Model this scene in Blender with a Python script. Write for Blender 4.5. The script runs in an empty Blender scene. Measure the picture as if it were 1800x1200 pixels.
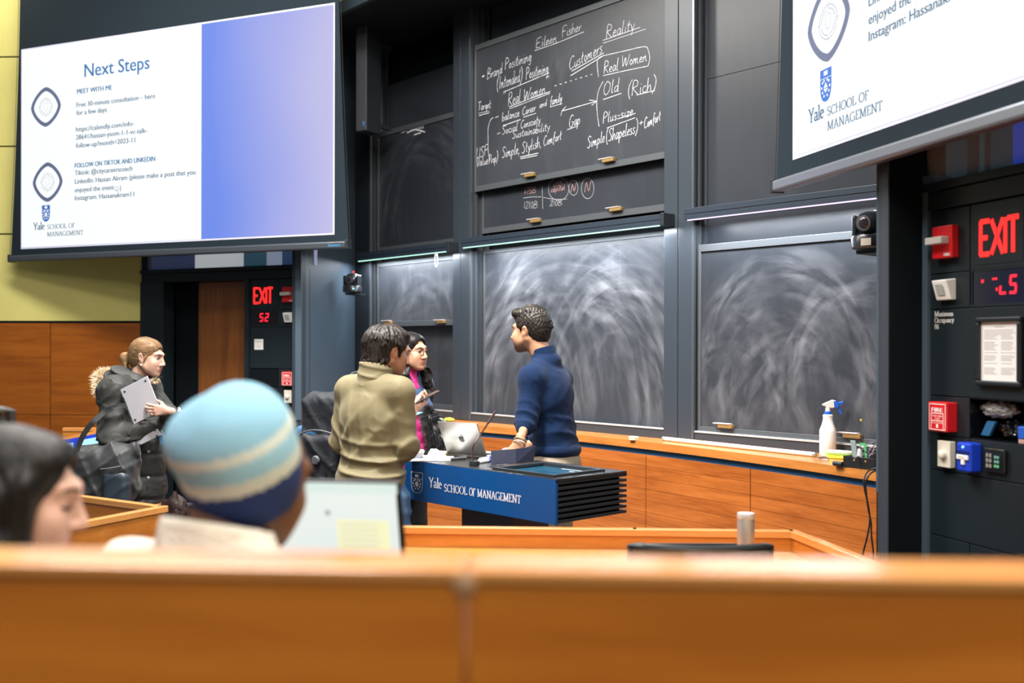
import bpy, bmesh, math, random
import numpy as np
from mathutils import Vector, Matrix
random.seed(7)
C = bpy.context.scene.collection
SC = bpy.context.scene

# ------------------------------------------------------------------ camera, world, light, exposure
F, CX, CY, EYE, RHO = 1850.0, 900.0, 606.0, 1.59, 0.002
cam_data = bpy.data.cameras.new('camera')
cam = bpy.data.objects.new('camera', cam_data); C.objects.link(cam)
cam_data.sensor_width = 36.0
cam_data.lens = F / 1800.0 * 36.0
cam_data.shift_y = (CY - 600.0) / 1800.0
cam_data.clip_start = 0.05
cr, sr = math.cos(RHO), math.sin(RHO)
cam.matrix_world = Matrix(((cr, -sr, 0, 0), (0, 0, -1, 0), (sr, cr, 0, EYE), (0, 0, 0, 1)))
cam_data.dof.use_dof = True
cam_data.dof.focus_distance = 6.0
cam_data.dof.aperture_fstop = 1.9
SC.camera = cam
SC.view_settings.view_transform = 'Standard'
SC.view_settings.look = 'None'
SC.view_settings.exposure = 0.0
SC.view_settings.gamma = 1.0
SC.view_settings.use_curve_mapping = False
world = bpy.data.worlds.new('room_ambient'); SC.world = world
world.use_nodes = True
world.node_tree.nodes['Background'].inputs[0].default_value = (0.80, 0.88, 1.0, 1)
world.node_tree.nodes['Background'].inputs[1].default_value = 0.13

def area(name, loc, target, sx, sy, power, col=(1, 0.96, 0.9), spread=math.pi):
    l = bpy.data.lights.new(name, 'AREA'); l.shape = 'RECTANGLE'; l.size = sx; l.size_y = sy
    l.energy = power; l.color = col; l.spread = spread
    o = bpy.data.objects.new(name, l); C.objects.link(o)
    o.location = loc
    d = Vector(target) - Vector(loc)
    o.rotation_euler = d.to_track_quat('-Z', 'Y').to_euler()
    return o
# ceiling luminaires of the hall (above the frame), then one added fill
area('overhead_light', (-1.6, 3.2, 5.15), (-1.6, 3.4, 0), 1.8, 0.7, 190)
area('overhead_light', (1.2, 2.4, 5.15), (1.2, 2.6, 0), 1.8, 0.7, 170)
area('overhead_light', (-0.9, 5.6, 5.15), (-0.6, 6.2, 0), 1.8, 0.7, 230)
area('overhead_light', (-3.2, 6.8, 5.15), (-3.0, 7.6, 0), 1.8, 0.7, 190)
area('overhead_light', (0.2, 0.3, 5.15), (0.2, 0.9, 0), 2.4, 0.8, 130)
area('overhead_light', (-0.3, -1.6, 5.15), (0.0, 1.4, 0.9), 2.4, 0.8, 160)  # added behind the camera to brighten the front rail panel
area('stage_spot', (-0.9, 4.3, 5.1), (-0.3, 6.4, 0.9), 0.6, 0.4, 130, (1, 0.97, 0.93), 1.4)
area('wall_washer', (-5.15, 9.25, 5.2), (-5.0, 9.6, 3.4), 1.3, 0.15, 22, (1, 0.95, 0.8))

# ------------------------------------------------------------------ pixel rays and plan frames
def ray(u, v):
    a = (u - CX) / F; b = (CY - v) / F
    return (a * cr - b * sr, 1.0, a * sr + b * cr)
def at(u, v, Y):
    d = ray(u, v); return Vector((d[0] * Y, Y, EYE + d[2] * Y))
def atz(u, v, z):
    d = ray(u, v); k = (z - EYE) / d[2]; return Vector((d[0] * k, k, z))
class Frame:
    """a vertical plane in plan: s runs along it to the right, n out of it towards the hall"""
    def __init__(self, x, y, deg):
        t = math.radians(deg); self.deg = deg; self.o = Vector((x, y, 0))
        self.e = Vector((math.cos(t), -math.sin(t), 0)); self.n = Vector((-math.sin(t), -math.cos(t), 0))
    def P(self, s, n, z):
        return self.o + self.e * s + self.n * n + Vector((0, 0, z))
    def hit(self, u, v, n=0.0):
        d = ray(u, v)
        k = (n + self.o.dot(self.n)) / (d[0] * self.n.x + d[1] * self.n.y)
        p = Vector((d[0] * k, d[1] * k, 0)) - self.o
        return p.dot(self.e), EYE + d[2] * k
def frame_at(u, v, Y, deg):
    p = at(u, v, Y); return Frame(p.x, p.y, deg)
B = Frame(0.476, 7.6, 50)              # chalkboard wall
LS = frame_at(612, 430, 8.05, 23.4)    # left projection screen
RS = frame_at(1366, 328, 5.10, 76.6)   # right projection screen
LX = frame_at(463, 520, 9.00, 26)      # exit wall on the left
RX = frame_at(1757, 410, 4.00, 74)     # exit wall on the right
YW = frame_at(252, 560, 9.60, 2)       # yellow side wall

# ------------------------------------------------------------------ materials
MATS = {}
def mat(name, col, rough=0.5, metal=0.0, spec=0.5, coat=0.0, emit=None, estr=1.0, bump=0.0, bscale=200, fold=0.0, fscale=14.0, alpha=1.0, trans=0.0, var=0.0, vscale=8.0, sheen=0.0):
    if name in MATS: return MATS[name]
    m = bpy.data.materials.new(name); m.use_nodes = True
    nt = m.node_tree; b = nt.nodes['Principled BSDF']
    b.inputs['Base Color'].default_value = (*col, 1)
    b.inputs['Roughness'].default_value = rough
    b.inputs['Metallic'].default_value = metal
    b.inputs['Specular IOR Level'].default_value = spec
    b.inputs['Coat Weight'].default_value = coat
    b.inputs['Coat Roughness'].default_value = 0.12
    b.inputs['Alpha'].default_value = alpha
    b.inputs['Transmission Weight'].default_value = trans
    b.inputs['Sheen Weight'].default_value = sheen
    if emit:
        b.inputs['Emission Color'].default_value = (*emit, 1)
        b.inputs['Emission Strength'].default_value = estr
    if bump or var or fold:
        tc = nt.nodes.new('ShaderNodeTexCoord')
    if bump:
        n = nt.nodes.new('ShaderNodeTexNoise'); n.inputs['Scale'].default_value = bscale; n.inputs['Detail'].default_value = 3
        bp = nt.nodes.new('ShaderNodeBump'); bp.inputs['Strength'].default_value = bump; bp.inputs['Distance'].default_value = 0.01
        nt.links.new(tc.outputs['Object'], n.inputs['Vector'])
        nt.links.new(n.outputs['Fac'], bp.inputs['Height']); nt.links.new(bp.outputs['Normal'], b.inputs['Normal'])
    if fold:                                   # soft creases of cloth
        n2 = nt.nodes.new('ShaderNodeTexNoise'); n2.noise_type = 'RIDGED_MULTIFRACTAL'; n2.inputs['Scale'].default_value = fscale; n2.inputs['Detail'].default_value = 2; n2.inputs['Distortion'].default_value = 1.2
        b2 = nt.nodes.new('ShaderNodeBump'); b2.inputs['Strength'].default_value = fold; b2.inputs['Distance'].default_value = 0.02
        nt.links.new(tc.outputs['Object'], n2.inputs['Vector']); nt.links.new(n2.outputs['Fac'], b2.inputs['Height'])
        if bump: nt.links.new(b2.outputs['Normal'], bp.inputs['Normal'])
        else: nt.links.new(b2.outputs['Normal'], b.inputs['Normal'])
    if var:
        n = nt.nodes.new('ShaderNodeTexNoise'); n.inputs['Scale'].default_value = vscale; n.inputs['Detail'].default_value = 4
        r = nt.nodes.new('ShaderNodeValToRGB')
        r.color_ramp.elements[0].position = 0.3; r.color_ramp.elements[1].position = 0.7
        r.color_ramp.elements[0].color = (*[c * (1 - var) for c in col], 1)
        r.color_ramp.elements[1].color = (*[min(1, c * (1 + var)) for c in col], 1)
        nt.links.new(tc.outputs['Object'], n.inputs['Vector']); nt.links.new(n.outputs['Fac'], r.inputs[0])
        nt.links.new(r.outputs[0], b.inputs['Base Color'])
    MATS[name] = m
    return m

def wood(name, dark, light, deg=0.0, vertical=False, rough=0.3, coat=0.25, scale=1.0):
    """veneer: grain stretched along the panel (frame angle deg) or up it"""
    if name in MATS: return MATS[name]
    m = bpy.data.materials.new(name); m.use_nodes = True
    nt = m.node_tree; b = nt.nodes['Principled BSDF']; N = nt.nodes.new; L = nt.links.new
    tc = N('ShaderNodeTexCoord'); mp = N('ShaderNodeMapping'); mp.vector_type = 'POINT'
    mp0 = N('ShaderNodeMapping'); mp0.inputs['Rotation'].default_value = (0, 0, math.radians(deg))
    mp.inputs['Scale'].default_value = (6 * scale, 6 * scale, 0.5 * scale) if vertical else (0.7 * scale, 2.5 * scale, 9 * scale)
    L(tc.outputs['Object'], mp0.inputs[0]); L(mp0.outputs[0], mp.inputs[0])
    n1 = N('ShaderNodeTexNoise'); n1.inputs['Scale'].default_value = 1.6; n1.inputs['Detail'].default_value = 5; n1.inputs['Distortion'].default_value = 0.6
    n2 = N('ShaderNodeTexNoise'); n2.inputs['Scale'].default_value = 11; n2.inputs['Detail'].default_value = 4; n2.inputs['Distortion'].default_value = 0.3
    L(mp.outputs[0], n1.inputs[0]); L(mp.outputs[0], n2.inputs[0])
    mx = N('ShaderNodeMath'); mx.operation = 'MULTIPLY_ADD'; mx.inputs[1].default_value = 0.45
    L(n2.outputs['Fac'], mx.inputs[0]); L(n1.outputs['Fac'], mx.inputs[2])
    r = N('ShaderNodeValToRGB'); r.color_ramp.elements[0].position = 0.5; r.color_ramp.elements[1].position = 0.92
    r.color_ramp.elements[0].color = (*dark, 1); r.color_ramp.elements[1].color = (*light, 1)
    L(mx.outputs[0], r.inputs[0]); L(r.outputs[0], b.inputs['Base Color'])
    b.inputs['Roughness'].default_value = rough; b.inputs['Coat Weight'].default_value = coat; b.inputs['Coat Roughness'].default_value = 0.2
    MATS[name] = m
    return m

def chalk_mat(name, base, arcs, haze=0.25, streak=0.5, tint=(0.42, 0.43, 0.47), seed=0.0):
    """slate with half-erased chalk: streaks that run round wiping arcs. Uses the panel's own uv in metres.
    arcs: (cx, cz, radius, width, strength)"""
    m = bpy.data.materials.new(name); m.use_nodes = True
    nt = m.node_tree; b = nt.nodes['Principled BSDF']; N = nt.nodes.new; L = nt.links.new
    uv = N('ShaderNodeUVMap'); uv.uv_map = 'panel'
    sep = N('ShaderNodeSeparateXYZ'); L(uv.outputs[0], sep.inputs[0])
    def M(op, a, b_=None, c=None, clamp=False):
        k = N('ShaderNodeMath'); k.operation = op; k.use_clamp = clamp
        for i, q in enumerate((a, b_, c)):
            if q is None: continue
            if isinstance(q, (int, float)): k.inputs[i].default_value = q
            else: L(q, k.inputs[i])
        return k.outputs[0]
    def noise(vec, scale, detail=3, dist=0.0):
        k = N('ShaderNodeTexNoise'); k.inputs['Scale'].default_value = scale; k.inputs['Detail'].default_value = detail
        k.inputs['Distortion'].default_value = dist; L(vec, k.inputs[0]); return k.outputs['Fac']
    def vec(x, y, z):
        k = N('ShaderNodeCombineXYZ')
        for i, q in enumerate((x, y, z)):
            if isinstance(q, (int, float)): k.inputs[i].default_value = q
            else: L(q, k.inputs[i])
        return k.outputs[0]
    X, Z = sep.outputs[0], sep.outputs[1]
    warp = noise(vec(X, Z, seed), 1.7, 2)
    X = M('ADD', X, M('MULTIPLY', M('SUBTRACT', warp, 0.5), 0.14))
    total = None
    for i, (cx, cz, R, W, S) in enumerate(arcs):
        dx = M('SUBTRACT', X, cx); dz = M('SUBTRACT', Z, cz)
        r = M('SQRT', M('ADD', M('MULTIPLY', dx, dx), M('MULTIPLY', M('MULTIPLY', dz, dz), 0.75)))
        th = M('ARCTAN2', dx, dz)
        st = noise(vec(M('MULTIPLY', r, 5.5), M('MULTIPLY', th, 0.8), seed + 3.7 * i), 2.6, 3.5, 0.5)
        st = M('MULTIPLY', M('SUBTRACT', st, 0.43), 3.4, clamp=True)
        band = M('SUBTRACT', 1.0, M('DIVIDE', M('ABSOLUTE', M('SUBTRACT', r, R)), W), clamp=True)
        up = M('ADD', M('MULTIPLY', dz, 1.3), 0.75, clamp=True)
        k = M('MULTIPLY', M('MULTIPLY', st, band), M('MULTIPLY', up, S))
        total = k if total is None else M('ADD', total, k)
    patch = M('MULTIPLY', M('SUBTRACT', noise(vec(X, Z, seed + 9), 2.0, 3), 0.28), 2.4, clamp=True)
    fall = noise(vec(M('MULTIPLY', X, 7.0), M('MULTIPLY', Z, 1.0), seed + 5), 1.5, 3, 0.8)
    fall = M('MULTIPLY', M('MULTIPLY', M('SUBTRACT', fall, 0.48), 4.0, clamp=True), streak)
    f = M('MULTIPLY', M('ADD', total, fall), patch)
    f = M('ADD', f, M('MULTIPLY', noise(vec(X, Z, seed + 2), 1.4, 3), haze))
    f = M('MULTIPLY', f, 0.26, clamp=True)
    mx = N('ShaderNodeMix'); mx.data_type = 'RGBA'
    L(f, mx.inputs[0]); mx.inputs[6].default_value = (*base, 1); mx.inputs[7].default_value = (*tint, 1)
    L(mx.outputs[2], b.inputs['Base Color'])
    rr = M('ADD', 0.34, M('MULTIPLY', f, 0.5)); L(rr, b.inputs['Roughness'])
    b.inputs['Specular IOR Level'].default_value = 0.45
    MATS[name] = m
    return m

# ------------------------------------------------------------------ mesh building
def wloc(o):
    v = Vector((0, 0, 0))
    while o: v += Vector(o.location); o = o.parent
    return v
class MB:
    def __init__(self): self.v = []; self.f = []; self.uv = []
    def quad(self, pts, uvs=None):
        i = len(self.v); self.v += [Vector(p) for p in pts]; self.f.append(tuple(range(i, i + len(pts)))); self.uv.append(uvs)
    def hexa(self, p):
        """p: 8 corners, bottom ring ccw seen from above then top ring"""
        i = len(self.v); self.v += [Vector(q) for q in p]
        for q in ((3, 2, 1, 0), (4, 5, 6, 7), (0, 1, 5, 4), (1, 2, 6, 5), (2, 3, 7, 6), (3, 0, 4, 7)):
            self.f.append(tuple(i + k for k in q)); self.uv.append(None)
    def box(self, fr, s0, s1, n0, n1, z0, z1):
        s0, s1 = sorted((s0, s1)); n0, n1 = sorted((n0, n1)); z0, z1 = sorted((z0, z1))
        self.hexa([fr.P(s0, n1, z0), fr.P(s1, n1, z0), fr.P(s1, n0, z0), fr.P(s0, n0, z0),
                   fr.P(s0, n1, z1), fr.P(s1, n1, z1), fr.P(s1, n0, z1), fr.P(s0, n0, z1)])
    def obox(self, c, R, h):
        """oriented box: centre, 3x3 rotation, half sizes"""
        c = Vector(c); hx, hy, hz = h
        self.hexa([c + R @ Vector(p) for p in ((-hx, -hy, -hz), (hx, -hy, -hz), (hx, hy, -hz), (-hx, hy, -hz), (-hx, -hy, hz), (hx, -hy, hz), (hx, hy, hz), (-hx, hy, hz))])
    def prism(self, pts, d):
        """polygon pts extruded by vector d"""
        n = len(pts); i = len(self.v); d = Vector(d)
        self.v += [Vector(p) for p in pts] + [Vector(p) + d for p in pts]
        nrm = sum((Vector(pts[k]).cross(Vector(pts[(k + 1) % n])) for k in range(n)), Vector((0, 0, 0)))
        fl = nrm.dot(d) > 0
        a, b = tuple(range(i, i + n)), tuple(range(i + n, i + 2 * n))
        self.f.append(a[::-1] if fl else a); self.f.append(b if fl else b[::-1])
        for k in range(n):
            q = (i + k, i + (k + 1) % n, i + n + (k + 1) % n, i + n + k)
            self.f.append(q if fl else q[::-1])
        self.uv += [None] * (n + 2)
    def tube(self, pts, r, n=8, closed=False):
        pts = [Vector(p) for p in pts]; m = len(pts)
        rs = r if isinstance(r, (list, tuple)) else [r] * m
        i0 = len(self.v); ref = None
        for k, p in enumerate(pts):
            if closed: t = pts[(k + 1) % m] - pts[k - 1]
            else: t = pts[min(k + 1, m - 1)] - pts[max(k - 1, 0)]
            t.normalize()
            if ref is None:
                ref = t.orthogonal().normalized()
            else:
                ref = (ref - t * ref.dot(t)).normalized()
            bn = t.cross(ref)
            for j in range(n):
                a = 2 * math.pi * j / n
                self.v.append(p + (ref * math.cos(a) + bn * math.sin(a)) * rs[k])
        for k in range(m if closed else m - 1):
            k2 = (k + 1) % m
            for j in range(n):
                j2 = (j + 1) % n
                self.f.append((i0 + k * n + j, i0 + k * n + j2, i0 + k2 * n + j2, i0 + k2 * n + j)); self.uv.append(None)
        if not closed:
            self.f.append(tuple(i0 + j for j in range(n))[::-1]); self.f.append(tuple(i0 + (m - 1) * n + j for j in range(n))); self.uv += [None, None]
    def lathe(self, c, prof, n=24, ax=Vector((0, 0, 1))):
        """prof: list of (radius, height) from bottom to top around axis ax through c"""
        c = Vector(c); ax = Vector(ax).normalized(); a = ax.orthogonal().normalized(); b = ax.cross(a)
        i0 = len(self.v)
        for r, h in prof:
            for j in range(n):
                t = 2 * math.pi * j / n
                self.v.append(c + ax * h + (a * math.cos(t) + b * math.sin(t)) * max(r, 1e-5))
        for k in range(len(prof) - 1):
            for j in range(n):
                j2 = (j + 1) % n
                self.f.append((i0 + k * n + j, i0 + k * n + j2, i0 + (k + 1) * n + j2, i0 + (k + 1) * n + j)); self.uv.append(None)
        self.f.append(tuple(i0 + j for j in range(n))[::-1]); self.f.append(tuple(i0 + (len(prof) - 1) * n + j for j in range(n))); self.uv += [None, None]
    def build(self, name, m, parent=None, bevel=0.0, smooth=False, seg=2):
        me = bpy.data.meshes.new(name)
        if parent is not None: off = wloc(parent)
        else:
            xs = [p for p in self.v]
            lo = Vector([min(p[i] for p in xs) for i in range(3)]); hi = Vector([max(p[i] for p in xs) for i in range(3)])
            off = Vector(((lo.x + hi.x) / 2, (lo.y + hi.y) / 2, lo.z))
        me.from_pydata([tuple(p - off) for p in self.v], [], self.f)
        if any(self.uv):
            ul = me.uv_layers.new(name='panel'); k = 0
            for fi, face in enumerate(self.f):
                for j in range(len(face)):
                    if self.uv[fi]: ul.data[k].uv = self.uv[fi][j]
                    k += 1
        for q in (m if isinstance(m, (list, tuple)) else [m]): me.materials.append(q)
        if smooth:
            me.polygons.foreach_set('use_smooth', [True] * len(me.polygons))
            try: me.set_sharp_from_angle(angle=math.radians(40))
            except Exception: pass
        me.update()
        o = bpy.data.objects.new(name, me); C.objects.link(o)
        if parent is not None: o.parent = parent
        else: o.location = off
        if bevel:
            bv = o.modifiers.new('edge', 'BEVEL'); bv.width = bevel; bv.segments = seg; bv.limit_method = 'ANGLE'; bv.angle_limit = math.radians(40)
            bv.harden_normals = False
        return o

def thing(name, label, cat, loc, group=None):
    o = bpy.data.objects.new(name, None); C.objects.link(o); o.empty_display_size = 0.05
    o.location = loc; o['label'] = label; o['category'] = cat
    if group: o['group'] = group
    return o
def tag(o, label, cat, group=None, kind=None):
    o['label'] = label; o['category'] = cat
    if group: o['group'] = group
    if kind: o['kind'] = kind
    return o
def struct(o):
    o['kind'] = 'structure'; return o
def fbox(name, m, fr, s0, s1, n0, n1, z0, z1, parent=None, bevel=0.0):
    b = MB(); b.box(fr, s0, s1, n0, n1, z0, z1); return b.build(name, m, parent, bevel)
W0 = Frame(0, 0, 0)   # s = x, n = -y

# ------------------------------------------------------------------ lettering
def text_mesh(s):
    cu = bpy.data.curves.new('lettering', 'FONT'); cu.body = s; cu.size = 1.0; cu.resolution_u = 3
    o = bpy.data.objects.new('lettering', cu); C.objects.link(o)
    dg = bpy.context.evaluated_depsgraph_get(); dg.update()
    me = bpy.data.meshes.new_from_object(o.evaluated_get(dg))
    v = [(p.co.x, p.co.y) for p in me.vertices]; f = [tuple(q.vertices) for q in me.polygons]
    bpy.data.objects.remove(o); bpy.data.curves.remove(cu); bpy.data.meshes.remove(me)
    return v, f
def put_text(mb, s, fr, n, s0, z0, width=None, cap=None, bold=0.0, dz=0.0):
    """flat lettering on a plane: s0,z0 = start of the baseline; width in m; cap height in m; dz = rise over the width"""
    v, f = text_mesh(s)
    x0 = min(p[0] for p in v); x1 = max(p[0] for p in v); ch = 0.729
    cap = cap or width / (x1 - x0) * ch
    sx = width / (x1 - x0) if width else cap / ch
    for ox in ((0.0, bold, -bold) if bold else (0.0,)):
        i = len(mb.v)
        for x, y in v:
            xx = (x - x0) * sx
            mb.v.append(fr.P(s0 + xx + ox, n + abs(ox) * 0.01, z0 + y / ch * cap + (dz * xx / width if width else 0)))
        for q in f: mb.f.append(tuple(i + k for k in q)); mb.uv.append(None)

def arc(cx, cy, rx, ry, a0, a1, n=10):
    return [(cx + rx * math.cos(math.radians(a0 + (a1 - a0) * k / n)), cy + ry * math.sin(math.radians(a0 + (a1 - a0) * k / n))) for k in range(n + 1)]
# roman capitals and a few small letters as pen strokes with serifs: (width, strokes, serif spots)
SERIF = {
 'C': (.72, [arc(.4, .5, .34, .5, 48, 312, 16)], [(.64, .86, .0, .2)]),
 'H': (.82, [[(.16, 0), (.16, 1)], [(.66, 0), (.66, 1)], [(.16, .52), (.66, .52)]], [(.16, 0), (.16, 1), (.66, 0), (.66, 1)]),
 'O': (.84, [arc(.42, .5, .36, .5, 0, 360, 22)], []),
 'L': (.62, [[(.16, 0), (.16, 1)], [(.16, .02), (.54, .02), (.57, .2)]], [(.16, 1), (.16, 0)]),
 'S': (.58, [arc(.28, .74, .2, .25, 30, 250, 10) + arc(.28, .25, .22, .25, 70, -150, 10)], []),
 'F': (.58, [[(.16, 0), (.16, 1)], [(.16, .98), (.5, .98), (.52, .82)], [(.16, .53), (.42, .53)]], [(.16, 0), (.16, 1)]),
 'M': (1.0, [[(.18, 0), (.18, 1)], [(.18, 1), (.5, .06)], [(.5, .06), (.82, 1)], [(.82, 1), (.82, 0)]], [(.18, 0), (.82, 0), (.14, 1), (.86, 1)]),
 'A': (.78, [[(.12, 0), (.38, 1)], [(.38, 1), (.66, 0)], [(.22, .34), (.54, .34)]], [(.12, 0), (.66, 0)]),
 'N': (.86, [[(.17, 0), (.17, 1)], [(.17, 1), (.69, 0)], [(.69, 0), (.69, 1)]], [(.17, 0), (.14, 1), (.69, 1)]),
 'G': (.8, [arc(.42, .5, .36, .5, 48, 330, 16), [(.7, .08), (.7, .42)]], [(.68, .42)]),
 'E': (.6, [[(.16, 0), (.16, 1)], [(.16, .98), (.5, .98), (.52, .84)], [(.16, .53), (.44, .53)], [(.16, .02), (.52, .02), (.55, .18)]], [(.16, 0), (.16, 1)]),
 'T': (.68, [[(.34, 0), (.34, 1)], [(.05, .82), (.07, .98), (.61, .98), (.63, .82)]], [(.34, 0)]),
 'Y': (.72, [[(.36, 0), (.36, .46)], [(.36, .46), (.1, 1)], [(.36, .46), (.62, 1)]], [(.36, 0), (.1, 1), (.62, 1)]),
 'a': (.46, [arc(.2, .42, .15, .2, 150, 0, 8) + [(.35, .1), (.42, .0)], arc(.2, .16, .15, .16, 60, 340, 10)], []),
 'l': (.28, [[(.14, 0), (.14, 1.05)]], [(.14, 0), (.1, 1.05)]),
 'e': (.46, [[(.06, .36), (.38, .36)] + arc(.22, .31, .17, .31, 10, 310, 14)], []),
 'x': (.48, [[(.08, .6), (.4, 0)], [(.4, .6), (.08, 0)]], [(.08, 0), (.4, 0), (.08, .6), (.4, .6)]),
 'i': (.26, [[(.13, 0), (.13, .6)], [(.12, .82), (.14, .88)]], [(.13, 0)]),
 'm': (.76, [[(.12, 0), (.12, .6)], [(.12, .45)] + arc(.25, .42, .13, .18, 150, 0, 6) + [(.38, 0)], [(.38, .45)] + arc(.51, .42, .13, .18, 150, 0, 6) + [(.64, 0)]], [(.12, 0), (.38, 0), (.64, 0)]),
 'u': (.54, [[(.12, .6), (.12, .2)] + arc(.26, .16, .14, .16, 180, 340, 6), [(.42, .6), (.42, 0)]], [(.1, .6), (.45, 0), (.4, .6)]),
 'c': (.42, [arc(.22, .3, .17, .3, 50, 310, 12)], []),
 'p': (.5, [[(.12, -.3), (.12, .6)], arc(.24, .3, .18, .3, 140, -140, 12)], [(.12, -.3), (.09, .6)]),
 'n': (.54, [[(.12, 0), (.12, .6)], [(.12, .45)] + arc(.27, .42, .15, .18, 150, 0, 6) + [(.42, 0)]], [(.12, 0), (.42, 0)]),
 'y': (.48, [[(.08, .6), (.26, .02)], [(.42, .6), (.2, -.2), (.08, -.28)]], [(.08, .6), (.42, .6)]),
 '8': (.5, [arc(.25, .74, .16, .24, 0, 360, 14), arc(.25, .26, .2, .26, 0, 360, 14)], []),
 '6': (.5, [[(.4, .98), (.22, .8), (.1, .5)] + arc(.25, .27, .17, .27, 160, -200, 14)], []),
 ' ': (.34, [], []),
}
def ribbon(mb, fr, n, pts, wfun):
    for (x0, z0), (x1, z1) in zip(pts, pts[1:]):
        dx, dz = x1 - x0, z1 - z0; l = math.hypot(dx, dz)
        if l < 1e-7: continue
        w = wfun(dx / l, dz / l) / 2; ex = w * 0.35
        ax, az = dx / l, dz / l; px, pz = -az * w, ax * w
        x0, z0, x1, z1 = x0 - ax * ex, z0 - az * ex, x1 + ax * ex, z1 + az * ex
        mb.quad([fr.P(x0 - px, n, z0 - pz), fr.P(x1 - px, n, z1 - pz), fr.P(x1 + px, n, z1 + pz), fr.P(x0 + px, n, z0 + pz)])
def serif_text(mb, s, fr, n, s0, z0, cap, width=None, slope=0.0, weight=1.0):
    tot = sum(SERIF[c][0] for c in s) * cap
    kx = (width / tot) if width else 1.0
    x = 0.0
    for c in s:
        w, strokes, ser = SERIF[c]
        T = lambda p: (s0 + (x + p[0] * cap) * kx, z0 + p[1] * cap + slope * (x + p[0] * cap) * kx)
        for st in strokes:
            ribbon(mb, fr, n, [T(p) for p in st], lambda ax, az: cap * weight * (0.055 + 0.085 * abs(az) ** 1.2))
        for sp in ser:
            ribbon(mb, fr, n + 0.0002, [T((sp[0] - .11, sp[1])), T((sp[0] + .11, sp[1]))], lambda ax, az: cap * weight * 0.055)
        x += w * cap
# ------------------------------------------------------------------ palette
SLATE = (0.018, 0.022, 0.029)
m_black = mat('black_metal', (0.016, 0.02, 0.025), 0.42, spec=0.5)
m_col = mat('column_paint', (0.033, 0.042, 0.054), 0.34, spec=0.5)
m_col2 = mat('track_metal', (0.16, 0.18, 0.20), 0.34, metal=0.75)
m_dark = mat('deep_black', (0.005, 0.007, 0.009), 0.8, spec=0.06)  # plain matt near-black for backings, cores and small dark parts
m_alu = mat('aluminium', (0.45, 0.47, 0.48), 0.38, metal=0.8)
m_sill = mat('sill_bright', (0.50, 0.52, 0.53), 0.4, metal=0.3)
m_frame = mat('board_frame', (0.095, 0.105, 0.115), 0.4, metal=0.35)
m_jamb = mat('jamb_blue_grey', (0.055, 0.085, 0.115), 0.5)
m_panel = mat('exit_panel', (0.010, 0.016, 0.020), 0.38, spec=0.35)
m_yellow = mat('yellow_wall', (0.56, 0.51, 0.165), 0.75, var=0.04, vscale=3)
m_brass = mat('brass', (0.62, 0.42, 0.16), 0.35, metal=0.7)
m_clip = mat('clip_brass', (0.26, 0.17, 0.06), 0.45, metal=0.2)
m_strip = mat('clip_strip', (0.48, 0.41, 0.39), 0.5)
m_white = mat('white_plastic', (0.74, 0.74, 0.71), 0.4)
m_red = mat('red_plastic', (0.55, 0.01, 0.015), 0.35)
m_chalk = mat('chalk', (0.70, 0.71, 0.75), 0.9)
m_chalk2 = mat('chalk_faint', (0.36, 0.36, 0.37), 0.9)
m_pink = mat('chalk_pink', (0.50, 0.28, 0.28), 0.9)
m_floor = mat('carpet', (0.05, 0.052, 0.06), 0.95, bump=0.5, bscale=300, var=0.2, vscale=60)
m_ceil = mat('ceiling_white', (0.7, 0.7, 0.68), 0.9)
w_counter = wood('wood_counter', (0.25, 0.063, 0.010), (0.43, 0.128, 0.024), B.deg, rough=0.25, coat=0.6)
w_ledge = wood('wood_ledge', (0.36, 0.12, 0.02), (0.54, 0.21, 0.05), B.deg, rough=0.3, coat=0.3)
w_wall = wood('wood_wainscot', (0.20, 0.050, 0.003), (0.32, 0.092, 0.007), 2, rough=0.35, coat=0.1)
w_door = wood('wood_door', (0.14, 0.045, 0.009), (0.25, 0.085, 0.018), 26, vertical=True, rough=0.4, coat=0.1)
w_bench = wood('wood_bench', (0.40, 0.115, 0.007), (0.54, 0.175, 0.016), 3, rough=0.3, coat=0.3)
w_bench2 = wood('wood_desk', (0.38, 0.12, 0.015), (0.54, 0.20, 0.035), 20, rough=0.3, coat=0.25)
m_rail = wood('wood_rail', (0.52, 0.21, 0.05), (0.64, 0.29, 0.085), 3, rough=0.22, coat=0.5)

# ------------------------------------------------------------------ shell
o = MB(); o.quad([(-6, -3, 0), (6, -3, 0), (6, 13, 0), (-6, 13, 0)]); f = o.build('floor', m_floor); struct(f)
o = MB(); o.box(W0, -6, 2.6, -2.75, 0.8, 0.001, 0.2); struct(o.build('floor_tier', m_floor))
o = MB(); o.quad([(-6, 13, 5.3), (6, 13, 5.3), (6, -3, 5.3), (-6, -3, 5.3)]); struct(o.build('ceiling', m_ceil))
TOP = 5.28
# board wall
struct(fbox('wall_front', m_dark, B, -3.12, 2.75, -0.35, -0.2, 0, TOP))
SOF = 4.34
struct(fbox('trim_soffit', m_black, B, -3.3, 2.9, -0.2, 0.72, SOF, SOF + 0.10))
struct(fbox('trim_fascia', m_jamb, B, -3.6, 3.1, 0.72, 0.76, SOF - 0.02, SOF + 0.07))
struct(fbox('wall_front_upper', m_yellow, B, -3.7, 3.2, 0.66, 0.74, SOF + 0.09, TOP))
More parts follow.
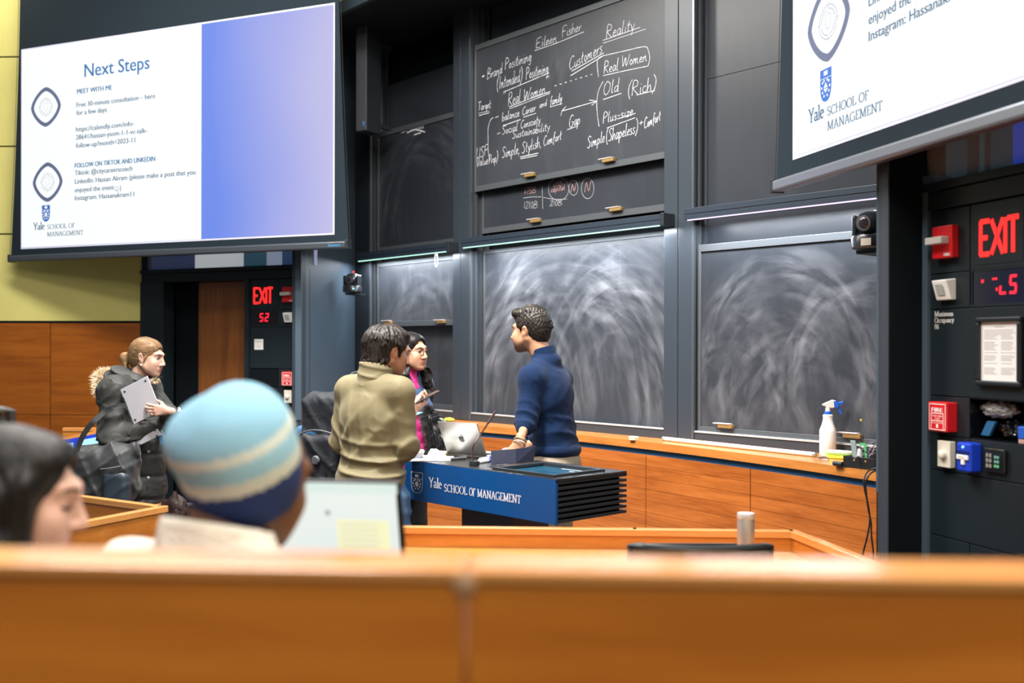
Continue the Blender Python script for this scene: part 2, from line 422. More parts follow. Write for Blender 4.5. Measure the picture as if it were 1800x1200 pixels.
# jamb walls between exit walls and board recess
def wall_between(name, m, p, q, z0, z1, t=0.05):
    p = Vector((p.x, p.y, 0)); q = Vector((q.x, q.y, 0)); d = (q - p); deg = -math.degrees(math.atan2(d.y, d.x))
    fr = Frame(p.x, p.y, deg); o = MB(); o.box(fr, 0, d.length, -t, 0, z0, z1); return struct(o.build(name, m))
jl0, jl1 = LX.P(0.527, 0.17, 0), B.P(-3.05, 0.0, 0)
wall_between('wall_left_jamb', m_jamb, jl0, jl1, 0.972, SOF)
jr0, jr1 = RX.P(-0.527, 0.17, 0), B.P(2.62, 0.0, 0)
wall_between('wall_right_jamb', m_jamb, jr1, jr0, 0.972, SOF)

# columns: pairs of painted pilasters with a joint
def column(name, s0, sm, s1):
    struct(fbox(name, m_col, B, s0, sm - 0.003, -0.2, 0.0, 0.975, SOF, bevel=0.003))
    struct(fbox(name, m_col, B, sm + 0.003, s1, -0.2, 0.0, 0.975, SOF, bevel=0.003))
column('trim_1', -1.509, -1.405, -1.284)
column('trim_2', 0.822, 0.943, 1.061)
struct(fbox('trim_3', m_black, B, -3.05, -2.80, -0.2, 0.0, 0.975, SOF))
struct(fbox('trim_4', m_black, B, 2.50, 2.62, -0.2, 0.0, 0.975, SOF))
# sliding tracks on the left side of every bay, base sill under the boards
def tracks(s, name):
    o = MB()
    o.box(B, s, s + 0.016, -0.02, 0.0, 0.975, SOF); o.box(B, s, s + 0.028, -0.062, -0.045, 0.975, SOF)
    o.box(B, s, s + 0.04, -0.115, -0.10, 0.975, SOF); o.box(B, s, s + 0.05, -0.17, -0.155, 0.975, SOF)
    struct(o.build(name, m_col2))
tracks(-1.284, 'trim_5'); tracks(1.061, 'trim_6'); tracks(-2.80, 'trim_7')
for k, (a, b_) in enumerate(((-2.8, -1.509), (-1.284, 0.822), (1.061, 2.5))):
    struct(fbox('trim_%d' % (8 + k), m_col, B, a, b_, -0.2, -0.01, 0.97, 1.03))
    struct(fbox('trim_%d_sill' % (8 + k), m_sill, B, a + 0.02, b_ - 0.005, -0.03, -0.004, 1.0302, 1.040))

# ------------------------------------------------------------------ chalkboards
def chalkboard(label, s0, s1, n, z0, z1, surf, rail=0.045, clips=(), frame=True, group='sliding chalkboards'):
    t = thing('chalkboard', label, 'chalkboard', B.P((s0 + s1) / 2, n, z0), group)
    o = MB(); o.box(B, s0, s1, n - 0.03, n - 0.012, z0, z1)
    i = [(s0, z0), (s1, z0), (s1, z1), (s0, z1)]
    o.quad([B.P(a, n - 0.010, b_) for a, b_ in i], i)
    o.build('slate_panel', surf, t)
    if frame:
        o = MB(); o.box(B, s0, s1, n - 0.03, n, z1 - rail, z1); o.box(B, s0, s1, n - 0.03, n, z0, z0 + rail)
        o.box(B, s0, s0 + 0.02, n - 0.03, n, z0 + rail, z1 - rail); o.box(B, s1 - 0.02, s1, n - 0.03, n, z0 + rail, z1 - rail)
        o.build('frame', m_frame, t, bevel=0.002)
    for (s, z) in clips:
        o = MB(); o.box(B, s - 0.04, s + 0.07, n, n + 0.03, z - 0.010, z + 0.014); k_ = o.build('chalk_clip', m_clip, t, bevel=0.003)
        o = MB(); o.box(B, s - 0.075, s + 0.055, n, n + 0.034, z + 0.0142, z + 0.021); o.build('clip_strip', m_strip, k_, bevel=0.002)
    return t
sm_mid = chalk_mat('slate_wiped_mid', SLATE, [(-0.25, 1.05, 1.0, 0.5, 1.2), (-0.75, 1.2, 0.62, 0.42, 1.1), (0.35, 1.25, 0.7, 0.5, 1.2), (-0.2, 0.5, 1.45, 0.6, 0.8)], haze=0.26, streak=0.18, seed=1)
sm_right = chalk_mat('slate_wiped_right', SLATE, [(1.72, 1.36, 0.60, 0.16, 1.5), (1.72, 1.30, 0.46, 0.22, 1.3), (2.28, 1.35, 0.48, 0.2, 1.3), (1.35, 1.3, 0.32, 0.2, 1.1), (1.9, 1.0, 0.55, 0.3, 0.7)], haze=0.22, streak=0.12, seed=4)
sm_left = chalk_mat('slate_wiped_left', SLATE, [(-2.1, 1.5, 0.5, 0.35, 0.7), (-1.8, 1.4, 0.55, 0.4, 0.5)], haze=0.5, streak=0.5, seed=8)
sm_l1 = chalk_mat('slate_dusty_left', SLATE, [(-1.95, 2.75, 0.62, 0.25, 0.7), (-2.2, 2.5, 0.7, 0.3, 0.3)], haze=0.10, streak=0.10, seed=12)
sm_m1 = chalk_mat('slate_written', SLATE, [(0.3, 3.1, 0.75, 0.25, 0.25)], haze=0.34, streak=0.12, seed=15)
sm_plain = chalk_mat('slate_plain', SLATE, [(0, 3, 1.2, 0.4, 0.12)], haze=0.16, streak=0.05, seed=20)

hs = lambda u, v, n: B.hit(u, v, n)[0]
hz = lambda u, v, n: B.hit(u, v, n)[1]
# middle bay
M1 = chalkboard('large raised chalkboard covered in white handwriting, middle bay', hs(834, 200, -.03), 0.83, -0.03, hz(1000, 308, -.03), hz(837, 79, -.03), sm_m1,
                clips=[(hs(932, 309, -.03), hz(932, 309, -.03)), (hs(1070, 283, -.03), hz(1070, 283, -.03))])
M2 = chalkboard('raised chalkboard half hidden behind the handwritten one, circled sums on it', hs(847, 400, -.09), 0.84, -0.09, hz(848, 411, -.09), 3.62, sm_plain,
                clips=[(hs(942, 389, -.09), hz(942, 389, -.09)), (hs(1083, 369, -.09), hz(1083, 369, -.09))])
M3 = chalkboard('large lower chalkboard wiped to grey chalk swirls, behind the navy sweater', hs(849, 600, -.09), 0.84, -0.09, hz(1000, 748, -.09), 2.36, sm_mid, rail=0.03)
M4 = chalkboard('dark blank chalkboard at the very top of the middle bay', hs(862, 30, -.15), 0.84, -0.15, 3.3, SOF, sm_plain, frame=False)
# left bay
L1 = chalkboard('dusty raised chalkboard below the column loudspeaker', -2.745, -1.50, -0.05, 2.44, hz(794, 197, -.05), sm_l1)
L2 = chalkboard('pale wiped chalkboard behind the heads of the three people by the lectern', -2.745, -1.50, -0.05, hz(760, 572, -.05), hz(700, 457, -.05), sm_left,
                clips=[(hs(776, 566, -.05), hz(776, 566, -.05)), (hs(683, 567, -.05), hz(683, 567, -.05))])
L3 = chalkboard('grey chalkboard beside the round glasses, reaching the ledge', -2.72, -1.49, -0.13, 1.03, 2.4, chalk_mat('slate_low_left', SLATE, [(-1.9, 1.0, 0.6, 0.3, 0.3)], haze=0.5, streak=0.1, seed=30))
L4 = chalkboard('black blank chalkboard at the top of the left bay', -2.72, -1.49, -0.13, 2.45, SOF - 0.35, sm_plain, frame=False)
# right bay
R1 = chalkboard('lower right chalkboard with big wiped arcs above the spray bottle', hs(1227, 600, -.03), 2.49, -0.03, hz(1300, 767, -.03), hz(1300, 424, -.03), sm_right,
                clips=[(hs(1275, 749, -.03), hz(1275, 749, -.03)), (hs(1497, 766, -.03), hz(1497, 766, -.03))])
R2 = chalkboard('blank chalkboard behind the purple light bar, right bay', hs(1243, 250, -.10), 2.5, -0.10, 2.0, hz(1248, 138, -.10), sm_plain, frame=False)
R3 = chalkboard('topmost blank chalkboard of the right bay beside the projection screen', hs(1243, 60, -.10), 2.5, -0.10, hz(1248, 138, -.10) + 0.004, SOF, sm_plain, frame=False)

# chalk handwriting -------------------------------------------------
GL = {
 'A': (.7, [(0, 0, .35, 1, .68, 0), (.14, .4, .56, .4)]), 'B': (.6, [(.05, 0, .08, 1, .4, .95, .45, .75, .1, .55, .5, .45, .52, .15, .05, 0)]),
 'C': (.6, [(.55, .85, .35, 1, .08, .7, .05, .3, .25, 0, .55, .12)]), 'E': (.55, [(.5, 1, .08, .95, .05, .5, .38, .55), (.05, .5, .05, .03, .5, 0)]),
 'F': (.55, [(.1, 0, .1, 1, .55, 1.02), (.1, .52, .42, .55)]), 'G': (.65, [(.55, .88, .3, 1, .05, .6, .1, .1, .4, 0, .58, .35, .35, .4)]),
 'I': (.3, [(.12, 0, .15, 1)]), 'N': (.6, [(.05, 0, .1, 1, .45, .05, .55, 1.05)]), 'O': (.65, [(.3, 1, .05, .7, .08, .2, .3, 0, .55, .3, .55, .75, .3, 1)]),
 'P': (.55, [(.08, 0, .1, 1, .42, .95, .48, .65, .1, .48)]), 'R': (.6, [(.05, 0, .08, 1, .42, .95, .42, .62, .1, .5, .55, 0)]),
 'S': (.5, [(.48, .88, .25, 1, .08, .78, .25, .55, .42, .3, .25, 0, .02, .1)]), 'T': (.6, [(.02, .95, .6, 1), (.3, .97, .28, 0)]),
 'U': (.55, [(.05, 1, .05, .25, .25, 0, .45, .25, .5, 1)]), 'V': (.5, [(.02, 1, .22, 0, .5, 1)]), 'W': (.85, [(.03, 1, .18, 0, .4, .75, .58, 0, .85, 1)]),
 'a': (.42, [(.36, .42, .18, .48, .05, .22, .15, 0, .32, .2, .36, .45, .36, .1, .44, .02)]), 'b': (.4, [(.06, 1, .05, .05, .28, .05, .34, .3, .2, .42, .06, .25)]),
 'c': (.34, [(.32, .42, .15, .46, .05, .2, .18, 0, .36, .08)]), 'd': (.44, [(.34, .4, .15, .45, .05, .18, .18, 0, .34, .25, .38, 1, .36, .1, .44, .02)]),
 'e': (.36, [(.05, .22, .3, .3, .22, .48, .06, .3, .1, .04, .36, .08)]), 'f': (.34, [(.36, .9, .24, 1, .16, .7, .12, -.25), (.02, .45, .32, .5)]),
 'g': (.4, [(.34, .42, .15, .46, .06, .2, .2, .05, .34, .4, .32, -.3, .1, -.3)]), 'h': (.42, [(.06, 1, .05, 0, .12, .35, .28, .45, .34, .2, .38, 0)]),
 'i': (.2, [(.1, .45, .1, .05, .18, .02), (.1, .68, .12, .7)]), 'k': (.4, [(.06, 1, .05, 0), (.34, .45, .08, .22, .38, 0)]), 'l': (.22, [(.12, 1, .08, .1, .2, .02)]),
 'm': (.62, [(.04, 0, .06, .45, .12, .3, .22, .45, .28, .05, .3, .3, .42, .46, .48, .05, .6, .02)]), 'n': (.42, [(.05, 0, .06, .45, .12, .3, .26, .46, .32, .08, .42, .02)]),
 'o': (.38, [(.2, .46, .05, .25, .18, 0, .34, .22, .2, .46)]), 'p': (.4, [(.05, .45, .04, -.35), (.05, .3, .2, .47, .34, .25, .2, .02, .05, .12)]), 'r': (.32, [(.05, .45, .06, 0, .1, .3, .3, .46)]),
 's': (.32, [(.28, .42, .12, .45, .1, .28, .26, .18, .2, 0, .02, .05)]), 't': (.3, [(.14, .85, .12, .1, .26, .02), (.02, .52, .28, .56)]), 'u': (.42, [(.05, .45, .06, .1, .2, 0, .32, .2, .34, .46, .34, .08, .42, .02)]),
 'v': (.36, [(.03, .45, .16, 0, .34, .46)]), 'w': (.52, [(.03, .45, .14, 0, .26, .35, .38, 0, .5, .46)]), 'x': (.36, [(.04, .45, .32, 0), (.32, .45, .04, 0)]), 'y': (.4, [(.04, .45, .18, .08), (.36, .46, .14, -.35)]),
 'z': (.36, [(.05, .44, .32, .44, .05, .02, .36, .04)]), '(': (.3, [(.28, 1.15, .06, .75, .06, .2, .24, -.2)]), ')': (.3, [(.04, 1.15, .26, .75, .24, .2, .04, -.2)]),
 ',': (.2, [(.1, .05, .04, -.15)]), ':': (.25, [(.1, .42, .12, .44), (.1, .08, .12, .1)]), '-': (.4, [(.05, .32, .36, .35)]), '+': (.45, [(.05, .35, .42, .38), (.22, .6, .24, .12)]), '"': (.3, [(.1, 1, .05, .7), (.24, 1, .2, .7)]),
 '1': (.25, [(.12, 1, .12, 0)]), '2': (.45, [(.05, .8, .25, 1, .4, .75, .05, 0, .45, .05)]), '0': (.45, [(.22, 1, .05, .5, .2, 0, .4, .5, .22, 1)]), '5': (.45, [(.42, 1, .1, .98, .08, .55, .35, .5, .36, .1, .05, 0)]), '7': (.42, [(.04, .98, .4, 1, .15, 0)]), '.': (.2, [(.08, .02, .12, .05)]), ' ': (.3, []),
}
def smooth_line(p, n=4):
    if len(p) < 3: return p
    out = []
    for i in range(len(p) - 1):
        p0, p1, p2, p3 = p[max(i - 1, 0)], p[i], p[i + 1], p[min(i + 2, len(p) - 1)]
        for k in range(n):
            t = k / n
            out.append(tuple(0.5 * (2 * b + (c - a) * t + (2 * a - 5 * b + 4 * c - d) * t * t + (3 * b - a - 3 * c + d) * t ** 3) for a, b, c, d in zip(p0, p1, p2, p3)))
    return out + [p[-1]]
class Chalk:
    def __init__(self, n): self.n = n; self.mb = MB(); self.w = 0.0037
    def pt(self, u, v): return B.hit(u, v, self.n)
    def line(self, pts, w=None, curve=True):
        q = [self.pt(*p) for p in pts]
        q = smooth_line(q, 6) if curve else q
        w = w or self.w
        ribbon(self.mb, B, self.n, q, lambda a, b: w * random.uniform(0.75, 1.25))
    def word(self, s, u0, v0, u1, v1, cap, w=None):
        a = self.pt(u0, v0); b = self.pt(u1, v1)
        top = self.pt(u0, v0 - cap); h = top[1] - a[1]
        tot = sum(GL[c][0] + 0.04 for c in s)
        k = 0.0; w = w or self.w
        dz = b[1] - a[1]; L_ = b[0] - a[0]
        for c in s:
            wd, st = GL[c]
            for q in st:
                pts = []
                for i in range(0, len(q), 2):
                    x = (k + q[i] + 0.12 * q[i + 1]) / tot
                    pts.append((a[0] + x * L_, a[1] + x * dz + q[i + 1] * h + random.uniform(-.02, .02) * h))
                ribbon(self.mb, B, self.n, smooth_line(pts), lambda a_, b_: w * random.uniform(0.7, 1.25))
            k += wd + 0.04
c = Chalk(-0.0385)
W_ = c.word; Ln = c.line
W_('Eileen', 942, 85, 979, 73, 17); W_('Fisher', 987, 66, 1022, 53, 18); Ln([(940, 89), (980, 75), (1026, 56)])
W_('Reality', 1065, 68, 1116, 52, 22); Ln([(1060, 71), (1125, 48)]); Ln([(1060, 76), (1135, 51)])
W_('Brand', 856, 140, 883, 128, 18); W_('Positining', 887, 123, 934, 106, 19); Ln([(848, 135), (851, 133)], 0.012)
W_('(Intended)', 873, 158, 918, 142, 22); W_('Positining', 924, 140, 964, 127, 20); Ln([(887, 161), (925, 145), (965, 128)])
W_('"', 882, 176, 888, 173, 14); W_('Real', 893, 187, 915, 178, 22); W_('Women', 920, 177, 959, 163, 19); Ln([(895, 188), (930, 174), (967, 161)]); Ln([(896, 191), (930, 178), (966, 164)]); W_('"', 958, 146, 965, 143, 10)
W_('Target:', 840, 195, 865, 189, 15); Ln([(841, 199), (860, 195)]); Ln([(842, 203), (860, 198)])
W_('-', 869, 211, 877, 208, 12); W_('balance', 882, 213, 913, 204, 15); W_('Career', 918, 203, 942, 194, 14); W_('and', 948, 190, 961, 185, 11); W_('family', 967, 185, 988, 178, 15); Ln([(884, 221), (915, 210)]); Ln([(920, 206), (942, 199)]); Ln([(967, 188), (988, 182)])
W_('-', 872, 240, 880, 237, 12); W_('Social', 882, 237, 910, 229, 15); W_('Consciety', 915, 226, 950, 216, 14); W_('Sustainability', 900, 244, 967, 228, 14)
W_('Simple,', 882, 278, 914, 269, 19); W_('Stylish,', 917, 270, 952, 257, 19); W_('Comfort', 955, 257, 987, 245, 17); Ln([(914, 276), (946, 269)]); Ln([(915, 279), (944, 273)])
W_('USP', 837, 279, 858, 272, 18); W_('(Value', 834, 294, 858, 288, 16); W_('Prop)', 859, 289, 875, 283, 16)
Ln([(867, 207), (862, 211), (858, 226), (858, 245), (858, 264), (861, 283)])
W_('Customers', 1000, 124, 1059, 91, 22); Ln([(1005, 125), (1061, 93)]); Ln([(1003, 133), (1062, 97)])
for q in range(8): Ln([(975 + 9 * q, 151 - 2.8 * q), (978 + 9 * q, 150 - 2.8 * q)])
Ln([(1052, 135), (1050, 106), (1060, 98)]); Ln([(1060, 98), (1100, 89), (1133, 82), (1140, 90), (1142, 103), (1139, 116)]); Ln([(1139, 116), (1100, 124), (1060, 133)])
W_('Real', 1061, 130, 1087, 123, 21); W_('Women', 1092, 118, 1137, 107, 20)
W_('Old', 1060, 168, 1088, 160, 23); Ln([(1060, 175), (1092, 164)]); W_('(Rich)', 1103, 170, 1153, 158, 24); Ln([(1119, 167), (1151, 159)])
Ln([(1060, 143), (1052, 160), (1049, 180), (1050, 200), (1053, 222)])
Ln([(988, 195), (1020, 186), (1048, 178)]); Ln([(1036, 176), (1048, 178), (1040, 185)]); Ln([(995, 187), (988, 195), (986, 203)])
W_('Gap', 1000, 224, 1020, 217, 20); Ln([(997, 228), (1016, 221)])
W_('Plus-size', 1059, 217, 1113, 202, 18); Ln([(1085, 209), (1117, 199)])
W_('Simple', 1032, 261, 1063, 249, 20); W_('(Shapeless)', 1065, 250, 1121, 233, 22); W_('+', 1123, 222, 1130, 220, 14); W_('Comfort', 1132, 226, 1161, 211, 18); Ln([(1067, 225), (1116, 207)])
c.mb.build('chalk_writing', m_chalk, M1)
c = Chalk(-0.0985); W_ = c.word; Ln = c.line
W_('1210B', 920, 366, 945, 366, 12); W_('210B', 966, 362, 988, 361, 10); Ln([(920, 348), (935, 346), (951, 346)]); Ln([(953, 325), (953.5, 345), (954, 367)]); Ln([(955, 347), (975, 350), (997, 350)])
for (x, y, rx, ry, st) in ((982, 332, 18, 20, 0), (1008, 330, 8, 13, 0), (1033, 331, 11, 18, 0)):
    Ln([(x + rx * math.cos(t / 12 * 6.28), y + ry * math.sin(t / 12 * 6.28)) for t in range(13)])
c.mb.build('chalk_writing', m_chalk2, M2)
c = Chalk(-0.0985); W_ = c.word
W_('175B', 921, 341, 942, 339, 10); W_('USB', 972, 329, 989, 326, 8); W_('capital', 968, 338, 993, 333, 10); W_('N', 1003, 338, 1012, 336, 14); W_('N', 1027, 338, 1038, 336, 16)
c.mb.build('chalk_writing', m_pink, M2)
c = Chalk(-0.0585); c.word('Covered', 714, 233, 745, 225, 9); c.line([(716, 233), (730, 228), (747, 232)], 0.012); c.line([(705, 234), (712, 231)]); c.line([(728, 237), (740, 233)], 0.008)
c.mb.build('chalk_writing', m_chalk, L1)

# light bars ---------------------------------------------------------
def light_bar(label, u0, v0, u1, v1, col, strip_col, estr, power, cord=False):
    n1 = 0.10
    s0, z0 = B.hit(u0, v0, n1); s1, z1 = B.hit(u1, v1, n1)
    z = (z0 + z1) / 2 + 0.004
    t = thing('light_bar', label, 'light', B.P((s0 + s1) / 2, 0.05, z), 'light bars over the chalkboards')
    o = MB(); o.box(B, s0 - 0.03, s1 + 0.02, 0.0, n1, z + 0.038, z + 0.075); o.box(B, s0 - 0.03, s1 + 0.02, 0.012, n1 - 0.004, z + 0.003, z + 0.036)
    o.build('housing', m_led, t, bevel=0.002)
    o = MB(); o.box(B, s0, s1, n1 - 0.012, n1 - 0.002, z - 0.004, z + 0.003)
    o.build('led_strip', mat('led_' + col, (0.1, 0.1, 0.1), emit=strip_col, estr=estr), t)
    o = MB(); o.box(B, s1 + 0.02, s1 + 0.05, 0.0, n1 + 0.01, z - 0.005, z + 0.08); o.build('end_bracket', m_black, t, bevel=0.004)
    if cord:
        p = [B.P(s1 - 0.13 + 0.02 * math.sin(a), n1, z - 0.06 + 0.06 * math.cos(a)) for a in [k * 0.5 for k in range(-6, 7)]]
        o = MB(); o.tube(p, 0.003, 6); o.build('hanging_loop', m_white, t)
    a = area('light_bar_lamp', B.P((s0 + s1) / 2, 0.085, z - 0.012), B.P((s0 + s1) / 2, 0.03, z - 1.0), s1 - s0, 0.02, power, strip_col and (0.86, 0.92, 1.0))
    a.rotation_euler = Matrix((B.e, -B.n, Vector((0, 0, 1)))).transposed().to_euler()   # points straight down, long side along the wall
    return t
m_led = mat('light_bar_paint', (0.02, 0.03, 0.045), 0.4)
light_bar('short light bar with greenish glow above the left chalkboard', 629, 461, 783, 441.7, 'green', (0.50, 1.0, 0.82), 1.35, 20, True)
light_bar('long light bar with greenish glow above the large wiped chalkboard', 813.3, 438, 1158, 395.3, 'green', (0.40, 1.0, 0.78), 1.35, 38)
light_bar('light bar with violet glow above the lower right chalkboard', 1207.5, 388.7, 1580, 344.0, 'violet', (0.82, 0.56, 1.0), 1.4, 24)

# ------------------------------------------------------------------ chalk counter
def counter_n(s): return 0.205 + 0.062 * (s + 0.05) ** 2 * (1.25 if s < 0 else 0.72)
CJ = [-2.80, -1.88, -0.95, -0.03, 0.886, 1.795, 2.70]
ct = thing('chalk_counter', 'long curved wood counter under the chalkboards with a blue reveal', 'counter', B.P(0, 0.1, 0))
def strip(mb, sa, sb, n_off, z0, z1, back=None, N=6):
    for k in range(N):
        a = sa + (sb - sa) * k / N; b_ = sa + (sb - sa) * (k + 1) / N
        na, nb = counter_n(a) + n_off, counter_n(b_) + n_off
        ba = bb = back if back is not None else None
        if back is None: ba, bb = na - 0.02, nb - 0.02
        mb.hexa([B.P(a, na, z0), B.P(b_, nb, z0), B.P(b_, bb, z0), B.P(a, ba, z0), B.P(a, na, z1), B.P(b_, nb, z1), B.P(b_, bb, z1), B.P(a, ba, z1)])
o = MB()
for a, b_ in zip(CJ, CJ[1:]): strip(o, a, b_, 0.0, 0.922, 0.970, back=-0.19 if a > -2.8 else -0.02)
o.build('ledge', w_ledge, ct)
o = MB()
for a, b_ in zip(CJ, CJ[1:]): strip(o, a, b_, -0.025, 0.885, 0.922)
o.build('reveal', mat('blue_reveal', (0.008, 0.085, 0.22), 0.3), ct)
for a, b_ in zip(CJ, CJ[1:]):
    o = MB()
    for k in range(12):
        strip(o, a + 0.003, b_ - 0.003, -0.005, 0.885 - 0.074 * (k + 1) + 0.0015, 0.885 - 0.074 * k, N=4)
    o.build('front_panel', w_counter, ct)
o = MB()
for a, b_ in zip(CJ, CJ[1:]): strip(o, a, b_, -0.03, 0.0, 0.884)
o.build('carcass', m_dark, ct)

# ------------------------------------------------------------------ loudspeaker and cameras
sp_n = 0.42
s0, zt = B.hit(625, 29, sp_n); s1, zb = B.hit(648, 226, sp_n)
t = thing('column_loudspeaker', 'tall slim black column loudspeaker beside the left chalkboards', 'loudspeaker', B.P((s0 + s1) / 2, sp_n - 0.1, zb))
SF = Frame(*(B.P(s0, sp_n, 0).to_2d()), 33)
w_ = 0.125
o = MB(); o.box(SF, 0, w_, -0.2, -0.006, zb, zt - 0.02); o.build('cabinet', m_black, t, bevel=0.01)
o = MB(); o.box(SF, 0.004, w_ - 0.004, -0.02, 0.0, zb + 0.01, zt - 0.04); o.build('grille', mat('speaker_grille', (0.085, 0.088, 0.105), 0.6, bump=0.4, bscale=900), t, bevel=0.006)
o = MB(); o.box(SF, 0.085, 0.105, 0.0, 0.002, zb + 0.06, zb + 0.085); o.box(SF, 0.088, 0.102, 0.0, 0.002, zb + 0.045, zb + 0.055); o.build('emblem', mat('speaker_emblem', (0.1, 0.3, 0.8), 0.4), t)
for z in (zt - 0.24, zb + 0.06):
    o = MB(); o.box(SF, 0.09, 0.12, -0.34, -0.2, z, z + 0.04); o.build('wall_bracket', m_black, t)

def ptz(label, c, yaw, k, led=True, note=False):
    t = thing('conference_camera', label, 'camera', c)
    c = Vector(c); R = Matrix.Rotation(yaw, 3, 'Z')     # local -y is where the lens looks
    q = lambda p: c + R @ (Vector(p) * k)
    mb_ = mat('camera_body', (0.02, 0.024, 0.03), 0.3)
    o = MB()
    o.lathe(c, [(0.075 * k, 0), (0.085 * k, 0.008 * k), (0.085 * k, 0.05 * k), (0.078 * k, 0.06 * k)], 28); o.build('base', mb_, t, smooth=True)
    for sx in (-1, 1):
        o = MB(); o.obox(q((0.066 * sx, 0.0, 0.105)), R, (0.012 * k, 0.035 * k, 0.05 * k)); o.build('yoke_arm', mb_, t, bevel=0.012 * k, seg=3)
    o = MB(); ax = R @ Vector((0, -1, -0.12)).normalized()
    o.lathe(q((0, 0.055, 0.125)), [(0.03 * k, 0), (0.05 * k, 0.008 * k), (0.053 * k, 0.05 * k), (0.05 * k, 0.1 * k), (0.04 * k, 0.115 * k)], 28, ax)
    h = o.build('head', mb_, t, smooth=True)
    o = MB(); o.lathe(q((0, 0.055, 0.125)) + ax * 0.114 * k, [(0.034 * k, 0), (0.034 * k, 0.006 * k), (0.027 * k, 0.008 * k)], 24, ax); o.build('lens_ring', mat('lens_ring', (0.2, 0.2, 0.22), 0.3, metal=0.6), h, smooth=True)
    o = MB(); o.lathe(q((0, 0.055, 0.125)) + ax * 0.121 * k, [(0.025 * k, 0), (0.02 * k, 0.004 * k), (0.008 * k, 0.006 * k)], 24, ax); o.build('lens', mat('lens_glass', (0.03, 0.02, 0.03), 0.05, coat=1.0), h, smooth=True)
    if led:
        o = MB(); o.obox(q((0.0, 0.02, 0.185)), R, (0.005 * k, 0.005 * k, 0.004 * k)); o.build('tally_light', mat('tally_red', (0.3, 0, 0), emit=(1, 0.02, 0.02), estr=6), t)
        o = MB(); o.obox(q((0.05, -0.074, 0.03)), R, (0.008 * k, 0.002 * k, 0.004 * k)); o.build('status_light', mat('tally_cyan', (0, 0.2, 0.3), emit=(0.2, 0.8, 1), estr=4), t)
    if note:
        fr = Frame(c.x, c.y, -math.degrees(yaw))
        o = MB(); o.box(fr, 0.0, 0.055, 0.086 * k, 0.0875 * k, c.z + 0.012, c.z + 0.048); lb = o.build('paper_label', mat('label_paper', (0.6, 0.55, 0.45), 0.8), t)
    o = MB(); o.obox(q((0, 0.06, -0.012)), R, (0.055 * k, 0.09 * k, 0.008 * k)); o.build('wall_shelf', m_black, t)
    return t
jd = (jl1 - jl0); jp = jl0 + jd * 0.62
ptz('small black conference camera on the blue grey wall left of the chalkboards', (jp.x + 0.16, jp.y - 0.10, at(605, 514, (jp.y - 0.1)).z), math.radians(-20), 1.0)
p = at(1527, 438, 5.35)
ptz('black conference camera with a paper label mounted right of the chalkboards', (p.x + 0.012, 5.35, p.z), math.radians(-48), 1.15, False, True)
# ------------------------------------------------------------------ exit walls, doors, windows
m_exit = mat('exit_letters', (0.5, 0.0, 0.0), emit=(1.0, 0.018, 0.016), estr=1.9)
m_led_red = mat('display_digits', (0.4, 0.0, 0.0), emit=(1.0, 0.012, 0.03), estr=2.6)
m_disp = mat('display_face', (0.006, 0.008, 0.03), 0.12, coat=0.6)
m_disp_l = mat('display_face_dark', (0.008, 0.006, 0.008), 0.2)
m_clear = mat('strobe_lens', (0.75, 0.75, 0.72), 0.12, trans=0.5)
m_paper = mat('paper', (0.72, 0.71, 0.70), 0.85)
m_ink = mat('ink_grey', (0.25, 0.25, 0.28), 0.9)
m_cream = mat('cream_plastic', (0.60, 0.57, 0.48), 0.45)

def SEG7(mb, fr, n, s0, z0, h, segs, w=None):
    """seven segment digit; segs is a string out of abcdefg"""
    w = w or h * 0.55; t = h * 0.14
    k = {'a': (0.12 * w, .88 * w, h - t, h), 'd': (0.12 * w, .88 * w, 0, t), 'g': (0.12 * w, .88 * w, h / 2 - t / 2, h / 2 + t / 2)}
    v = {'f': (0, h / 2, h), 'b': (w - t, h / 2, h), 'e': (0, 0, h / 2), 'c': (w - t, 0, h / 2)}
    sl = 0.1
    for g in segs:
        if g in k: a0, a1, b0, b1 = k[g]
        else: a0, b0, b1 = v[g]; a1 = a0 + t; b0 += t * .3; b1 -= t * .3
        mb.quad([fr.P(s0 + a + sl * b_, n, z0 + b_) for a, b_ in ((a0, b0), (a1, b0), (a1, b1), (a0, b1))])
EXIT_G = {'E': [((0, 0), (0, 1)), ((0, 1), (.9, 1)), ((0, .5), (.7, .5)), ((0, 0), (.9, 0))], 'X': [((0, 0), (1, 1)), ((0, 1), (1, 0))], 'I': [((.5, 0), (.5, 1))], 'T': [((.5, 0), (.5, 1)), ((0, 1), (1, 1))]}
def exit_letters(mb, fr, n, s0, s1, z0, z1):
    w = (s1 - s0); t = w * 0.10
    xs = {'E': (0, .25), 'X': (.30, .60), 'I': (.62, .72), 'T': (.74, 1.0)}
    for ch, (a, b_) in xs.items():
        for (x0, y0), (x1, y1) in EXIT_G[ch]:
            p = [(s0 + w * (a + (b_ - a) * x) , z0 + t / 2 + (z1 - z0 - t) * y) for x, y in ((x0, y0), (x1, y1))]
            ribbon(mb, fr, n, p, lambda ax, az: t)
def plate(mb, fr, s0, s1, n, z0, z1): mb.quad([fr.P(s0, n, z0), fr.P(s1, n, z0), fr.P(s1, n, z1), fr.P(s0, n, z1)])

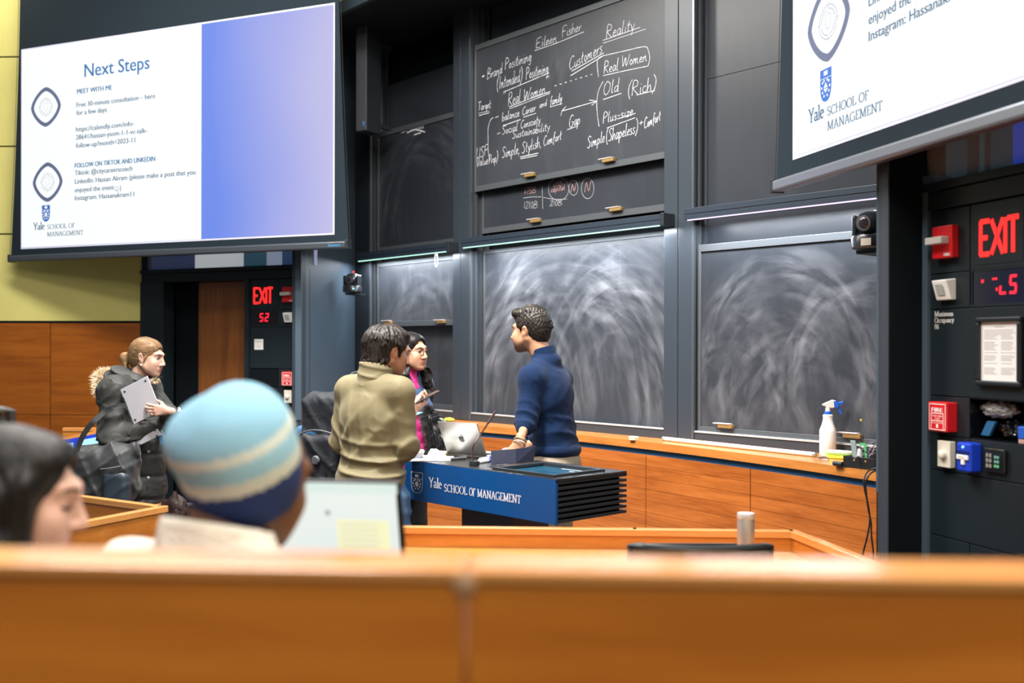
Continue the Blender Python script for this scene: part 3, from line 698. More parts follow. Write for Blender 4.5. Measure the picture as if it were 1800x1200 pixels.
def exit_wall(fr, sg, side):
    """sg=+1 left wall (panels run towards the boards with s), -1 mirrored right wall; local q: from the door outwards"""
    S = lambda q: q * sg
    def bx(name, m, q0, q1, n0, n1, z0, z1, parent=None, bevel=0.0): return fbox(name, m, fr, S(q0), S(q1), n0, n1, z0, z1, parent, bevel)
    # panel grid, each cover plate between dark joints
    wallname = 'wall_exit_' + side
    for q0, q1, z0, z1 in ((-0.17, 0.44, 0, 1.22), (-0.17, 0.44, 1.388, 2.16), (0.162, 0.44, 1.22, 1.388), (-0.17, -0.146, 1.22, 1.388)): struct(bx(wallname, m_dark, q0, q1, -0.12, -0.022, z0, z1))
    rows = [(0.0, 0.81, True), (0.81, 1.079, False), (1.079, 1.225, True), (1.225, 1.385, True), (1.385, 1.74, False), (1.74, 1.886, True), (1.886, 2.146, True)]
    k = 1
    for z0, z1, split in rows:
        for q0, q1 in (((-0.145, 0.160), (0.163, 0.40)) if split else ((-0.145, 0.40),)):
            if (z0 in (1.225,) and q0 < 0) or (z0 == 1.74 and q0 < 0): continue
            struct(bx('trim_%s_panel' % side, m_panel, q0 + 0.0015, q1 - 0.0015, -0.03, 0.0, z0 + 0.002, z1 - 0.002, bevel=0.0015))
    struct(bx('trim_%s_edge' % side, m_jamb if side == 'right' else m_panel, 0.402, 0.436, -0.12, 0.012, 0, 2.3))
    struct(bx('trim_%s_fin' % side, m_col, 0.44, 0.478, -0.02, 0.175, 0, SOF, bevel=0.003))
    struct(bx('trim_%s_fin_edge' % side, m_col, 0.484, 0.522, 0.10, 0.165, 0, SOF, bevel=0.003))
    # head above the panels, transom rail, door frame
    struct(bx('trim_%s_head' % side, m_panel, -1.4, 0.44, -0.12, 0.01, 2.150, 2.222))
    struct(bx('trim_%s_transom' % side, m_panel, -1.4, 0.44, -0.12, 0.02, 2.228, 2.262))
    struct(bx('trim_%s_door_jamb' % side, m_panel, -0.192, -0.147, -0.14, 0.015, 0, 2.15))
    struct(bx('trim_%s_outer' % side, m_panel, -1.385, -1.105, -0.10, 0.03, 0, 2.15))
    struct(bx('wall_%s_reveal' % side, m_dark, -1.12, -0.86, -0.4, -0.14, 0, 2.15))
    d = struct(bx('door_%d' % (1 if side == 'left' else 2), w_door, -0.875, -0.195, -0.20, -0.15, 0.0, 2.145))
    struct(bx('wall_%s_back' % side, m_dark, -1.5, 0.08, -0.55, -0.41, 0, TOP))  # added unseen backing that blocks light leaking in behind the door
    struct(bx('trim_%s_fin_side' % side, m_dark, 0.4365, 0.4398, -0.12, 0.17, 0, SOF))  # black plate, puts the shade on the fin's side into colour
    # transom window; the control room's light is put into glowing colour panels
    win = struct(bx('window_%d' % (1 if side == 'left' else 2), mat('window_glass', (0.9, 0.95, 1.0), 0.02, trans=0.0, alpha=0.12), -1.38, 0.44, -0.02, -0.012, 2.262, 3.2))
    cols = [(-1.38, -0.86, (0.008, 0.018, 0.06)), (-0.86, -0.30, (0.42, 0.45, 0.47)), (-0.30, -0.05, (0.01, 0.05, 0.08)), (-0.05, 0.12, (0.20, 0.24, 0.33)), (0.12, 0.30, (0.01, 0.035, 0.09)), (0.30, 0.46, (0.22, 0.24, 0.36))] if side == 'left' else \
           [(-1.38, 0.045, (0.008, 0.035, 0.27)), (0.045, 0.17, (0.006, 0.02, 0.03)), (0.17, 0.20, (0.003, 0.004, 0.006)), (0.20, 0.235, (0.008, 0.03, 0.04)), (0.235, 0.30, (0.003, 0.004, 0.006)), (0.30, 0.46, (0.006, 0.022, 0.03))]
    for i, (a, b_, cc) in enumerate(cols):
        k_ = 0.9 if side == 'left' else 0.8
        struct(bx('wall_%s_room_beyond' % side, mat('beyond_%s_%d' % (side, i), cc, 0.8, emit=cc, estr=k_), a, b_, -0.14, -0.10 - 0.004 * (i % 2), 2.262, 3.2))
    struct(bx('wall_%s_upper' % side, m_yellow, -1.4, 0.44, -0.12, 0.0, 3.2, TOP))
    lab = {'left': 'on the far left exit wall', 'right': 'on the near right exit wall'}[side]
    near = {'left': 'beside the wooden door', 'right': 'beside the framed notice'}[side]
    # exit sign
    t = thing('exit_sign', 'red lit EXIT lettering on a dark plate ' + lab, 'exit sign', fr.P(0, 0, 1.93), 'exit signs')
    o = MB(); o.box(fr, -0.125, 0.125, 0.0, 0.002, 1.905, 2.105); o.build('plate', m_panel, t)
    o = MB(); exit_letters(o, fr, 0.004, -0.097, 0.100, 1.934, 2.081); o.build('letters', m_exit, t)
    # number display
    a, b_ = (-0.13, 0.155)
    t = thing('wall_display', {'left': 'dark display showing 52 under the far EXIT sign', 'right': 'blue black display with broken red digits under the near EXIT sign'}[side], 'display', fr.P(S(0.01), 0, 1.75), 'number displays')
    o = MB(); o.box(fr, S(a), S(b_), -0.03, -0.004, 1.752, 1.882); o.build('face', m_disp if side == 'right' else m_disp_l, t)
    o = MB()
    for (z0, z1) in ((1.742, 1.752), (1.882, 1.888)): o.box(fr, S(-0.145), S(0.160), -0.03, 0.0, z0, z1)
    o.box(fr, S(a) - 0.006, S(a), -0.03, 0.0, 1.752, 1.882); o.box(fr, S(b_), S(b_) + 0.006, -0.03, 0.0, 1.752, 1.882); o.build('bezel', m_panel, t)
    o = MB()
    if side == 'left':
        SEG7(o, fr, -0.002, -0.045, 1.785, 0.072, 'afgcd'); o.build('digits', m_led_red, t); o = MB(); SEG7(o, fr, -0.002, 0.012, 1.785, 0.072, 'abged')
    else:
        SEG7(o, fr, -0.002, 0.045, 1.785, 0.072, 'afgcd'); o.build('digits', m_led_red, t); o = MB(); SEG7(o, fr, -0.002, -0.005, 1.785, 0.072, 'de')
        plate(o, fr, -0.04, -0.015, -0.002, 1.843, 1.850); plate(o, fr, -0.1, -0.088, -0.002, 1.835, 1.847); plate(o, fr, -0.02, -0.012, -0.002, 1.80, 1.812)
    o.build('digits', m_led_red, t)
    # strobe
    q = 0.285
    t = thing('fire_strobe', 'red fire strobe with clear lens ' + near + ', ' + lab, 'fire alarm', fr.P(S(q), 0, 1.94), 'fire strobes')
    c_ = S(q)
    o = MB(); o.box(fr, c_ - 0.06, c_ + 0.06, 0.0, 0.035, 1.945, 2.075); o.build('body', m_red, t, bevel=0.004)
    o = MB(); o.box(fr, c_ - 0.055, c_ + 0.045, 0.035, 0.075, 2.0, 2.03); o.build('lens', m_clear, t, bevel=0.004)
    o = MB(); put_text(o, 'FIRE', fr, 0.0365, c_ + 0.015, 1.952, width=0.036, cap=0.012, bold=0.001); o.build('lettering', m_white, t)
    # motion sensor
    t = thing('motion_sensor', 'small white wedge motion sensor ' + lab, 'sensor', fr.P(S(0.285), 0, 1.78), 'motion sensors')
    c_ = S(0.285)
    o = MB(); o.prism([fr.P(c_ - 0.045, 0, 1.775), fr.P(c_ - 0.045, 0.025, 1.775), fr.P(c_ - 0.045, 0.05, 1.855), fr.P(c_ - 0.045, 0, 1.862)], fr.e * 0.09); o.build('body', m_white, t, bevel=0.004)
    o = MB()
    o.quad([fr.P(c_ - 0.025, 0.0345, 1.795), fr.P(c_ + 0.018, 0.0345, 1.795), fr.P(c_ + 0.018, 0.0480, 1.838), fr.P(c_ - 0.025, 0.0480, 1.838)]); o.build('sensor_window', mat('sensor_window', (0.35, 0.38, 0.36), 0.3), t)
    # fire pull station
    t = thing('fire_pull_station', 'red FIRE pull station with white lettering ' + lab, 'fire alarm', fr.P(S(0.285), 0, 1.24), 'fire pull stations')
    c_ = S(0.29)
    o = MB(); o.box(fr, c_ - 0.058, c_ + 0.058, 0.0, 0.05, 1.243, 1.362); o.build('body', m_red, t, bevel=0.004)
    o = MB(); f_ = 0.0508; x0, x1 = c_ - 0.05, c_ + 0.05
    for (a0, a1, b0, b1) in ((x0, x1, 1.352, 1.355), (x0, x1, 1.249, 1.252), (x0, x0 + .003, 1.249, 1.355), (x1 - .003, x1, 1.249, 1.355), (x0 + .012, x1 - .012, 1.315, 1.318), (x0 + .012, x1 - .012, 1.285, 1.288), (x0 + .012, x0 + .015, 1.25, 1.318), (x1 - .015, x1 - .012, 1.25, 1.318), (c_ - .006, c_ + .006, 1.258, 1.272)):
        plate(o, fr, a0, a1, f_, b0, b1)
    put_text(o, 'FIRE', fr, f_, c_ - 0.034, 1.322, width=0.066, cap=0.018, bold=0.0015)
    put_text(o, 'PUSH HERE', fr, f_, c_ - 0.03, 1.302, width=0.06, cap=0.007); put_text(o, 'THEN', fr, f_, c_ - 0.014, 1.292, width=0.028, cap=0.007)
    put_text(o, 'PULL DOWN', fr, f_, c_ - 0.034, 1.275, width=0.068, cap=0.006)
    o.build('lettering', m_white, t)
    # dimmer
    t = thing('dimmer_plate', 'cream wall plate with a round knob ' + lab, 'switch', fr.P(S(0.285), 0, 1.1), 'dimmer plates')
    c_ = S(0.28)
    o = MB(); o.box(fr, c_ - 0.038, c_ + 0.038, 0.0, 0.028, 1.098, 1.205); o.build('plate', m_cream, t, bevel=0.003)
    o = MB(); o.lathe(fr.P(c_, 0.028, 1.15), [(0.019, 0), (0.018, 0.014), (0.013, 0.018)], 20, fr.n); o.build('knob', m_cream, t, smooth=True)
    return S
exit_wall(LX, 1, 'left'); exit_wall(RX, -1, 'right')
# left: small notice and blank niche door
t = thing('notice_card', 'small white printed card below the far display', 'notice', LX.P(-0.05, 0, 1.5))
o = MB(); o.box(LX, -0.095, 0.0, 0.0, 0.003, 1.545, 1.635); o.build('card', m_paper, t)
o = MB(); put_text(o, 'EXIT', LX, 0.0036, -0.06, 1.565, width=0.035, cap=0.012); plate(o, LX, -0.088, -0.08, 0.0036, 1.616, 1.624); plate(o, LX, -0.075, -0.02, 0.0036, 1.612, 1.617); o.build('printing', m_ink, t)
struct(fbox('trim_left_panel', m_dark, LX, -0.143, 0.158, -0.03, -0.004, 1.229, 1.381))
# right: lettering, framed notice, niche, blue station, keypad
o = MB()
s_, z_ = RX.hit(1643, 556); cap = 0.018
for k, line in enumerate(('Maximum', 'Occupancy', '86')):
    d = {'Maximum': None}.get(line)
    sx, zx = RX.hit(1643, (556, 567, 578)[k])
    x1 = RX.hit((1676, 1677, 1651)[k], 560)[0]
    for q, src in (('M', 'M'),): pass
    serif_text(o, line, RX, 0.001, sx, zx, 0.020, width=(x1 - sx), weight=1.15)
tag(o.build('occupancy_lettering', m_white), 'small white Maximum Occupancy 86 lettering on the dark panel', 'lettering')
t = thing('framed_notice', 'printed sheet in a thick black frame on the right wall', 'framed notice', RX.P(0, 0, 1.43))
f0, zt = RX.hit(1714, 558, .02); f1, zb = RX.hit(1793, 681, .02)
o = MB(); w_ = 0.020
o.box(RX, f0, f1, 0, 0.022, zt - w_, zt); o.box(RX, f0, f1, 0, 0.022, zb, zb + w_); o.box(RX, f0, f0 + w_, 0, 0.022, zb + w_, zt - w_); o.box(RX, f1 - w_, f1, 0, 0.022, zb + w_, zt - w_)
o.build('frame', mat('frame_black', (0.012, 0.016, 0.022), 0.28), t, bevel=0.006)
o = MB(); o.box(RX, f0 + w_, f1 - w_, 0, 0.008, zb + w_, zt - w_); o.build('sheet', m_paper, t)
o = MB(); r_ = random.Random(3); x0, x1 = f0 + w_ + 0.016, f1 - w_ - 0.012; zz = zt - w_ - 0.016; mid = (x0 + x1) / 2
plate(o, RX, mid - 0.03, mid + 0.02, 0.0086, zz - 0.003, zz); zz -= 0.012
while zz > zb + w_ + 0.02:
    if r_.random() < 0.86:
        for a, b_ in ((x0, mid - 0.008), (mid + 0.006, x1)) if zz < zt - w_ - 0.05 else ((x0, x1),):
            plate(o, RX, a, b_ - r_.uniform(0, 0.025), 0.0086, zz - 0.0022, zz)
    zz -= 0.0058
o.build('printing', mat('print_pale', (0.42, 0.41, 0.42), 0.9), t)
# niche with stored things
q0, q1, z0, z1 = -0.160, 0.145, 1.228, 1.382
struct(fbox('wall_niche', m_dark, RX, q0, q1, -0.26, -0.25, z0, z1))
for a in ((q0, q1, -0.25, -0.0, z0 - 0.004, z0), (q0, q1, -0.25, -0.0, z1, z1 + 0.004), (q0 - 0.004, q0, -0.25, 0, z0, z1), (q1, q1 + 0.004, -0.25, 0, z0, z1)):
    struct(fbox('trim_niche', mat('niche_gloss', (0.004, 0.005, 0.007), 0.15), RX, *a))
def lump(name, m, c, rad, seed, amp, label=None, cat=None, parent=None, n=24, squash=(1, 1, 1), fr=None, freq=3):
    bm = bmesh.new(); bmesh.ops.create_icosphere(bm, subdivisions=4, radius=1.0)
    from mathutils import noise as NZ
    o_ = MB()
    for v in bm.verts:
        d = v.co.copy(); k = 1 + amp * NZ.noise(d * freq + Vector((seed, seed * 2, 0))) + amp * 0.5 * NZ.noise(d * freq * 2.3 + Vector((seed, 0, 9)))
        p = Vector((d.x * squash[0], d.y * squash[1], d.z * squash[2])) * rad * k
        o_.v.append((fr.e * p.x - fr.n * p.y + Vector((0, 0, p.z)) if fr else p) + Vector(c))
    o_.f = [tuple(v.index for v in f.verts) for f in bm.faces]; o_.uv = [None] * len(o_.f); bm.free()
    return o_.build(name, m, parent, smooth=True)
m_bagclear = mat('clear_plastic', (0.22, 0.23, 0.23), 0.08, spec=0.8, coat=1.0, bump=1.0, bscale=60)
m_bagblack = mat('black_plastic', (0.006, 0.007, 0.009), 0.12, coat=0.8)
tag(lump('plastic_roll', m_bagclear, RX.P(-0.055, -0.05, 1.345), 0.034, 2, 0.25, fr=RX, squash=(2.7, 0.9, 0.95), freq=4), 'crumpled clear plastic roll in the wall niche', 'plastic bag')
tag(lump('black_bag', m_bagblack, RX.P(-0.03, -0.10, 1.272), 0.05, 5, 0.3, fr=RX, squash=(1.3, 0.9, 0.8)), 'shiny black bag at the bottom of the wall niche', 'plastic bag')
o = MB(); o.prism([RX.P(-0.135, -0.03, 1.24), RX.P(-0.09, -0.03, 1.24), RX.P(-0.055, -0.03, 1.297), RX.P(-0.1, -0.03, 1.297)], RX.n * -0.012)
tag(o.build('blue_card', mat('niche_blue', (0.02, 0.10, 0.22), 0.4)), 'dark blue card leaning in the wall niche', 'card')
t = thing('blue_binder', 'bright blue binder lying at the right of the wall niche', 'binder', RX.P(0.12, -0.06, 1.228))
o = MB(); o.box(RX, 0.072, 0.143, -0.15, -0.02, 1.243, 1.29); o.build('cover', mat('binder_blue', (0.02, 0.10, 0.52), 0.35), t, bevel=0.004)
o = MB(); o.box(RX, 0.075, 0.143, -0.15, -0.022, 1.2285, 1.242); o.build('pages', mat('binder_pages', (0.5, 0.3, 0.25), 0.7), t)
# blue pull station
t = thing('blue_pull_station', 'bright blue door release pull station with a white handle', 'switch', RX.P(-0.13, 0, 1.08))
c_ = -0.131
o = MB(); o.box(RX, c_ - 0.04, c_ + 0.04, 0, 0.055, 1.098, 1.212); o.build('body', mat('station_blue', (0.01, 0.045, 0.50), 0.3), t, bevel=0.008)
o = MB(); o.box(RX, c_ - 0.034, c_ + 0.034, 0.0545, 0.057, 1.167, 1.18); o.build('recess', mat('station_dark', (0.004, 0.012, 0.1), 0.4), t)
o = MB(); o.box(RX, c_ - 0.032, c_ + 0.032, 0.055, 0.062, 1.146, 1.164); o.box(RX, c_ - 0.007, c_ + 0.012, 0.055, 0.062, 1.126, 1.146); o.build('pull_handle', m_white, t, bevel=0.002)
o = MB(); put_text(o, 'PULL', RX, 0.0625, c_ - 0.018, 1.151, width=0.034, cap=0.008); o.build('lettering', mat('ink_red', (0.4, 0.1, 0.1), 0.7), t)
o = MB(); o.lathe(RX.P(c_, 0.055, 1.195), [(0.006, 0), (0.005, 0.004)], 12, RX.n); o.build('indicator', mat('indicator_cyan', (0.3, 0.7, 0.8), 0.2, emit=(0.3, 0.8, 1), estr=0.6), t)
# keypad
t = thing('card_keypad', 'black glossy keypad with lit buttons beside the blue pull station', 'keypad', RX.P(0.03, 0, 1.09))
k0, kz1 = RX.hit(1737, 786); k1, kz0 = RX.hit(1772, 832)
o = MB(); o.box(RX, k0, k1, 0, 0.018, kz0, kz1); o.build('body', mat('keypad_black', (0.006, 0.008, 0.012), 0.15, coat=0.8), t, bevel=0.003)
for i in range(3):
    for j in range(2):
        o = MB(); o.box(RX, k0 + 0.012 + j * 0.017, k0 + 0.023 + j * 0.017, 0.018, 0.021, kz1 - 0.034 - i * 0.02, kz1 - 0.02 - i * 0.02); o.build('button', mat('keypad_button', (0.22, 0.21, 0.19), 0.5), t)
        o = MB(); o.box(RX, k0 + 0.055 + j * 0.014, k0 + 0.064 + j * 0.014, 0.018, 0.02, kz1 - 0.036 - i * 0.017, kz1 - 0.026 - i * 0.017); o.build('indicator', mat('keypad_led%d' % (i == 2), (0.05, 0.2, 0.1), emit=((0.2, 0.7, 0.25) if i == 2 else (0.25, 0.4, 0.4)), estr=0.5), t)

# ------------------------------------------------------------------ yellow side wall with wood wainscot
for (z0, z1) in ((1.80, 2.590), (2.604, 3.393), (3.407, 4.212), (4.226, TOP)):
    struct(fbox('wall_left', m_yellow, YW, -3.2, -0.012, -0.1, 0.0, z0, z1))
struct(fbox('wall_left_core', m_dark, YW, -3.2, -0.01, -0.12, -0.02, 0, TOP))
struct(fbox('trim_left_rail', m_dark, YW, -3.2, -0.012, -0.1, 0.008, 1.784, 1.802))
for s0, s1 in ((-3.2, -2.14), (-2.14, -0.862), (-0.858, -0.015)):
    for z0, z1 in ((0.0, 0.94), (0.945, 1.782)): struct(fbox('wall_left_wainscot', w_wall, YW, s0 + 0.002, s1 - 0.002, -0.1, 0.003, z0, z1))
p, q = LX.P(-1.385, 0, 0), YW.P(-0.012, 0, 0)
struct(fbox('trim_left_corner', m_panel, YW, -0.012, 0.035, -0.12, 0.012, 0, TOP))
# the opposite side wall, out of frame on the right
e_ = RX.P(1.3, 0, 0); struct(fbox('wall_right', m_yellow, Frame(e_.x, e_.y, 98), 0, 4.5, -0.1, 0.0, 0, TOP))

# ------------------------------------------------------------------ projection screens
m_border = mat('screen_border', (0.014, 0.022, 0.030), 0.8, spec=0.08)
m_bar = mat('screen_bar', (0.06, 0.07, 0.085), 0.35, metal=0.3)
m_bar_r = mat('screen_bar_pale', (0.20, 0.22, 0.26), 0.3, metal=0.5)
m_slide = mat('slide_white', (0.05, 0.05, 0.05), 0.8, spec=0.0, emit=(0.95, 1.0, 1.0), estr=0.97)
mt = bpy.data.materials.new('slide_blue_gradient'); mt.use_nodes = True
nt = mt.node_tree; bs = nt.nodes['Principled BSDF']
uvn = nt.nodes.new('ShaderNodeUVMap'); uvn.uv_map = 'panel'; sp_ = nt.nodes.new('ShaderNodeSeparateXYZ')
nz = nt.nodes.new('ShaderNodeTexNoise'); nz.inputs['Scale'].default_value = 1.3; nz.inputs['Detail'].default_value = 1
mx1 = nt.nodes.new('ShaderNodeMath'); mx1.operation = 'MULTIPLY_ADD'; mx1.inputs[1].default_value = 0.4
mx2 = nt.nodes.new('ShaderNodeMath'); mx2.operation = 'MULTIPLY_ADD'; mx2.inputs[1].default_value = 0.85
rp = nt.nodes.new('ShaderNodeValToRGB'); rp.color_ramp.elements[0].position = 0.12; rp.color_ramp.elements[1].position = 1.0
rp.color_ramp.elements[0].color = (0.125, 0.24, 0.83, 1); rp.color_ramp.elements[1].color = (0.55, 0.52, 0.78, 1)
e3 = rp.color_ramp.elements.new(0.55); e3.color = (0.34, 0.38, 0.80, 1)
nt.links.new(uvn.outputs[0], sp_.inputs[0]); nt.links.new(uvn.outputs[0], nz.inputs[0])
nt.links.new(sp_.outputs[0], mx2.inputs[0]); mx2.inputs[2].default_value = -0.15
nt.links.new(nz.outputs['Fac'], mx1.inputs[0]); nt.links.new(mx2.outputs[0], mx1.inputs[2])
nt.links.new(mx1.outputs[0], rp.inputs[0]); nt.links.new(rp.outputs[0], bs.inputs['Emission Color']); bs.inputs['Emission Strength'].default_value = 0.95
bs.inputs['Base Color'].default_value = (0.03, 0.03, 0.035, 1); bs.inputs['Roughness'].default_value = 0.7; bs.inputs['Specular IOR Level'].default_value = 0.0
m_txt = mat('slide_ink_blue', (0.02, 0.09, 0.22), 0.8, emit=(0.03, 0.14, 0.34), estr=0.6)
m_txt2 = mat('slide_ink_dark', (0.02, 0.07, 0.16), 0.8, emit=(0.03, 0.13, 0.28), estr=0.6)
m_txt3 = mat('slide_ink_pale', (0.02, 0.05, 0.1), 0.8, emit=(0.03, 0.10, 0.20), estr=0.6)
m_ring = mat('slide_ring', (0.05, 0.06, 0.1), 0.8, emit=(0.06, 0.08, 0.16), estr=0.8)
m_faint = mat('slide_faint', (0.1, 0.1, 0.12), 0.8, emit=(0.36, 0.38, 0.46), estr=0.8)
m_thread = mat('black_thread', (0.01, 0.01, 0.012), 0.8)

def shield(mb, fr, n, c, w, h):
    pts = [(-.5, .5), (.5, .5), (.5, .0)] + [(.5 * math.cos(a) ** .8, -.5 * math.sin(a)) for a in [k * math.pi / 2 / 8 for k in range(1, 8)]] + [(0, -.5)] + [(-.5 * math.cos(a) ** .8, -.5 * math.sin(a)) for a in [k * math.pi / 2 / 8 for k in range(7, 0, -1)]] + [(-.5, 0)]
    return [fr.P(c[0] + x * w, n, c[1] + z * h) for x, z in pts[::-1]]
def shield_marks(mb, fr, n, c, w, h):
    plate(mb, fr, c[0] - .17 * w, c[0] + .17 * w, n, c[1] + .30 * h, c[1] + .44 * h)
    plate(mb, fr, c[0] - .5 * w, c[0] + .5 * w, n, c[1] + .205 * h, c[1] + .225 * h)
    mb.quad([fr.P(c[0] + x * w, n, c[1] + z * h) for x, z in ((-.2, -.08), (.2, -.08), (0, .1))])
    mb.quad([fr.P(c[0] + x * w, n, c[1] + z * h) for x, z in ((0, -.24), (.2, -.1), (-.2, -.1))])
    for x, z in ((-.28, .1), (.28, .1), (-.36, -.05), (.36, -.05), (-.28, -.2), (.28, -.2), (-.14, -.32), (.14, -.32), (-.14, .15), (.14, .15)):
        mb.quad([fr.P(c[0] + (x + .065 * math.cos(a)) * w, n, c[1] + (z + .05 * math.sin(a)) * h) for a in [k * math.pi / 4 for k in range(8)]])

def diamond_ring(mb, fr, n, c, rx, rz, t, fill=False):
    def pt(a, k):
        cs, sn = math.cos(a), math.sin(a); e = 1.5
        r = 1.0 / (abs(cs) ** e + abs(sn) ** e) ** (1 / e)
        return (c[0] + cs * r * (rx - k), c[1] + sn * r * (rz - k))
    N = 48; A = [2 * math.pi * k / N for k in range(N + 1)]
    for a, b_ in zip(A, A[1:]):
        p = [pt(a, 0), pt(b_, 0), pt(b_, t), pt(a, t)]
        mb.quad([fr.P(x, n, z) for x, z in p][::-1])

def screen(fr, name_label, s_bar0, s_bar1, w0, w1, mid, zb, zt, zbar, top, slide0, texts, gradient=True, bar_mat=None):
    """w0..w1 lit area; flared black borders; bar along the bottom"""
    t = thing('projection_screen', name_label, 'projection screen', fr.P((s_bar0 + s_bar1) / 2, 0, zbar), 'projection screens')
    fl = 0.11
    o = MB(); prof = lambda z: 0.035 + fl * max(0, (1 - (z - zbar) / (top - zbar))) ** 1.6
    zs = [zbar + (top - zbar) * k / 12 for k in range(13)]
    L_ = [fr.P(s_bar0 + 0.14 - prof(z), 0, z) for z in zs]; R_ = [fr.P(s_bar1 - 0.14 + prof(z), 0, z) for z in zs]
    for k in range(12): o.quad([L_[k], R_[k], R_[k + 1], L_[k + 1]])
    for k in range(12): o.quad([q - fr.n * 0.004 for q in (R_[k], L_[k], L_[k + 1], R_[k + 1])])
    o.build('border_fabric', m_border, t)
    o = MB(); o.box(fr, s_bar0, s_bar1, -0.03, 0.03, zbar - 0.028, zbar + 0.028); o.build('bottom_bar', bar_mat or m_bar, t, bevel=0.012)
    for s in (s_bar0, s_bar1):
        o = MB(); o.box(fr, s - 0.012, s + 0.012, -0.034, 0.034, zbar - 0.032, zbar + 0.036); o.build('bar_end_cap', m_black, t, bevel=0.004)
    for s, sg in ((s_bar0, 1), (s_bar1, -1)):
        o = MB(); o.tube([fr.P(s + sg * (0.135 - prof(z)) - sg * 0.012, 0, z) for z in zs], 0.002, 5); o.build('tension_cord', m_thread, t)
    o = MB(); o.box(fr, s_bar0 + 0.02, s_bar1 - 0.02, -0.12, 0.12, top, top + 0.18); o.build('roller_case', m_black, t)
    im = MB(); plate(im, fr, w0 - 0.012, w1 + 0.012, 0.0015, zb - 0.014, zt + 0.014); im.build('image_edge', mat('image_edge', (0.4, 0.4, 0.45), 0.6, emit=(0.35, 0.36, 0.55), estr=0.7), t)
    o = MB(); plate(o, fr, w0, mid, 0.003, zb, zt); sl = o.build('slide_white', m_slide, t)
    if gradient:
        o = MB(); o.quad([fr.P(mid, 0.003, zb), fr.P(w1, 0.003, zb), fr.P(w1, 0.003, zt), fr.P(mid, 0.003, zt)], [(0, 0), (1, 0), (1, 0.9), (0, 0.9)]); o.build('slide_gradient', mt, t)
    texts(fr, slide0, sl)
    return t
def slide_texts(fr, off, par):
    n = 0.0042
    P_ = lambda u, v: (lambda h: (h[0] - (-3.40) + off, h[1]))(LS.hit(u, v))
    def tx(s, u0, v0, u1, cap, m, bold=0.0):
        a = P_(u0, v0); b_ = P_(u1, v0); c_ = P_(u0, v0 - cap)
        o = MB(); put_text(o, s, fr, n, a[0], a[1], width=b_[0] - a[0], cap=c_[1] - a[1], bold=bold)
        o.build('slide_text', m, par)
    tx('Next Steps', 150, 135.5, 264, 24, m_txt, 0.002)
    tx('MEET WITH ME', 137, 165, 198, 8.5, m_txt2, 0.0022)
    for s, u0, v0, u1 in (('Free 30-minute consultation \u2013 here', 136, 188.5, 274), ('for a few days', 136, 202.5, 189), ('https://calendly.com/info-', 135, 231.5, 237), ('28641/hassan-ysom-1-1-vc-talk-', 135, 245.5, 260), ('follow-up?month=2023-11', 135, 260, 239),
                          ('Tiktok: @citycareerscoach', 133, 308, 234), ('LinkedIn: Hassan Akram (please make a post that you', 133, 323, 345), ('enjoyed the event', 133, 338, 202), (')', 212, 334, 214), ('Instagram: Hassanakram11', 133, 352, 237)):
        tx(s, u0, v0, u1, 8.6, m_txt3, 0.0012)
    tx('FOLLOW ON TIKTOK AND LINKEDIN', 133, 295, 274, 8.5, m_txt2, 0.0022)
    o = MB(); c_ = P_(207, 332)
    N = 20
    for k in range(N): ribbon(o, fr, n, [(c_[0] + 0.02 * math.cos(2 * math.pi * j / N), c_[1] + 0.02 * math.sin(2 * math.pi * j / N)) for j in (k, k + 1)], lambda a, b_: 0.003)
    ribbon(o, fr, n, [(c_[0] + x, c_[1] + z) for x, z in ((-.01, -.004), (-.004, -.011), (.004, -.011), (.01, -.004))], lambda a, b_: 0.003)
    for x in (-.007, .007): plate(o, fr, c_[0] + x - .002, c_[0] + x + .002, n, c_[1] + .004, c_[1] + .009)
    o.build('smiley_mark', m_txt3, par)
    for (u, v) in ((82, 188), (85, 320)):
        c_ = P_(u, v); rx = P_(u + 26.5, v)[0] - c_[0]; rz = P_(u, v - 35)[1] - c_[1]
        o = MB(); diamond_ring(o, fr, n, c_, rx, rz, 0.036); o.build('diamond_ring', m_ring, par)
        o = MB()
        for R_ in (.075, .058):
            for k in range(24):
                if k % 6 == 0 and R_ < .07: continue
                ribbon(o, fr, n, [(c_[0] + R_ * math.cos(2 * math.pi * j / 24), c_[1] + R_ * math.sin(2 * math.pi * j / 24)) for j in (k, k + .8)], lambda a, b_: 0.005)
        for a in range(4):
            ca, sa = math.cos(a * math.pi / 2), math.sin(a * math.pi / 2)
            ribbon(o, fr, n, [(c_[0] + .06 * ca, c_[1] + .06 * sa), (c_[0] + .09 * ca, c_[1] + .09 * sa)], lambda a_, b_: 0.003)
        ribbon(o, fr, n, [(c_[0] + x, c_[1] + z) for x, z in ((-.02, .03), (-.025, 0), (-.012, -.03), (.012, -.03), (.025, 0), (.02, .03), (0, .04), (-.02, .03))], lambda a_, b_: 0.003)
        o.build('faint_emblem', m_faint, par)
    c_ = P_(82.2, 375); w = 0.095; h = 0.145
    o = MB(); o.quad(shield(o, fr, n, c_, w, h)); o.build('shield_emblem', mat('slide_shield', (0.01, 0.06, 0.25), 0.8, emit=(0.01, 0.075, 0.3), estr=0.8), par)
    o = MB(); shield_marks(o, fr, n + 0.0008, c_, w, h); o.build('shield_marks', m_slide, par)
    for s, u0, v0, u1, cap in (('Yale', 60, 404, 80, 12), ('SCHOOL OF', 84, 402.5, 133, 7.6), ('MANAGEMENT', 84, 415.5, 148, 7.6)):
        a = P_(u0, v0); b_ = P_(u1, v0); q = P_(u0, v0 - cap)
        o = MB(); serif_text(o, s, fr, n, a[0], a[1], q[1] - a[1], width=b_[0] - a[0], weight=1.25); o.build('school_lettering', m_txt3, par)
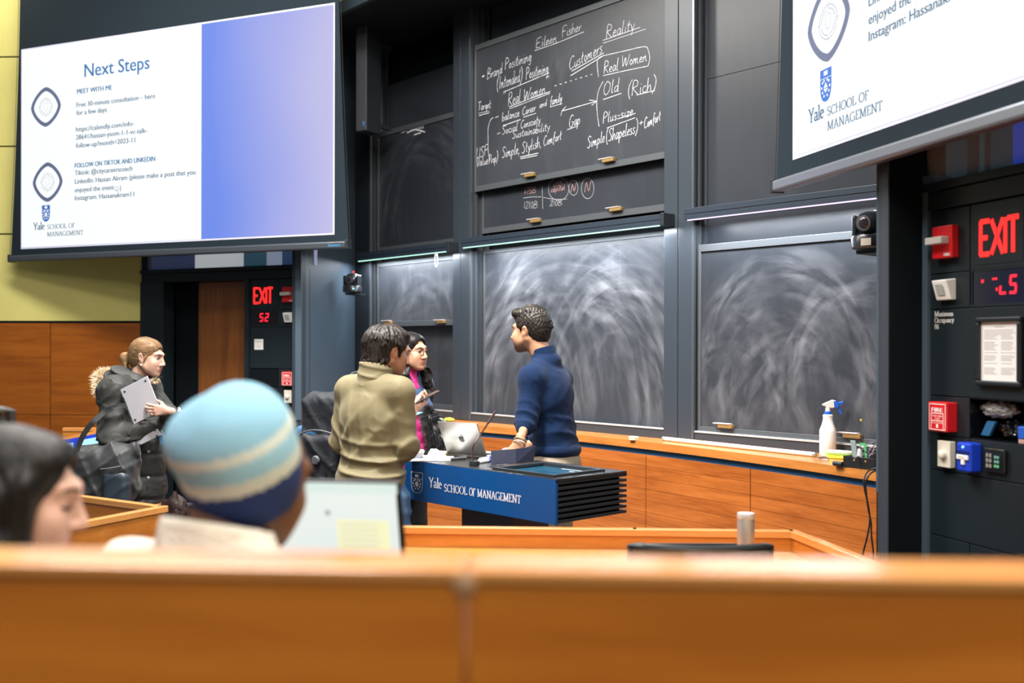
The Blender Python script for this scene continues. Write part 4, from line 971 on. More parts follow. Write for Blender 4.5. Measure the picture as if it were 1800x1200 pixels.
screen(LS, 'large projection screen at the upper left showing the whole Next Steps slide', -3.534, 0.0, -3.405, -0.135, -1.402, 2.45, 4.206, 2.353, 5.08, -3.405, slide_texts)
o = MB(); put_text(o, 'Stewart', LS, 0.031, -0.16, 2.342, width=0.11, cap=0.02)
o.build('maker_mark', mat('maker_blue', (0.05, 0.3, 0.6), 0.5), [x for x in C.objects if x.name == 'projection_screen'][0])
screen(RS, 'projection screen cropped by the upper right corner, large crest and lettering', 0.0, 3.534, 0.168, 3.43, 2.17, 2.475, 4.23, 2.359, 5.08, 0.165, slide_texts, bar_mat=m_bar_r)
# ------------------------------------------------------------------ lectern
LT = 1.0
lc = atz(976.7, 842.5, LT); LE = Frame(lc.x, lc.y, 47)
def le(u, v, z=LT):
    p = atz(u, v, z) - LE.o; return p.dot(LE.e), p.dot(LE.n)
LD, LL, LB = 0.475, 1.09, 0.80
m_lblue = mat('lectern_blue', (0.004, 0.060, 0.215), 0.32, spec=0.5)
m_ltop = mat('lectern_black_top', (0.016, 0.016, 0.017), 0.22, spec=0.6, bump=0.15, bscale=700)
lect = thing('lectern', 'blue fronted lectern with white school lettering and black louvred end', 'lectern', LE.P(-LL / 2, -LD / 2, 0))
fbox('front_panel', m_lblue, LE, -LL, 0.0, -0.015, 0.0, LB, LT - 0.002, lect, 0.001)
o = MB(); sc = [le(895, 822), le(947, 815.5), le(1072, 828.5), le(1020, 836.5)]
s_lo, s_hi = (sc[0][0] + sc[1][0]) / 2 - 0.0, (sc[2][0] + sc[3][0]) / 2
n_hi, n_lo = (sc[0][1] + sc[3][1]) / 2, (sc[1][1] + sc[2][1]) / 2
s_lo, s_hi, n_hi, n_lo = -0.44, -0.07, -0.055, -0.36
for a in ((-LL, s_lo, -LD, -0.0), (s_hi, 0.0, -LD, 0.0), (s_lo, s_hi, n_hi, 0.0), (s_lo, s_hi, -LD, n_lo)):
    o.box(LE, a[0], a[1], a[2], a[3] - 0.0005, LT - 0.018, LT)
o.build('top', m_ltop, lect)
o = MB()
for a in ((s_lo - 0.02, s_hi + 0.02, n_hi, n_hi + 0.015), (s_lo - 0.02, s_hi + 0.02, n_lo - 0.02, n_lo), (s_lo - 0.02, s_lo, n_lo, n_hi), (s_hi, s_hi + 0.015, n_lo, n_hi)):
    o.box(LE, a[0], a[1], a[2], a[3], LT - 0.01, LT + 0.012)
o.build('display_bezel', m_black, lect, bevel=0.002)
fbox('touch_display', mat('touch_display', (0.02, 0.10, 0.18), 0.08, coat=1.0, emit=(0.02, 0.14, 0.24), estr=0.5), LE, s_lo, s_hi, n_lo, n_hi, LT - 0.02, LT - 0.006, lect)
o = MB()
for a in ((-0.30, -0.12, -0.350, -0.346), (-0.20, -0.05, -0.30, -0.296)): o.box(LE, a[0], a[1], a[2], a[3] + 0.004, LT - 0.006, LT - 0.0055)
o.build('display_reflection_strip', mat('display_glint', (0.5, 0.55, 0.6), 0.4, emit=(0.4, 0.5, 0.6), estr=0.3), lect)  # painted reflections on the display glass, faintly self-lit
for k in range(8):
    z = LB + 0.004 + k * 0.0245
    fbox('slat', m_black, LE, -0.045, 0.0, -LD, -0.016, z, z + 0.013, lect, 0.001)
    fbox('slat', m_black, LE, -LL, -LL + 0.045, -LD, -0.016, z, z + 0.013, lect, 0.001)
fbox('core', m_dark, LE, -LL + 0.04, -0.03, -LD + 0.02, -0.016, LB + 0.002, LT - 0.02, lect)
ps0, ps1 = le(820, 890, 0.8)[0], le(882, 905, 0.8)[0]
fbox('pedestal', mat('pedestal_grey', (0.10, 0.115, 0.13), 0.4, metal=0.3), LE, -0.78, -0.40, -0.36, -0.12, 0.03, LB, lect, 0.004)
fbox('foot', mat('foot_steel', (0.30, 0.31, 0.32), 0.35, metal=0.6), LE, -0.95, -0.14, -0.44, -0.03, 0.0, 0.03, lect, 0.004)
m_lw = mat('lettering_white', (0.82, 0.78, 0.80), 0.5)
o = MB()
P_ = lambda u, v: LE.hit(u, v, 0)
a = P_(754, 855); b_ = P_(777, 860.5); q = P_(754, 838.5)
serif_text(o, 'Yale', LE, 0.0012, a[0], a[1], q[1] - a[1], width=b_[0] - a[0], weight=0.9); o.build('school_lettering', m_lw, lect)
a = P_(781, 863); b_ = P_(916, 881); q = P_(781, 850)
for w_, x0, x1 in (('SCHOOL', 781, 821.5), ('OF', 825, 835.5), ('MANAGEMENT', 839, 916)):
    vv = 862.2 + (x0 - 781) * 0.142
    s0_, z0_ = P_(x0, vv); s1_, _ = P_(x1, vv)
    o = MB(); serif_text(o, w_, LE, 0.0012, s0_, a[1], q[1] - a[1], width=s1_ - s0_, weight=0.9); o.build('school_lettering', m_lw, lect)
c0 = P_(733, 848); w = P_(743, 848)[0] - P_(723, 848)[0]; h = P_(733, 831)[1] - P_(733, 867)[1]
o = MB(); pts = shield(o, LE, 0.0012, c0, w, h)
m_lw = mat('lettering_white', (0.82, 0.78, 0.80), 0.5)
pp = [((p - LE.o).dot(LE.e), p.z) for p in pts]
ribbon(o, LE, 0.0012, pp + [pp[0]], lambda a_, b2: 0.0022); shield_marks(o, LE, 0.0013, c0, w * 0.9, h * 0.9)
o.build('crest', m_lw, lect)

# microphone
p0 = atz(834, 818, LT)
t = thing('gooseneck_microphone', 'slim black gooseneck microphone standing on the lectern', 'microphone', p0)
o = MB(); o.obox(p0 + Vector((0.0, 0, 0.012)), Matrix.Rotation(math.radians(-43), 3, 'Z'), (0.022, 0.016, 0.0118)); o.build('base', m_black, t, bevel=0.004)
Ym = p0.y
stem = [at(831.5, 812, Ym), at(831, 800, Ym), at(831, 789, Ym), at(834, 780, Ym), at(845, 763, Ym + 0.02), at(858, 743, Ym + 0.03)]
o = MB(); o.tube(smooth_line([tuple(q) for q in stem], 5), 0.0042, 8); o.build('gooseneck', mat('mic_stem', (0.10, 0.055, 0.06), 0.3, metal=0.6), t, smooth=True)
o = MB(); o.tube([at(857, 744.5, Ym + 0.03), at(868, 727.5, Ym + 0.035), at(872, 722, Ym + 0.035)], [0.0062, 0.0068, 0.005], 10); o.build('capsule', mat('mic_cap', (0.05, 0.03, 0.035), 0.4), t, smooth=True)

# laptop on the lectern, lid towards the hall
def laptop(label, hl, hr, depth, lean, name='laptop', m_lid=None, logo=True, m_scr=None, zb=None, open_dir=1, scr_marks=None):
    """hl, hr: ends of the hinge on the desk (world); base extends behind the lid (away from the lid's back);"""
    hl, hr = Vector(hl), Vector(hr); ex = (hr - hl); W = ex.length; ex.normalize()
    back = Vector((0, 0, 1)).cross(ex) * open_dir      # direction from the hinge to the keyboard
    t = thing(name, label, 'laptop', (hl + hr) / 2)
    R = Matrix((ex, back, ex.cross(back))).transposed()
    up = (Vector((0, 0, 1)) * math.cos(lean) - back * math.sin(lean)).normalized()
    o = MB(); c = (hl + hr) / 2 + back * depth / 2 + Vector((0, 0, 0.0085)); o.obox(c, R, (W / 2, depth / 2, 0.0075)); o.build('base', m_lid, t, bevel=0.004)
    o = MB(); o.obox(c + Vector((0, 0, 0.0078)) - back * 0.03, R, (W / 2 - 0.02, depth / 2 - 0.07, 0.0008)); o.build('keyboard', m_dark, t)
    nl = ex.cross(up); Rl = Matrix((ex, up, nl)).transposed()
    lc_ = (hl + hr) / 2 + Vector((0, 0, 0.014)) + up * depth / 2
    o = MB(); o.obox(lc_, Rl, (W / 2, depth / 2, 0.003)); lid = o.build('lid', m_lid, t, bevel=0.0028)
    sd = back if nl.dot(back) > 0 else back
    s = 1 if nl.dot(back) > 0 else -1
    o = MB(); o.obox(lc_ + nl * s * 0.0032, Rl, (W / 2 - 0.003, depth / 2 - 0.003, 0.0004)); o.build('bezel', m_dark, lid)
    o = MB(); o.obox(lc_ + nl * s * 0.0038 + up * 0.003, Rl, (W / 2 - 0.012, depth / 2 - 0.014, 0.0003)); scr = o.build('screen', m_scr or m_dark, lid)
    if logo:
        o = MB(); q = lambda x, y: lc_ - nl * s * 0.0036 + ex * x * (1 if s > 0 else 1) + up * y
        k = 0.021
        body = [(0, -.78), (.28, -.95), (.58, -.72), (.82, -.2), (.6, .05), (.56, .35), (.78, .6), (.5, .78), (.2, .72), (0, .62), (-.25, .74), (-.6, .66), (-.85, .3), (-.8, -.25), (-.5, -.8), (-.25, -.92)]
        o.quad([q(x * k, y * k) for x, y in body]); o.quad([q(x * k, y * k) for x, y in ((0, .78), (.2, .82), (.36, 1.05), (.34, 1.3), (.1, 1.12))]); o.build('lid_emblem', mat('emblem_dark', (0.01, 0.01, 0.012), 0.2), lid)
    if scr_marks: scr_marks(t, lid, lc_ + nl * s * 0.0046, ex, up, nl * s, W, depth)
    return t
m_silver = mat('laptop_silver', (0.42, 0.42, 0.41), 0.34, metal=0.75)
hl, hr = atz(796, 801.5, LT), atz(856, 806, LT)
d_ = (hr - hl).normalized(); hl = hr - d_ * 0.255
laptop('open silver laptop with a dark lid emblem, back of its lid to the hall', hl, hr, 0.195, math.radians(27), m_lid=m_silver, m_scr=mat('screen_dim', (0.02, 0.02, 0.03), 0.1, emit=(0.1, 0.12, 0.16), estr=0.5))

# folder standing half open
def folder():
    p0, p1, p2 = atz(862, 817.5, LT), atz(906, 815.5, LT), atz(937, 811.5, LT)
    t = thing('navy_folder', 'dark navy folder standing half open on the lectern top', 'folder', p1)
    for nm, a, b_, la, lb in (('cover', p0, p1, 863, 907), ('back_cover', p1, p2, 905, 941)):
        ta = at(la, 797.5 if nm == 'cover' else 795, a.y + 0.03); tb = at(lb, 795 if nm == 'cover' else 792.5, b_.y + 0.03)
        ta.z = LT + 0.068 if nm == 'cover' else LT + 0.072; tb.z = LT + (0.072 if nm == 'cover' else 0.078)
        nrm = (b_ - a).cross(ta - a).normalized() * 0.004
        o = MB(); o.prism([a + Vector((0, 0, 0.002)), b_ + Vector((0, 0, 0.002)), tb, ta], nrm); o.build(nm, mat('folder_navy', (0.004, 0.007, 0.028), 0.65), t, bevel=0.001)
    return t
folder()
# small things on the lectern
pc = atz(731, 806, LT)
t = thing('food_container', 'clear plastic tub with a pinkish lid at the left end of the lectern', 'container', pc)
m_tub = mat('tub_clear', (0.50, 0.53, 0.60), 0.08, trans=0.6, spec=0.6)
o = MB(); o.lathe(pc, [(0.033, 0), (0.036, 0.003), (0.042, 0.032), (0.043, 0.034)], 28); o.build('tub', m_tub, t, smooth=True)
o = MB(); o.lathe(pc, [(0.045, 0.0335), (0.046, 0.040), (0.043, 0.046), (0.034, 0.047), (0.033, 0.045)], 28); o.build('lid', mat('tub_lid', (0.66, 0.48, 0.42), 0.35), t, smooth=True)
o = MB(); o.lathe(pc, [(0.03, 0.004), (0.032, 0.012), (0.02, 0.02)], 20); o.build('contents', mat('tub_blue', (0.12, 0.16, 0.30), 0.5, var=0.5, vscale=60), t, smooth=True)
def sheet(name, label, pts, z, m, cat, th=0.001, curl=None, group=None):
    P = [atz(u, v, z) for u, v in pts]; o = MB()
    o.prism(P, (0, 0, th)); return tag(o.build(name, m), label, cat, group)
m_pap = mat('paper_white', (0.82, 0.82, 0.82), 0.8)
sheet('paper_stack', 'white sheets lying at the left end of the lectern', [(717, 811), (745, 801), (798, 803), (792, 809.5)], LT + 0.001, m_pap, 'paper', 0.004)
o = MB(); a, b_, c_ = atz(748, 806, LT + 0.006), atz(790, 805, LT + 0.006), at(757, 789, atz(752, 806, LT).y + 0.05)
o.prism([a, b_, c_ + Vector((0.03, 0, 0)), c_], (0, 0.004, 0.001)); tag(o.build('folded_sheet', m_pap), 'bent white sheet sticking up beside the plastic tub', 'paper')
t = thing('legal_pad', 'yellow writing pad behind the white sheets on the lectern', 'notepad', atz(780, 800, LT))
P = [atz(u, v, LT + 0.002) for u, v in ((755, 801), (763, 795.5), (787, 797), (783, 803))]
o = MB(); o.prism(P, (0, 0, 0.010)); o.build('pages', mat('pad_yellow', (0.72, 0.58, 0.06), 0.7), t)
o = MB(); o.prism([p + Vector((0, 0, 0.0105)) for p in P], (0, 0, 0.0035)); o.build('cover', mat('pad_grey', (0.28, 0.29, 0.27), 0.5), t)
def rod(name, label, p, q, r, m, cat, tip=None, group=None):
    p, q = Vector(p), Vector(q); d = (q - p); L_ = d.length
    t = thing(name, label, cat, p, group)
    o = MB(); o.lathe(p, [(r * .7, 0), (r, 0.003), (r, L_ * .78), (r, L_ * .8)], 14, d); o.build('barrel', m, t, smooth=True)
    o = MB(); o.lathe(p + d * 0.8, [(r * 1.06, 0), (r * 1.06, L_ * .17), (r * .6, L_ * .2)], 14, d); o.build('cap', tip or m, t, smooth=True)
    return t
m_grey = mat('pen_grey', (0.07, 0.07, 0.08), 0.35)
rod('marker_pen', 'dark grey marker lying in front of the silver laptop', atz(792, 809.5, LT) + Vector((0, 0, .009)), atz(820, 807, LT) + Vector((0, 0, .009)), 0.008, m_grey, 'pen')
m_wm = mat('marker_white', (0.72, 0.70, 0.74), 0.35); m_bm = mat('marker_blue', (0.05, 0.07, 0.4), 0.35)
for k, (u0, v0, u1, v1, lab) in enumerate(((843, 811, 862, 807, 'white marker with blue cap beside the microphone, farther one'), (840, 815, 862, 811.5, 'white marker with blue cap beside the microphone, nearer one'))):
    rod('marker_pen', lab, atz(u0, v0, LT) + Vector((0, 0, .009)), atz(u1, v1, LT) + Vector((0, 0, .009)), 0.0085, m_wm, 'pen', m_bm, 'white markers on the lectern')
o = MB(); pk = atz(894, 803, LT); pts = []
for k in range(40):
    a = k * 0.83; pts.append(tuple(pk + Vector((0.028 * math.cos(a) * (1 + .3 * math.sin(k)), 0.018 * math.sin(a * 1.3), 0.026 + 0.018 * math.sin(a * .7)))))
o.tube(pts, 0.0045, 6); tag(o.build('coiled_cable', mat('cable_pink', (0.62, 0.52, 0.60), 0.5), smooth=True), 'small tangle of pale pink cable behind the navy folder', 'cable')

# ------------------------------------------------------------------ things on the chalk ledge
LZ = 0.970
def on_ledge(u, v): return atz(u, v, LZ)
# acrylic box with towels
fr = Frame(*on_ledge(544, 729).to_2d(), 30)
p = on_ledge(571, 731); fr = Frame(p.x, p.y, 26)
t = thing('acrylic_box', 'clear acrylic box of white paper towels at the left end of the ledge', 'box', p + Vector((0, 0, 0.0)))
m_acr = mat('acrylic', (0.85, 0.92, 0.92), 0.03, alpha=0.16)
bw, bd, bh = 0.11, 0.065, 0.165
o = MB()
for a in ((-bw, -bw + .004, -bd, bd), (bw - .004, bw, -bd, bd), (-bw, bw, -bd, -bd + .004), (-bw, bw, bd - .004, bd)): o.box(fr, a[0], a[1], a[2], a[3], LZ + .001, LZ + bh)
o.build('clear_box', m_acr, t)
o = MB()
for z in (LZ + bh - .002, LZ + .001):
    for a in ((-bw, bw, bd - .003, bd), (-bw, bw, -bd, -bd + .003), (-bw, -bw + .003, -bd, bd), (bw - .003, bw, -bd, bd)): o.box(fr, a[0], a[1], a[2], a[3], z, z + .003)
for a in ((-bw, bd), (bw - .003, bd)): o.box(fr, a[0], a[0] + .003, a[1] - .003, a[1], LZ, LZ + bh)
o.build('clear_edges', mat('acrylic_edge', (0.55, 0.62, 0.62), 0.1), t)
m_towel = mat('towel_white', (0.78, 0.78, 0.80), 0.9, bump=0.4, bscale=80)
for k in range(3):
    o = lump('paper_towel', m_towel, fr.P(-0.02, 0.01, LZ + 0.024 + k * 0.034), 0.022, 3 + k, 0.2, parent=t, fr=fr, squash=(4.2 - .2 * k, 2.2, 0.85))
# cleaning cloth with sponge left of the middle bay
tag(lump('yellow_sponge', mat('sponge_yellow', (0.75, 0.62, 0.05), 0.8, bump=0.6, bscale=200), on_ledge(790, 741) + Vector((0, 0, .018)), 0.02, 4, 0.2, fr=B, squash=(2.6, 1.6, 0.75)), 'bright yellow sponge on the ledge above the silver laptop', 'sponge')
tag(lump('green_cloth', mat('cloth_green', (0.10, 0.35, 0.16), 0.9), on_ledge(776, 742) + Vector((0, 0, .012)), 0.018, 6, 0.3, fr=B, squash=(2.2, 1.8, 0.5)), 'green cloth edge beside the yellow sponge on the ledge', 'cloth')
tag(lump('white_cloth', m_towel, on_ledge(768, 738.5) + Vector((0, 0, .014)), 0.02, 9, 0.3, fr=B, squash=(2.8, 1.6, 0.55)), 'crumpled white cloth on the ledge behind the black fur', 'cloth')
# felt eraser
p = on_ledge(1113, 773.5); fr = Frame(p.x, p.y, B.deg)
t = thing('board_eraser', 'pale block eraser alone on the wooden ledge right of the navy sweater', 'eraser', p)
o = MB(); o.box(fr, -0.02, 0.028, -0.02, 0.02, LZ, LZ + 0.016); o.build('felt', mat('felt_orange', (0.75, 0.5, 0.3), 0.9), t, bevel=0.003)
o = MB(); o.box(fr, -0.021, 0.029, -0.021, 0.021, LZ + 0.016, LZ + 0.026); o.build('holder', m_pap, t, bevel=0.003)
# long pale tube
a, b_ = on_ledge(1166, 774.5), on_ledge(1434, 803.5)
t = thing('chalk_rail', 'long pale pink rail lying along the ledge under the right chalkboard', 'rail', (a + b_) / 2)
d = (b_ - a)
o = MB(); o.tube([a + Vector((0, 0, .014)), b_ + Vector((0, 0, .014))], 0.0135, 14); o.build('tube', mat('rail_pale', (0.82, 0.62, 0.55), 0.35), t, smooth=True)
o = MB(); o.lathe(a + Vector((0, 0, .014)) - d.normalized() * 0.004, [(0.009, 0), (0.0142, 0.003), (0.0142, 0.02)], 14, d); o.build('end_cap', m_alu, t, smooth=True)
o = MB(); o.lathe(b_ + Vector((0, 0, .014)), [(0.0142, -0.016), (0.0142, 0.0), (0.008, 0.004)], 14, d); o.build('end_cap', m_alu, t, smooth=True)
# chrome hook / chalk holder by the bottle
p = on_ledge(1441, 809)
t = thing('chalk_holder', 'small metal chalk holder lying in front of the spray bottle', 'chalk holder', p)
o = MB(); o.obox(p + Vector((0.02, 0, .008)), Matrix.Rotation(math.radians(-30), 3, 'Z'), (0.028, 0.009, 0.0075)); o.build('body', mat('holder_pale', (0.7, 0.55, 0.5), 0.4), t, bevel=0.002)
o = MB(); o.tube([p + Vector((-0.012, 0, .016)), p + Vector((0.02, -0.012, .020)), p + Vector((0.045, -0.02, .012))], 0.004, 6); o.build('clip', m_grey, t, smooth=True)
# spray bottle
pb = on_ledge(1455, 800.5)
k = 1.0
t = thing('spray_bottle', 'white spray bottle with a blue trigger on the ledge', 'spray bottle', pb)
m_bot = mat('bottle_white', (0.80, 0.76, 0.72), 0.4); m_tb = mat('trigger_blue', (0.02, 0.12, 0.62), 0.35); m_tw = mat('sprayer_white', (0.78, 0.74, 0.70), 0.35)
Yb = pb.y; px = Yb / 1850
hgt = lambda v: (800.5 - v) * px * 0.985
R_ = 14.3 * px
o = MB(); o.lathe(pb, [(R_ * .94, 0), (R_, 0.004), (R_, hgt(758)), (R_ * .97, hgt(754)), (R_ * .72, hgt(745)), (R_ * .60, hgt(738)), (R_ * .56, hgt(733)), (R_ * .58, hgt(731)), (R_ * .60, hgt(728)), (R_ * .48, hgt(727))], 32)
o.build('bottle', m_bot, t, smooth=True)
o = MB(); o.lathe(pb, [(R_ * .42, hgt(728)), (R_ * .44, hgt(727)), (R_ * .41, hgt(722)), (R_ * .36, hgt(721.5))], 24); o.build('collar', m_tb, t, smooth=True)
X = lambda u: Vector(((u - 1455) * px, 0, 0))
fr = Frame(pb.x, pb.y, 0)
o = MB(); o.lathe(pb, [(R_ * .3, hgt(722)), (R_ * .3, hgt(712))], 20)
hd = [(1445.5, 711), (1446, 708.5), (1463, 701), (1468, 702), (1469, 706), (1466, 714), (1462, 716), (1452, 713)]
o.prism([pb + X(u) + Vector((0, -0.012, hgt(v))) for u, v in hd], (0, 0.024, 0)); o.build('sprayer_head', m_tw, t, bevel=0.003)
o = MB(); o.prism([pb + X(u) + Vector((0, -0.0125, hgt(v))) for u, v in ((1464, 702), (1469, 703), (1474, 706), (1474, 712), (1470, 715.5), (1465, 713))], (0, 0.025, 0))
o.prism([pb + X(u) + Vector((0, -0.007, hgt(v))) for u, v in ((1470, 712), (1474, 709), (1477, 718), (1480, 726), (1477.5, 727.5), (1474, 721))], (0, 0.014, 0))
o.prism([pb + X(u) + Vector((0, -0.009, hgt(v))) for u, v in ((1474, 706), (1481, 703.5), (1482, 706.5), (1475, 711))], (0, 0.018, 0)); o.build('trigger', m_tb, t, bevel=0.002)
# sponge
ps = on_ledge(1476, 806); fr = Frame(ps.x, ps.y, 40)
t = thing('dish_sponge', 'figure-eight sponge, pale top and yellow base, beside the spray bottle', 'sponge', ps)
def slab(name, m, z0, z1, grow=1.0):
    N = 28; pts = []
    for k in range(N):
        a_ = 2 * math.pi * k / N; r = 0.052 * grow * (1 + 0.22 * math.cos(2 * a_))
        pts.append(fr.P(r * math.cos(a_) * 1.15, r * math.sin(a_) * 0.8, 0))
    o = MB(); o.prism([p + Vector((0, 0, z0 + 0.012 * math.sin(3 * (i / N * 6.28)) * 0)) for i, p in enumerate(pts)], (0, 0, z1 - z0)); return o.build(name, m, t, bevel=0.005)
slab('sponge_base', mat('sponge_yellow', (0.75, 0.62, 0.05), 0.8), LZ + 0.001, LZ + 0.022); slab('sponge_rim', mat('sponge_green', (0.25, 0.5, 0.08), 0.8), LZ + 0.022, LZ + 0.030, 1.02); slab('sponge_top', mat('sponge_pale', (0.66, 0.74, 0.55), 0.9), LZ + 0.030, LZ + 0.045)
# cable organiser box
c0 = on_ledge(1482, 820.5); c1 = on_ledge(1532, 826.5)
d = (c1 - c0); fr = Frame(c0.x, c0.y, -math.degrees(math.atan2(d.y, d.x)))
W_b = d.length + 0.02; m_bx = mat('box_black', (0.012, 0.012, 0.013), 0.45)
t = thing('cable_box', 'open black box of cables and small boards at the right end of the ledge', 'box', (c0 + c1) / 2)
H_b = 0.058
for nm, a in (('front_side', (0, W_b, -0.006, 0, 0.001, H_b)), ('back_side', (0, W_b, -0.12, -0.114, 0.001, H_b * 1.5)), ('left_side', (0, 0.006, -0.114, -0.006, 0.001, H_b)), ('right_side', (W_b - .006, W_b, -0.114, -0.006, 0.001, H_b)), ('bottom', (0.006, W_b - 0.006, -0.114, -0.006, 0.001, 0.006))):
    o = MB(); o.box(fr, a[0], a[1], a[2], a[3], LZ + a[4], LZ + a[5]); o.build(nm, m_bx, t, bevel=0.001)
for q in (0.06, 0.12):
    o = MB(); o.lathe(fr.P(q * W_b / 0.17, 0.0, LZ + 0.04), [(0.006, 0), (0.004, 0.003)], 10, fr.n); o.build('rivet', m_brass, t, smooth=True)
o = MB(); o.lathe(fr.P(-0.055, 0.005, LZ + 0.014), [(0.012, 0), (0.013, 0.003), (0.013, 0.055)], 14, fr.e); tag(o.build('lens_cap_roll', m_black, smooth=True), 'short black cylinder lying left of the cable box', 'tube')
o = MB(); o.prism([fr.P(0.025, -0.05, LZ + .03), fr.P(0.055, -0.05, LZ + .03), fr.P(0.04, -0.05, LZ + .135), fr.P(0.008, -0.05, LZ + .135)], fr.n * 0.006)
tag(o.build('grey_card', mat('grey_card', (0.22, 0.27, 0.28), 0.3), bevel=0.002), 'grey plastic card standing in the cable box', 'card')
t2 = thing('circuit_board', 'small green circuit board standing in the cable box', 'circuit board', fr.P(0.085, -0.06, LZ + .03))
o = MB(); o.prism([fr.P(0.075, -0.06, LZ + .03), fr.P(0.105, -0.06, LZ + .03), fr.P(0.095, -0.06, LZ + .125), fr.P(0.055, -0.06, LZ + .125)], fr.n * 0.004); o.build('board', mat('pcb_green', (0.08, 0.36, 0.14), 0.35), t2)
for k in range(3):
    o = MB(); o.prism([fr.P(0.067 + .002 * k, -0.0555, LZ + .06 + .02 * k), fr.P(0.085, -0.0555, LZ + .064 + .02 * k), fr.P(0.083, -0.0555, LZ + .072 + .02 * k), fr.P(0.065, -0.0555, LZ + .068 + .02 * k)], fr.n * 0.004); o.build('chip', m_dark if k % 2 else m_pap, t2)
o = MB(); o.lathe(fr.P(0.075, -0.035, LZ + .008), [(0.02, 0), (0.021, 0.02), (0.014, 0.05), (0.011, 0.085), (0.008, 0.09)], 20)
tag(o.build('small_bottle', mat('bottle_clear', (0.72, 0.66, 0.66), 0.15, trans=0.3), smooth=True), 'small pale dropper bottle standing in the cable box', 'bottle')
rr = random.Random(5)
o = MB()
for k in range(7):
    q0 = Vector(fr.P(0.115 + rr.uniform(-.01, .03), -0.06 + rr.uniform(-.03, .03), LZ + .02)); pts = [q0]
    for j in range(10): pts.append(pts[-1] + Vector((rr.uniform(-.02, .02), rr.uniform(-.015, .015), rr.uniform(0.0, .022) if j < 6 else rr.uniform(-.02, .01))))
    o.tube(smooth_line([tuple(p) for p in pts], 3), 0.003, 6)
tag(o.build('cable_tangle', mat('cable_mixed', (0.16, 0.12, 0.15), 0.4, var=0.8, vscale=40), smooth=True), 'tangle of thin dark and pale cables sticking out of the cable box', 'cable', kind='stuff')
t3 = thing('wire_antenna', 'thin dark wire with a yellow tip standing up from the cable box', 'wire', fr.P(0.1, -0.05, LZ + .04))
q1 = at(1514.5, 740.5, (c0.y + c1.y) / 2 + .05); q0 = fr.P(0.115, -0.05, LZ + 0.02)
o = MB(); o.tube(smooth_line([tuple(q0), tuple((q0 * .5 + q1 * .5) + Vector((0.012, 0, 0.01))), tuple(q1)], 6), 0.0012, 5); o.build('wire', m_grey, t3, smooth=True)
o = MB(); o.lathe(q1, [(0.003, -0.003), (0.0055, 0.0), (0.0055, 0.01), (0.002, 0.013)], 10, (q1 - q0) + Vector((-0.06, 0, 0))); o.build('tip', mat('tip_yellow', (0.7, 0.5, 0.05), 0.4), t3, smooth=True)
for lab, pts in (('black cable hanging from the ledge, left strand', [(1541, 822), (1526, 828), (1519, 842), (1520, 860), (1526, 888), (1529, 915), (1524, 945), (1517, 972), (1512, 1000), (1516, 1040)]), ('black cable hanging from the ledge, right strand', [(1543, 826), (1530, 832), (1522, 848), (1523, 868), (1526, 893), (1531, 918), (1532, 944), (1535, 970), (1534, 1000), (1536, 1042)])):
    Yc = atz(1530, 835, LZ).y - 0.03
    P = [at(u, v, Yc - (0.01 if 'right' in lab else 0.0) + (0.05 if v < 830 else 0)) for u, v in pts]; P[-1].z = P[-1].z
    P += [Vector((P[-1].x, P[-1].y, 0.01))]
    o = MB(); o.tube(smooth_line([tuple(p) for p in P], 5), 0.0042, 6); tag(o.build('hanging_cable', mat('cable_black', (0.012, 0.012, 0.013), 0.4), smooth=True), lab, 'cable', 'cables hanging from the ledge')

# ------------------------------------------------------------------ desks, rails, chairs, things of the audience
def rail_run(name, label, pts, zt, th, h, m_top, m_pan, cap=0.03, closed=False, group=None, seams=()):
    """panel that stands on the floor and follows pts (x,y); cap rail on top"""
    t = thing(name, label, 'desk', (pts[0][0], pts[0][1], 0), group)
    for k in range(len(pts) - 1):
        a, b_ = Vector((*pts[k], 0)), Vector((*pts[k + 1], 0)); d = b_ - a
        fr = Frame(a.x, a.y, -math.degrees(math.atan2(d.y, d.x)))
        e0 = -th / 2 if k else 0; e1 = th / 2 if k < len(pts) - 2 else 0
        fbox('rail', m_top, fr, e0, d.length + e1 * 0, -th / 2, th / 2, zt - cap, zt, t, 0.003)
        fbox('panel', m_pan, fr, 0.0, d.length, -th / 2 + 0.006, th / 2 - 0.006, h, zt - cap - 0.001, t)
    return t
fd = [atz(690, 924, .83).to_2d(), atz(1120, 928.5, .83).to_2d(), atz(1395, 932, .83).to_2d(), atz(1545, 990, .83).to_2d()]
rail_run('front_desk', 'curved wooden front desk between the lectern and the metal tumbler', [tuple(p) for p in fd], 0.83, 0.04, 0.0, m_rail, w_bench2)
fdt = [x for x in C.objects if x.name == 'front_desk'][0]
o = MB(); q = [Vector((fd[0].x, fd[0].y - .02, .715)), Vector((fd[1].x, fd[1].y - .02, .715)), Vector((fd[2].x - .02, fd[2].y - .02, .715)), Vector((fd[3].x - .04, fd[3].y, .715)), Vector((fd[3].x - 0.5, fd[3].y - 0.03, .715)), Vector((0.75, 3.82, .715)), Vector((fd[0].x, fd[0].y - .55, .715))]
o.prism(q, (0, 0, .03)); o.build('worktop', w_bench2, fdt)
lb = [atz(112, 866.5, .83).to_2d(), atz(285, 889, .83).to_2d(), atz(90, 926, .83).to_2d()]
rail_run('side_desk', 'wooden desk end with a sharp corner in front of the parka wearer', [tuple(p) for p in lb], 0.83, 0.04, 0.0, m_rail, w_bench2)
Yk = 8.3
bd = [at(112, 751, Yk), at(200, 751, Yk)]; zt = bd[0].z
rail_run('back_desk', 'low wooden desk with a lit monitor behind the parka wearer', [(bd[0].x, Yk), (bd[1].x + 0.4, Yk)], zt, 0.05, 0.0, m_rail, w_bench2)
b2 = [at(100, 771, 7.6), at(204, 755, 7.9)]
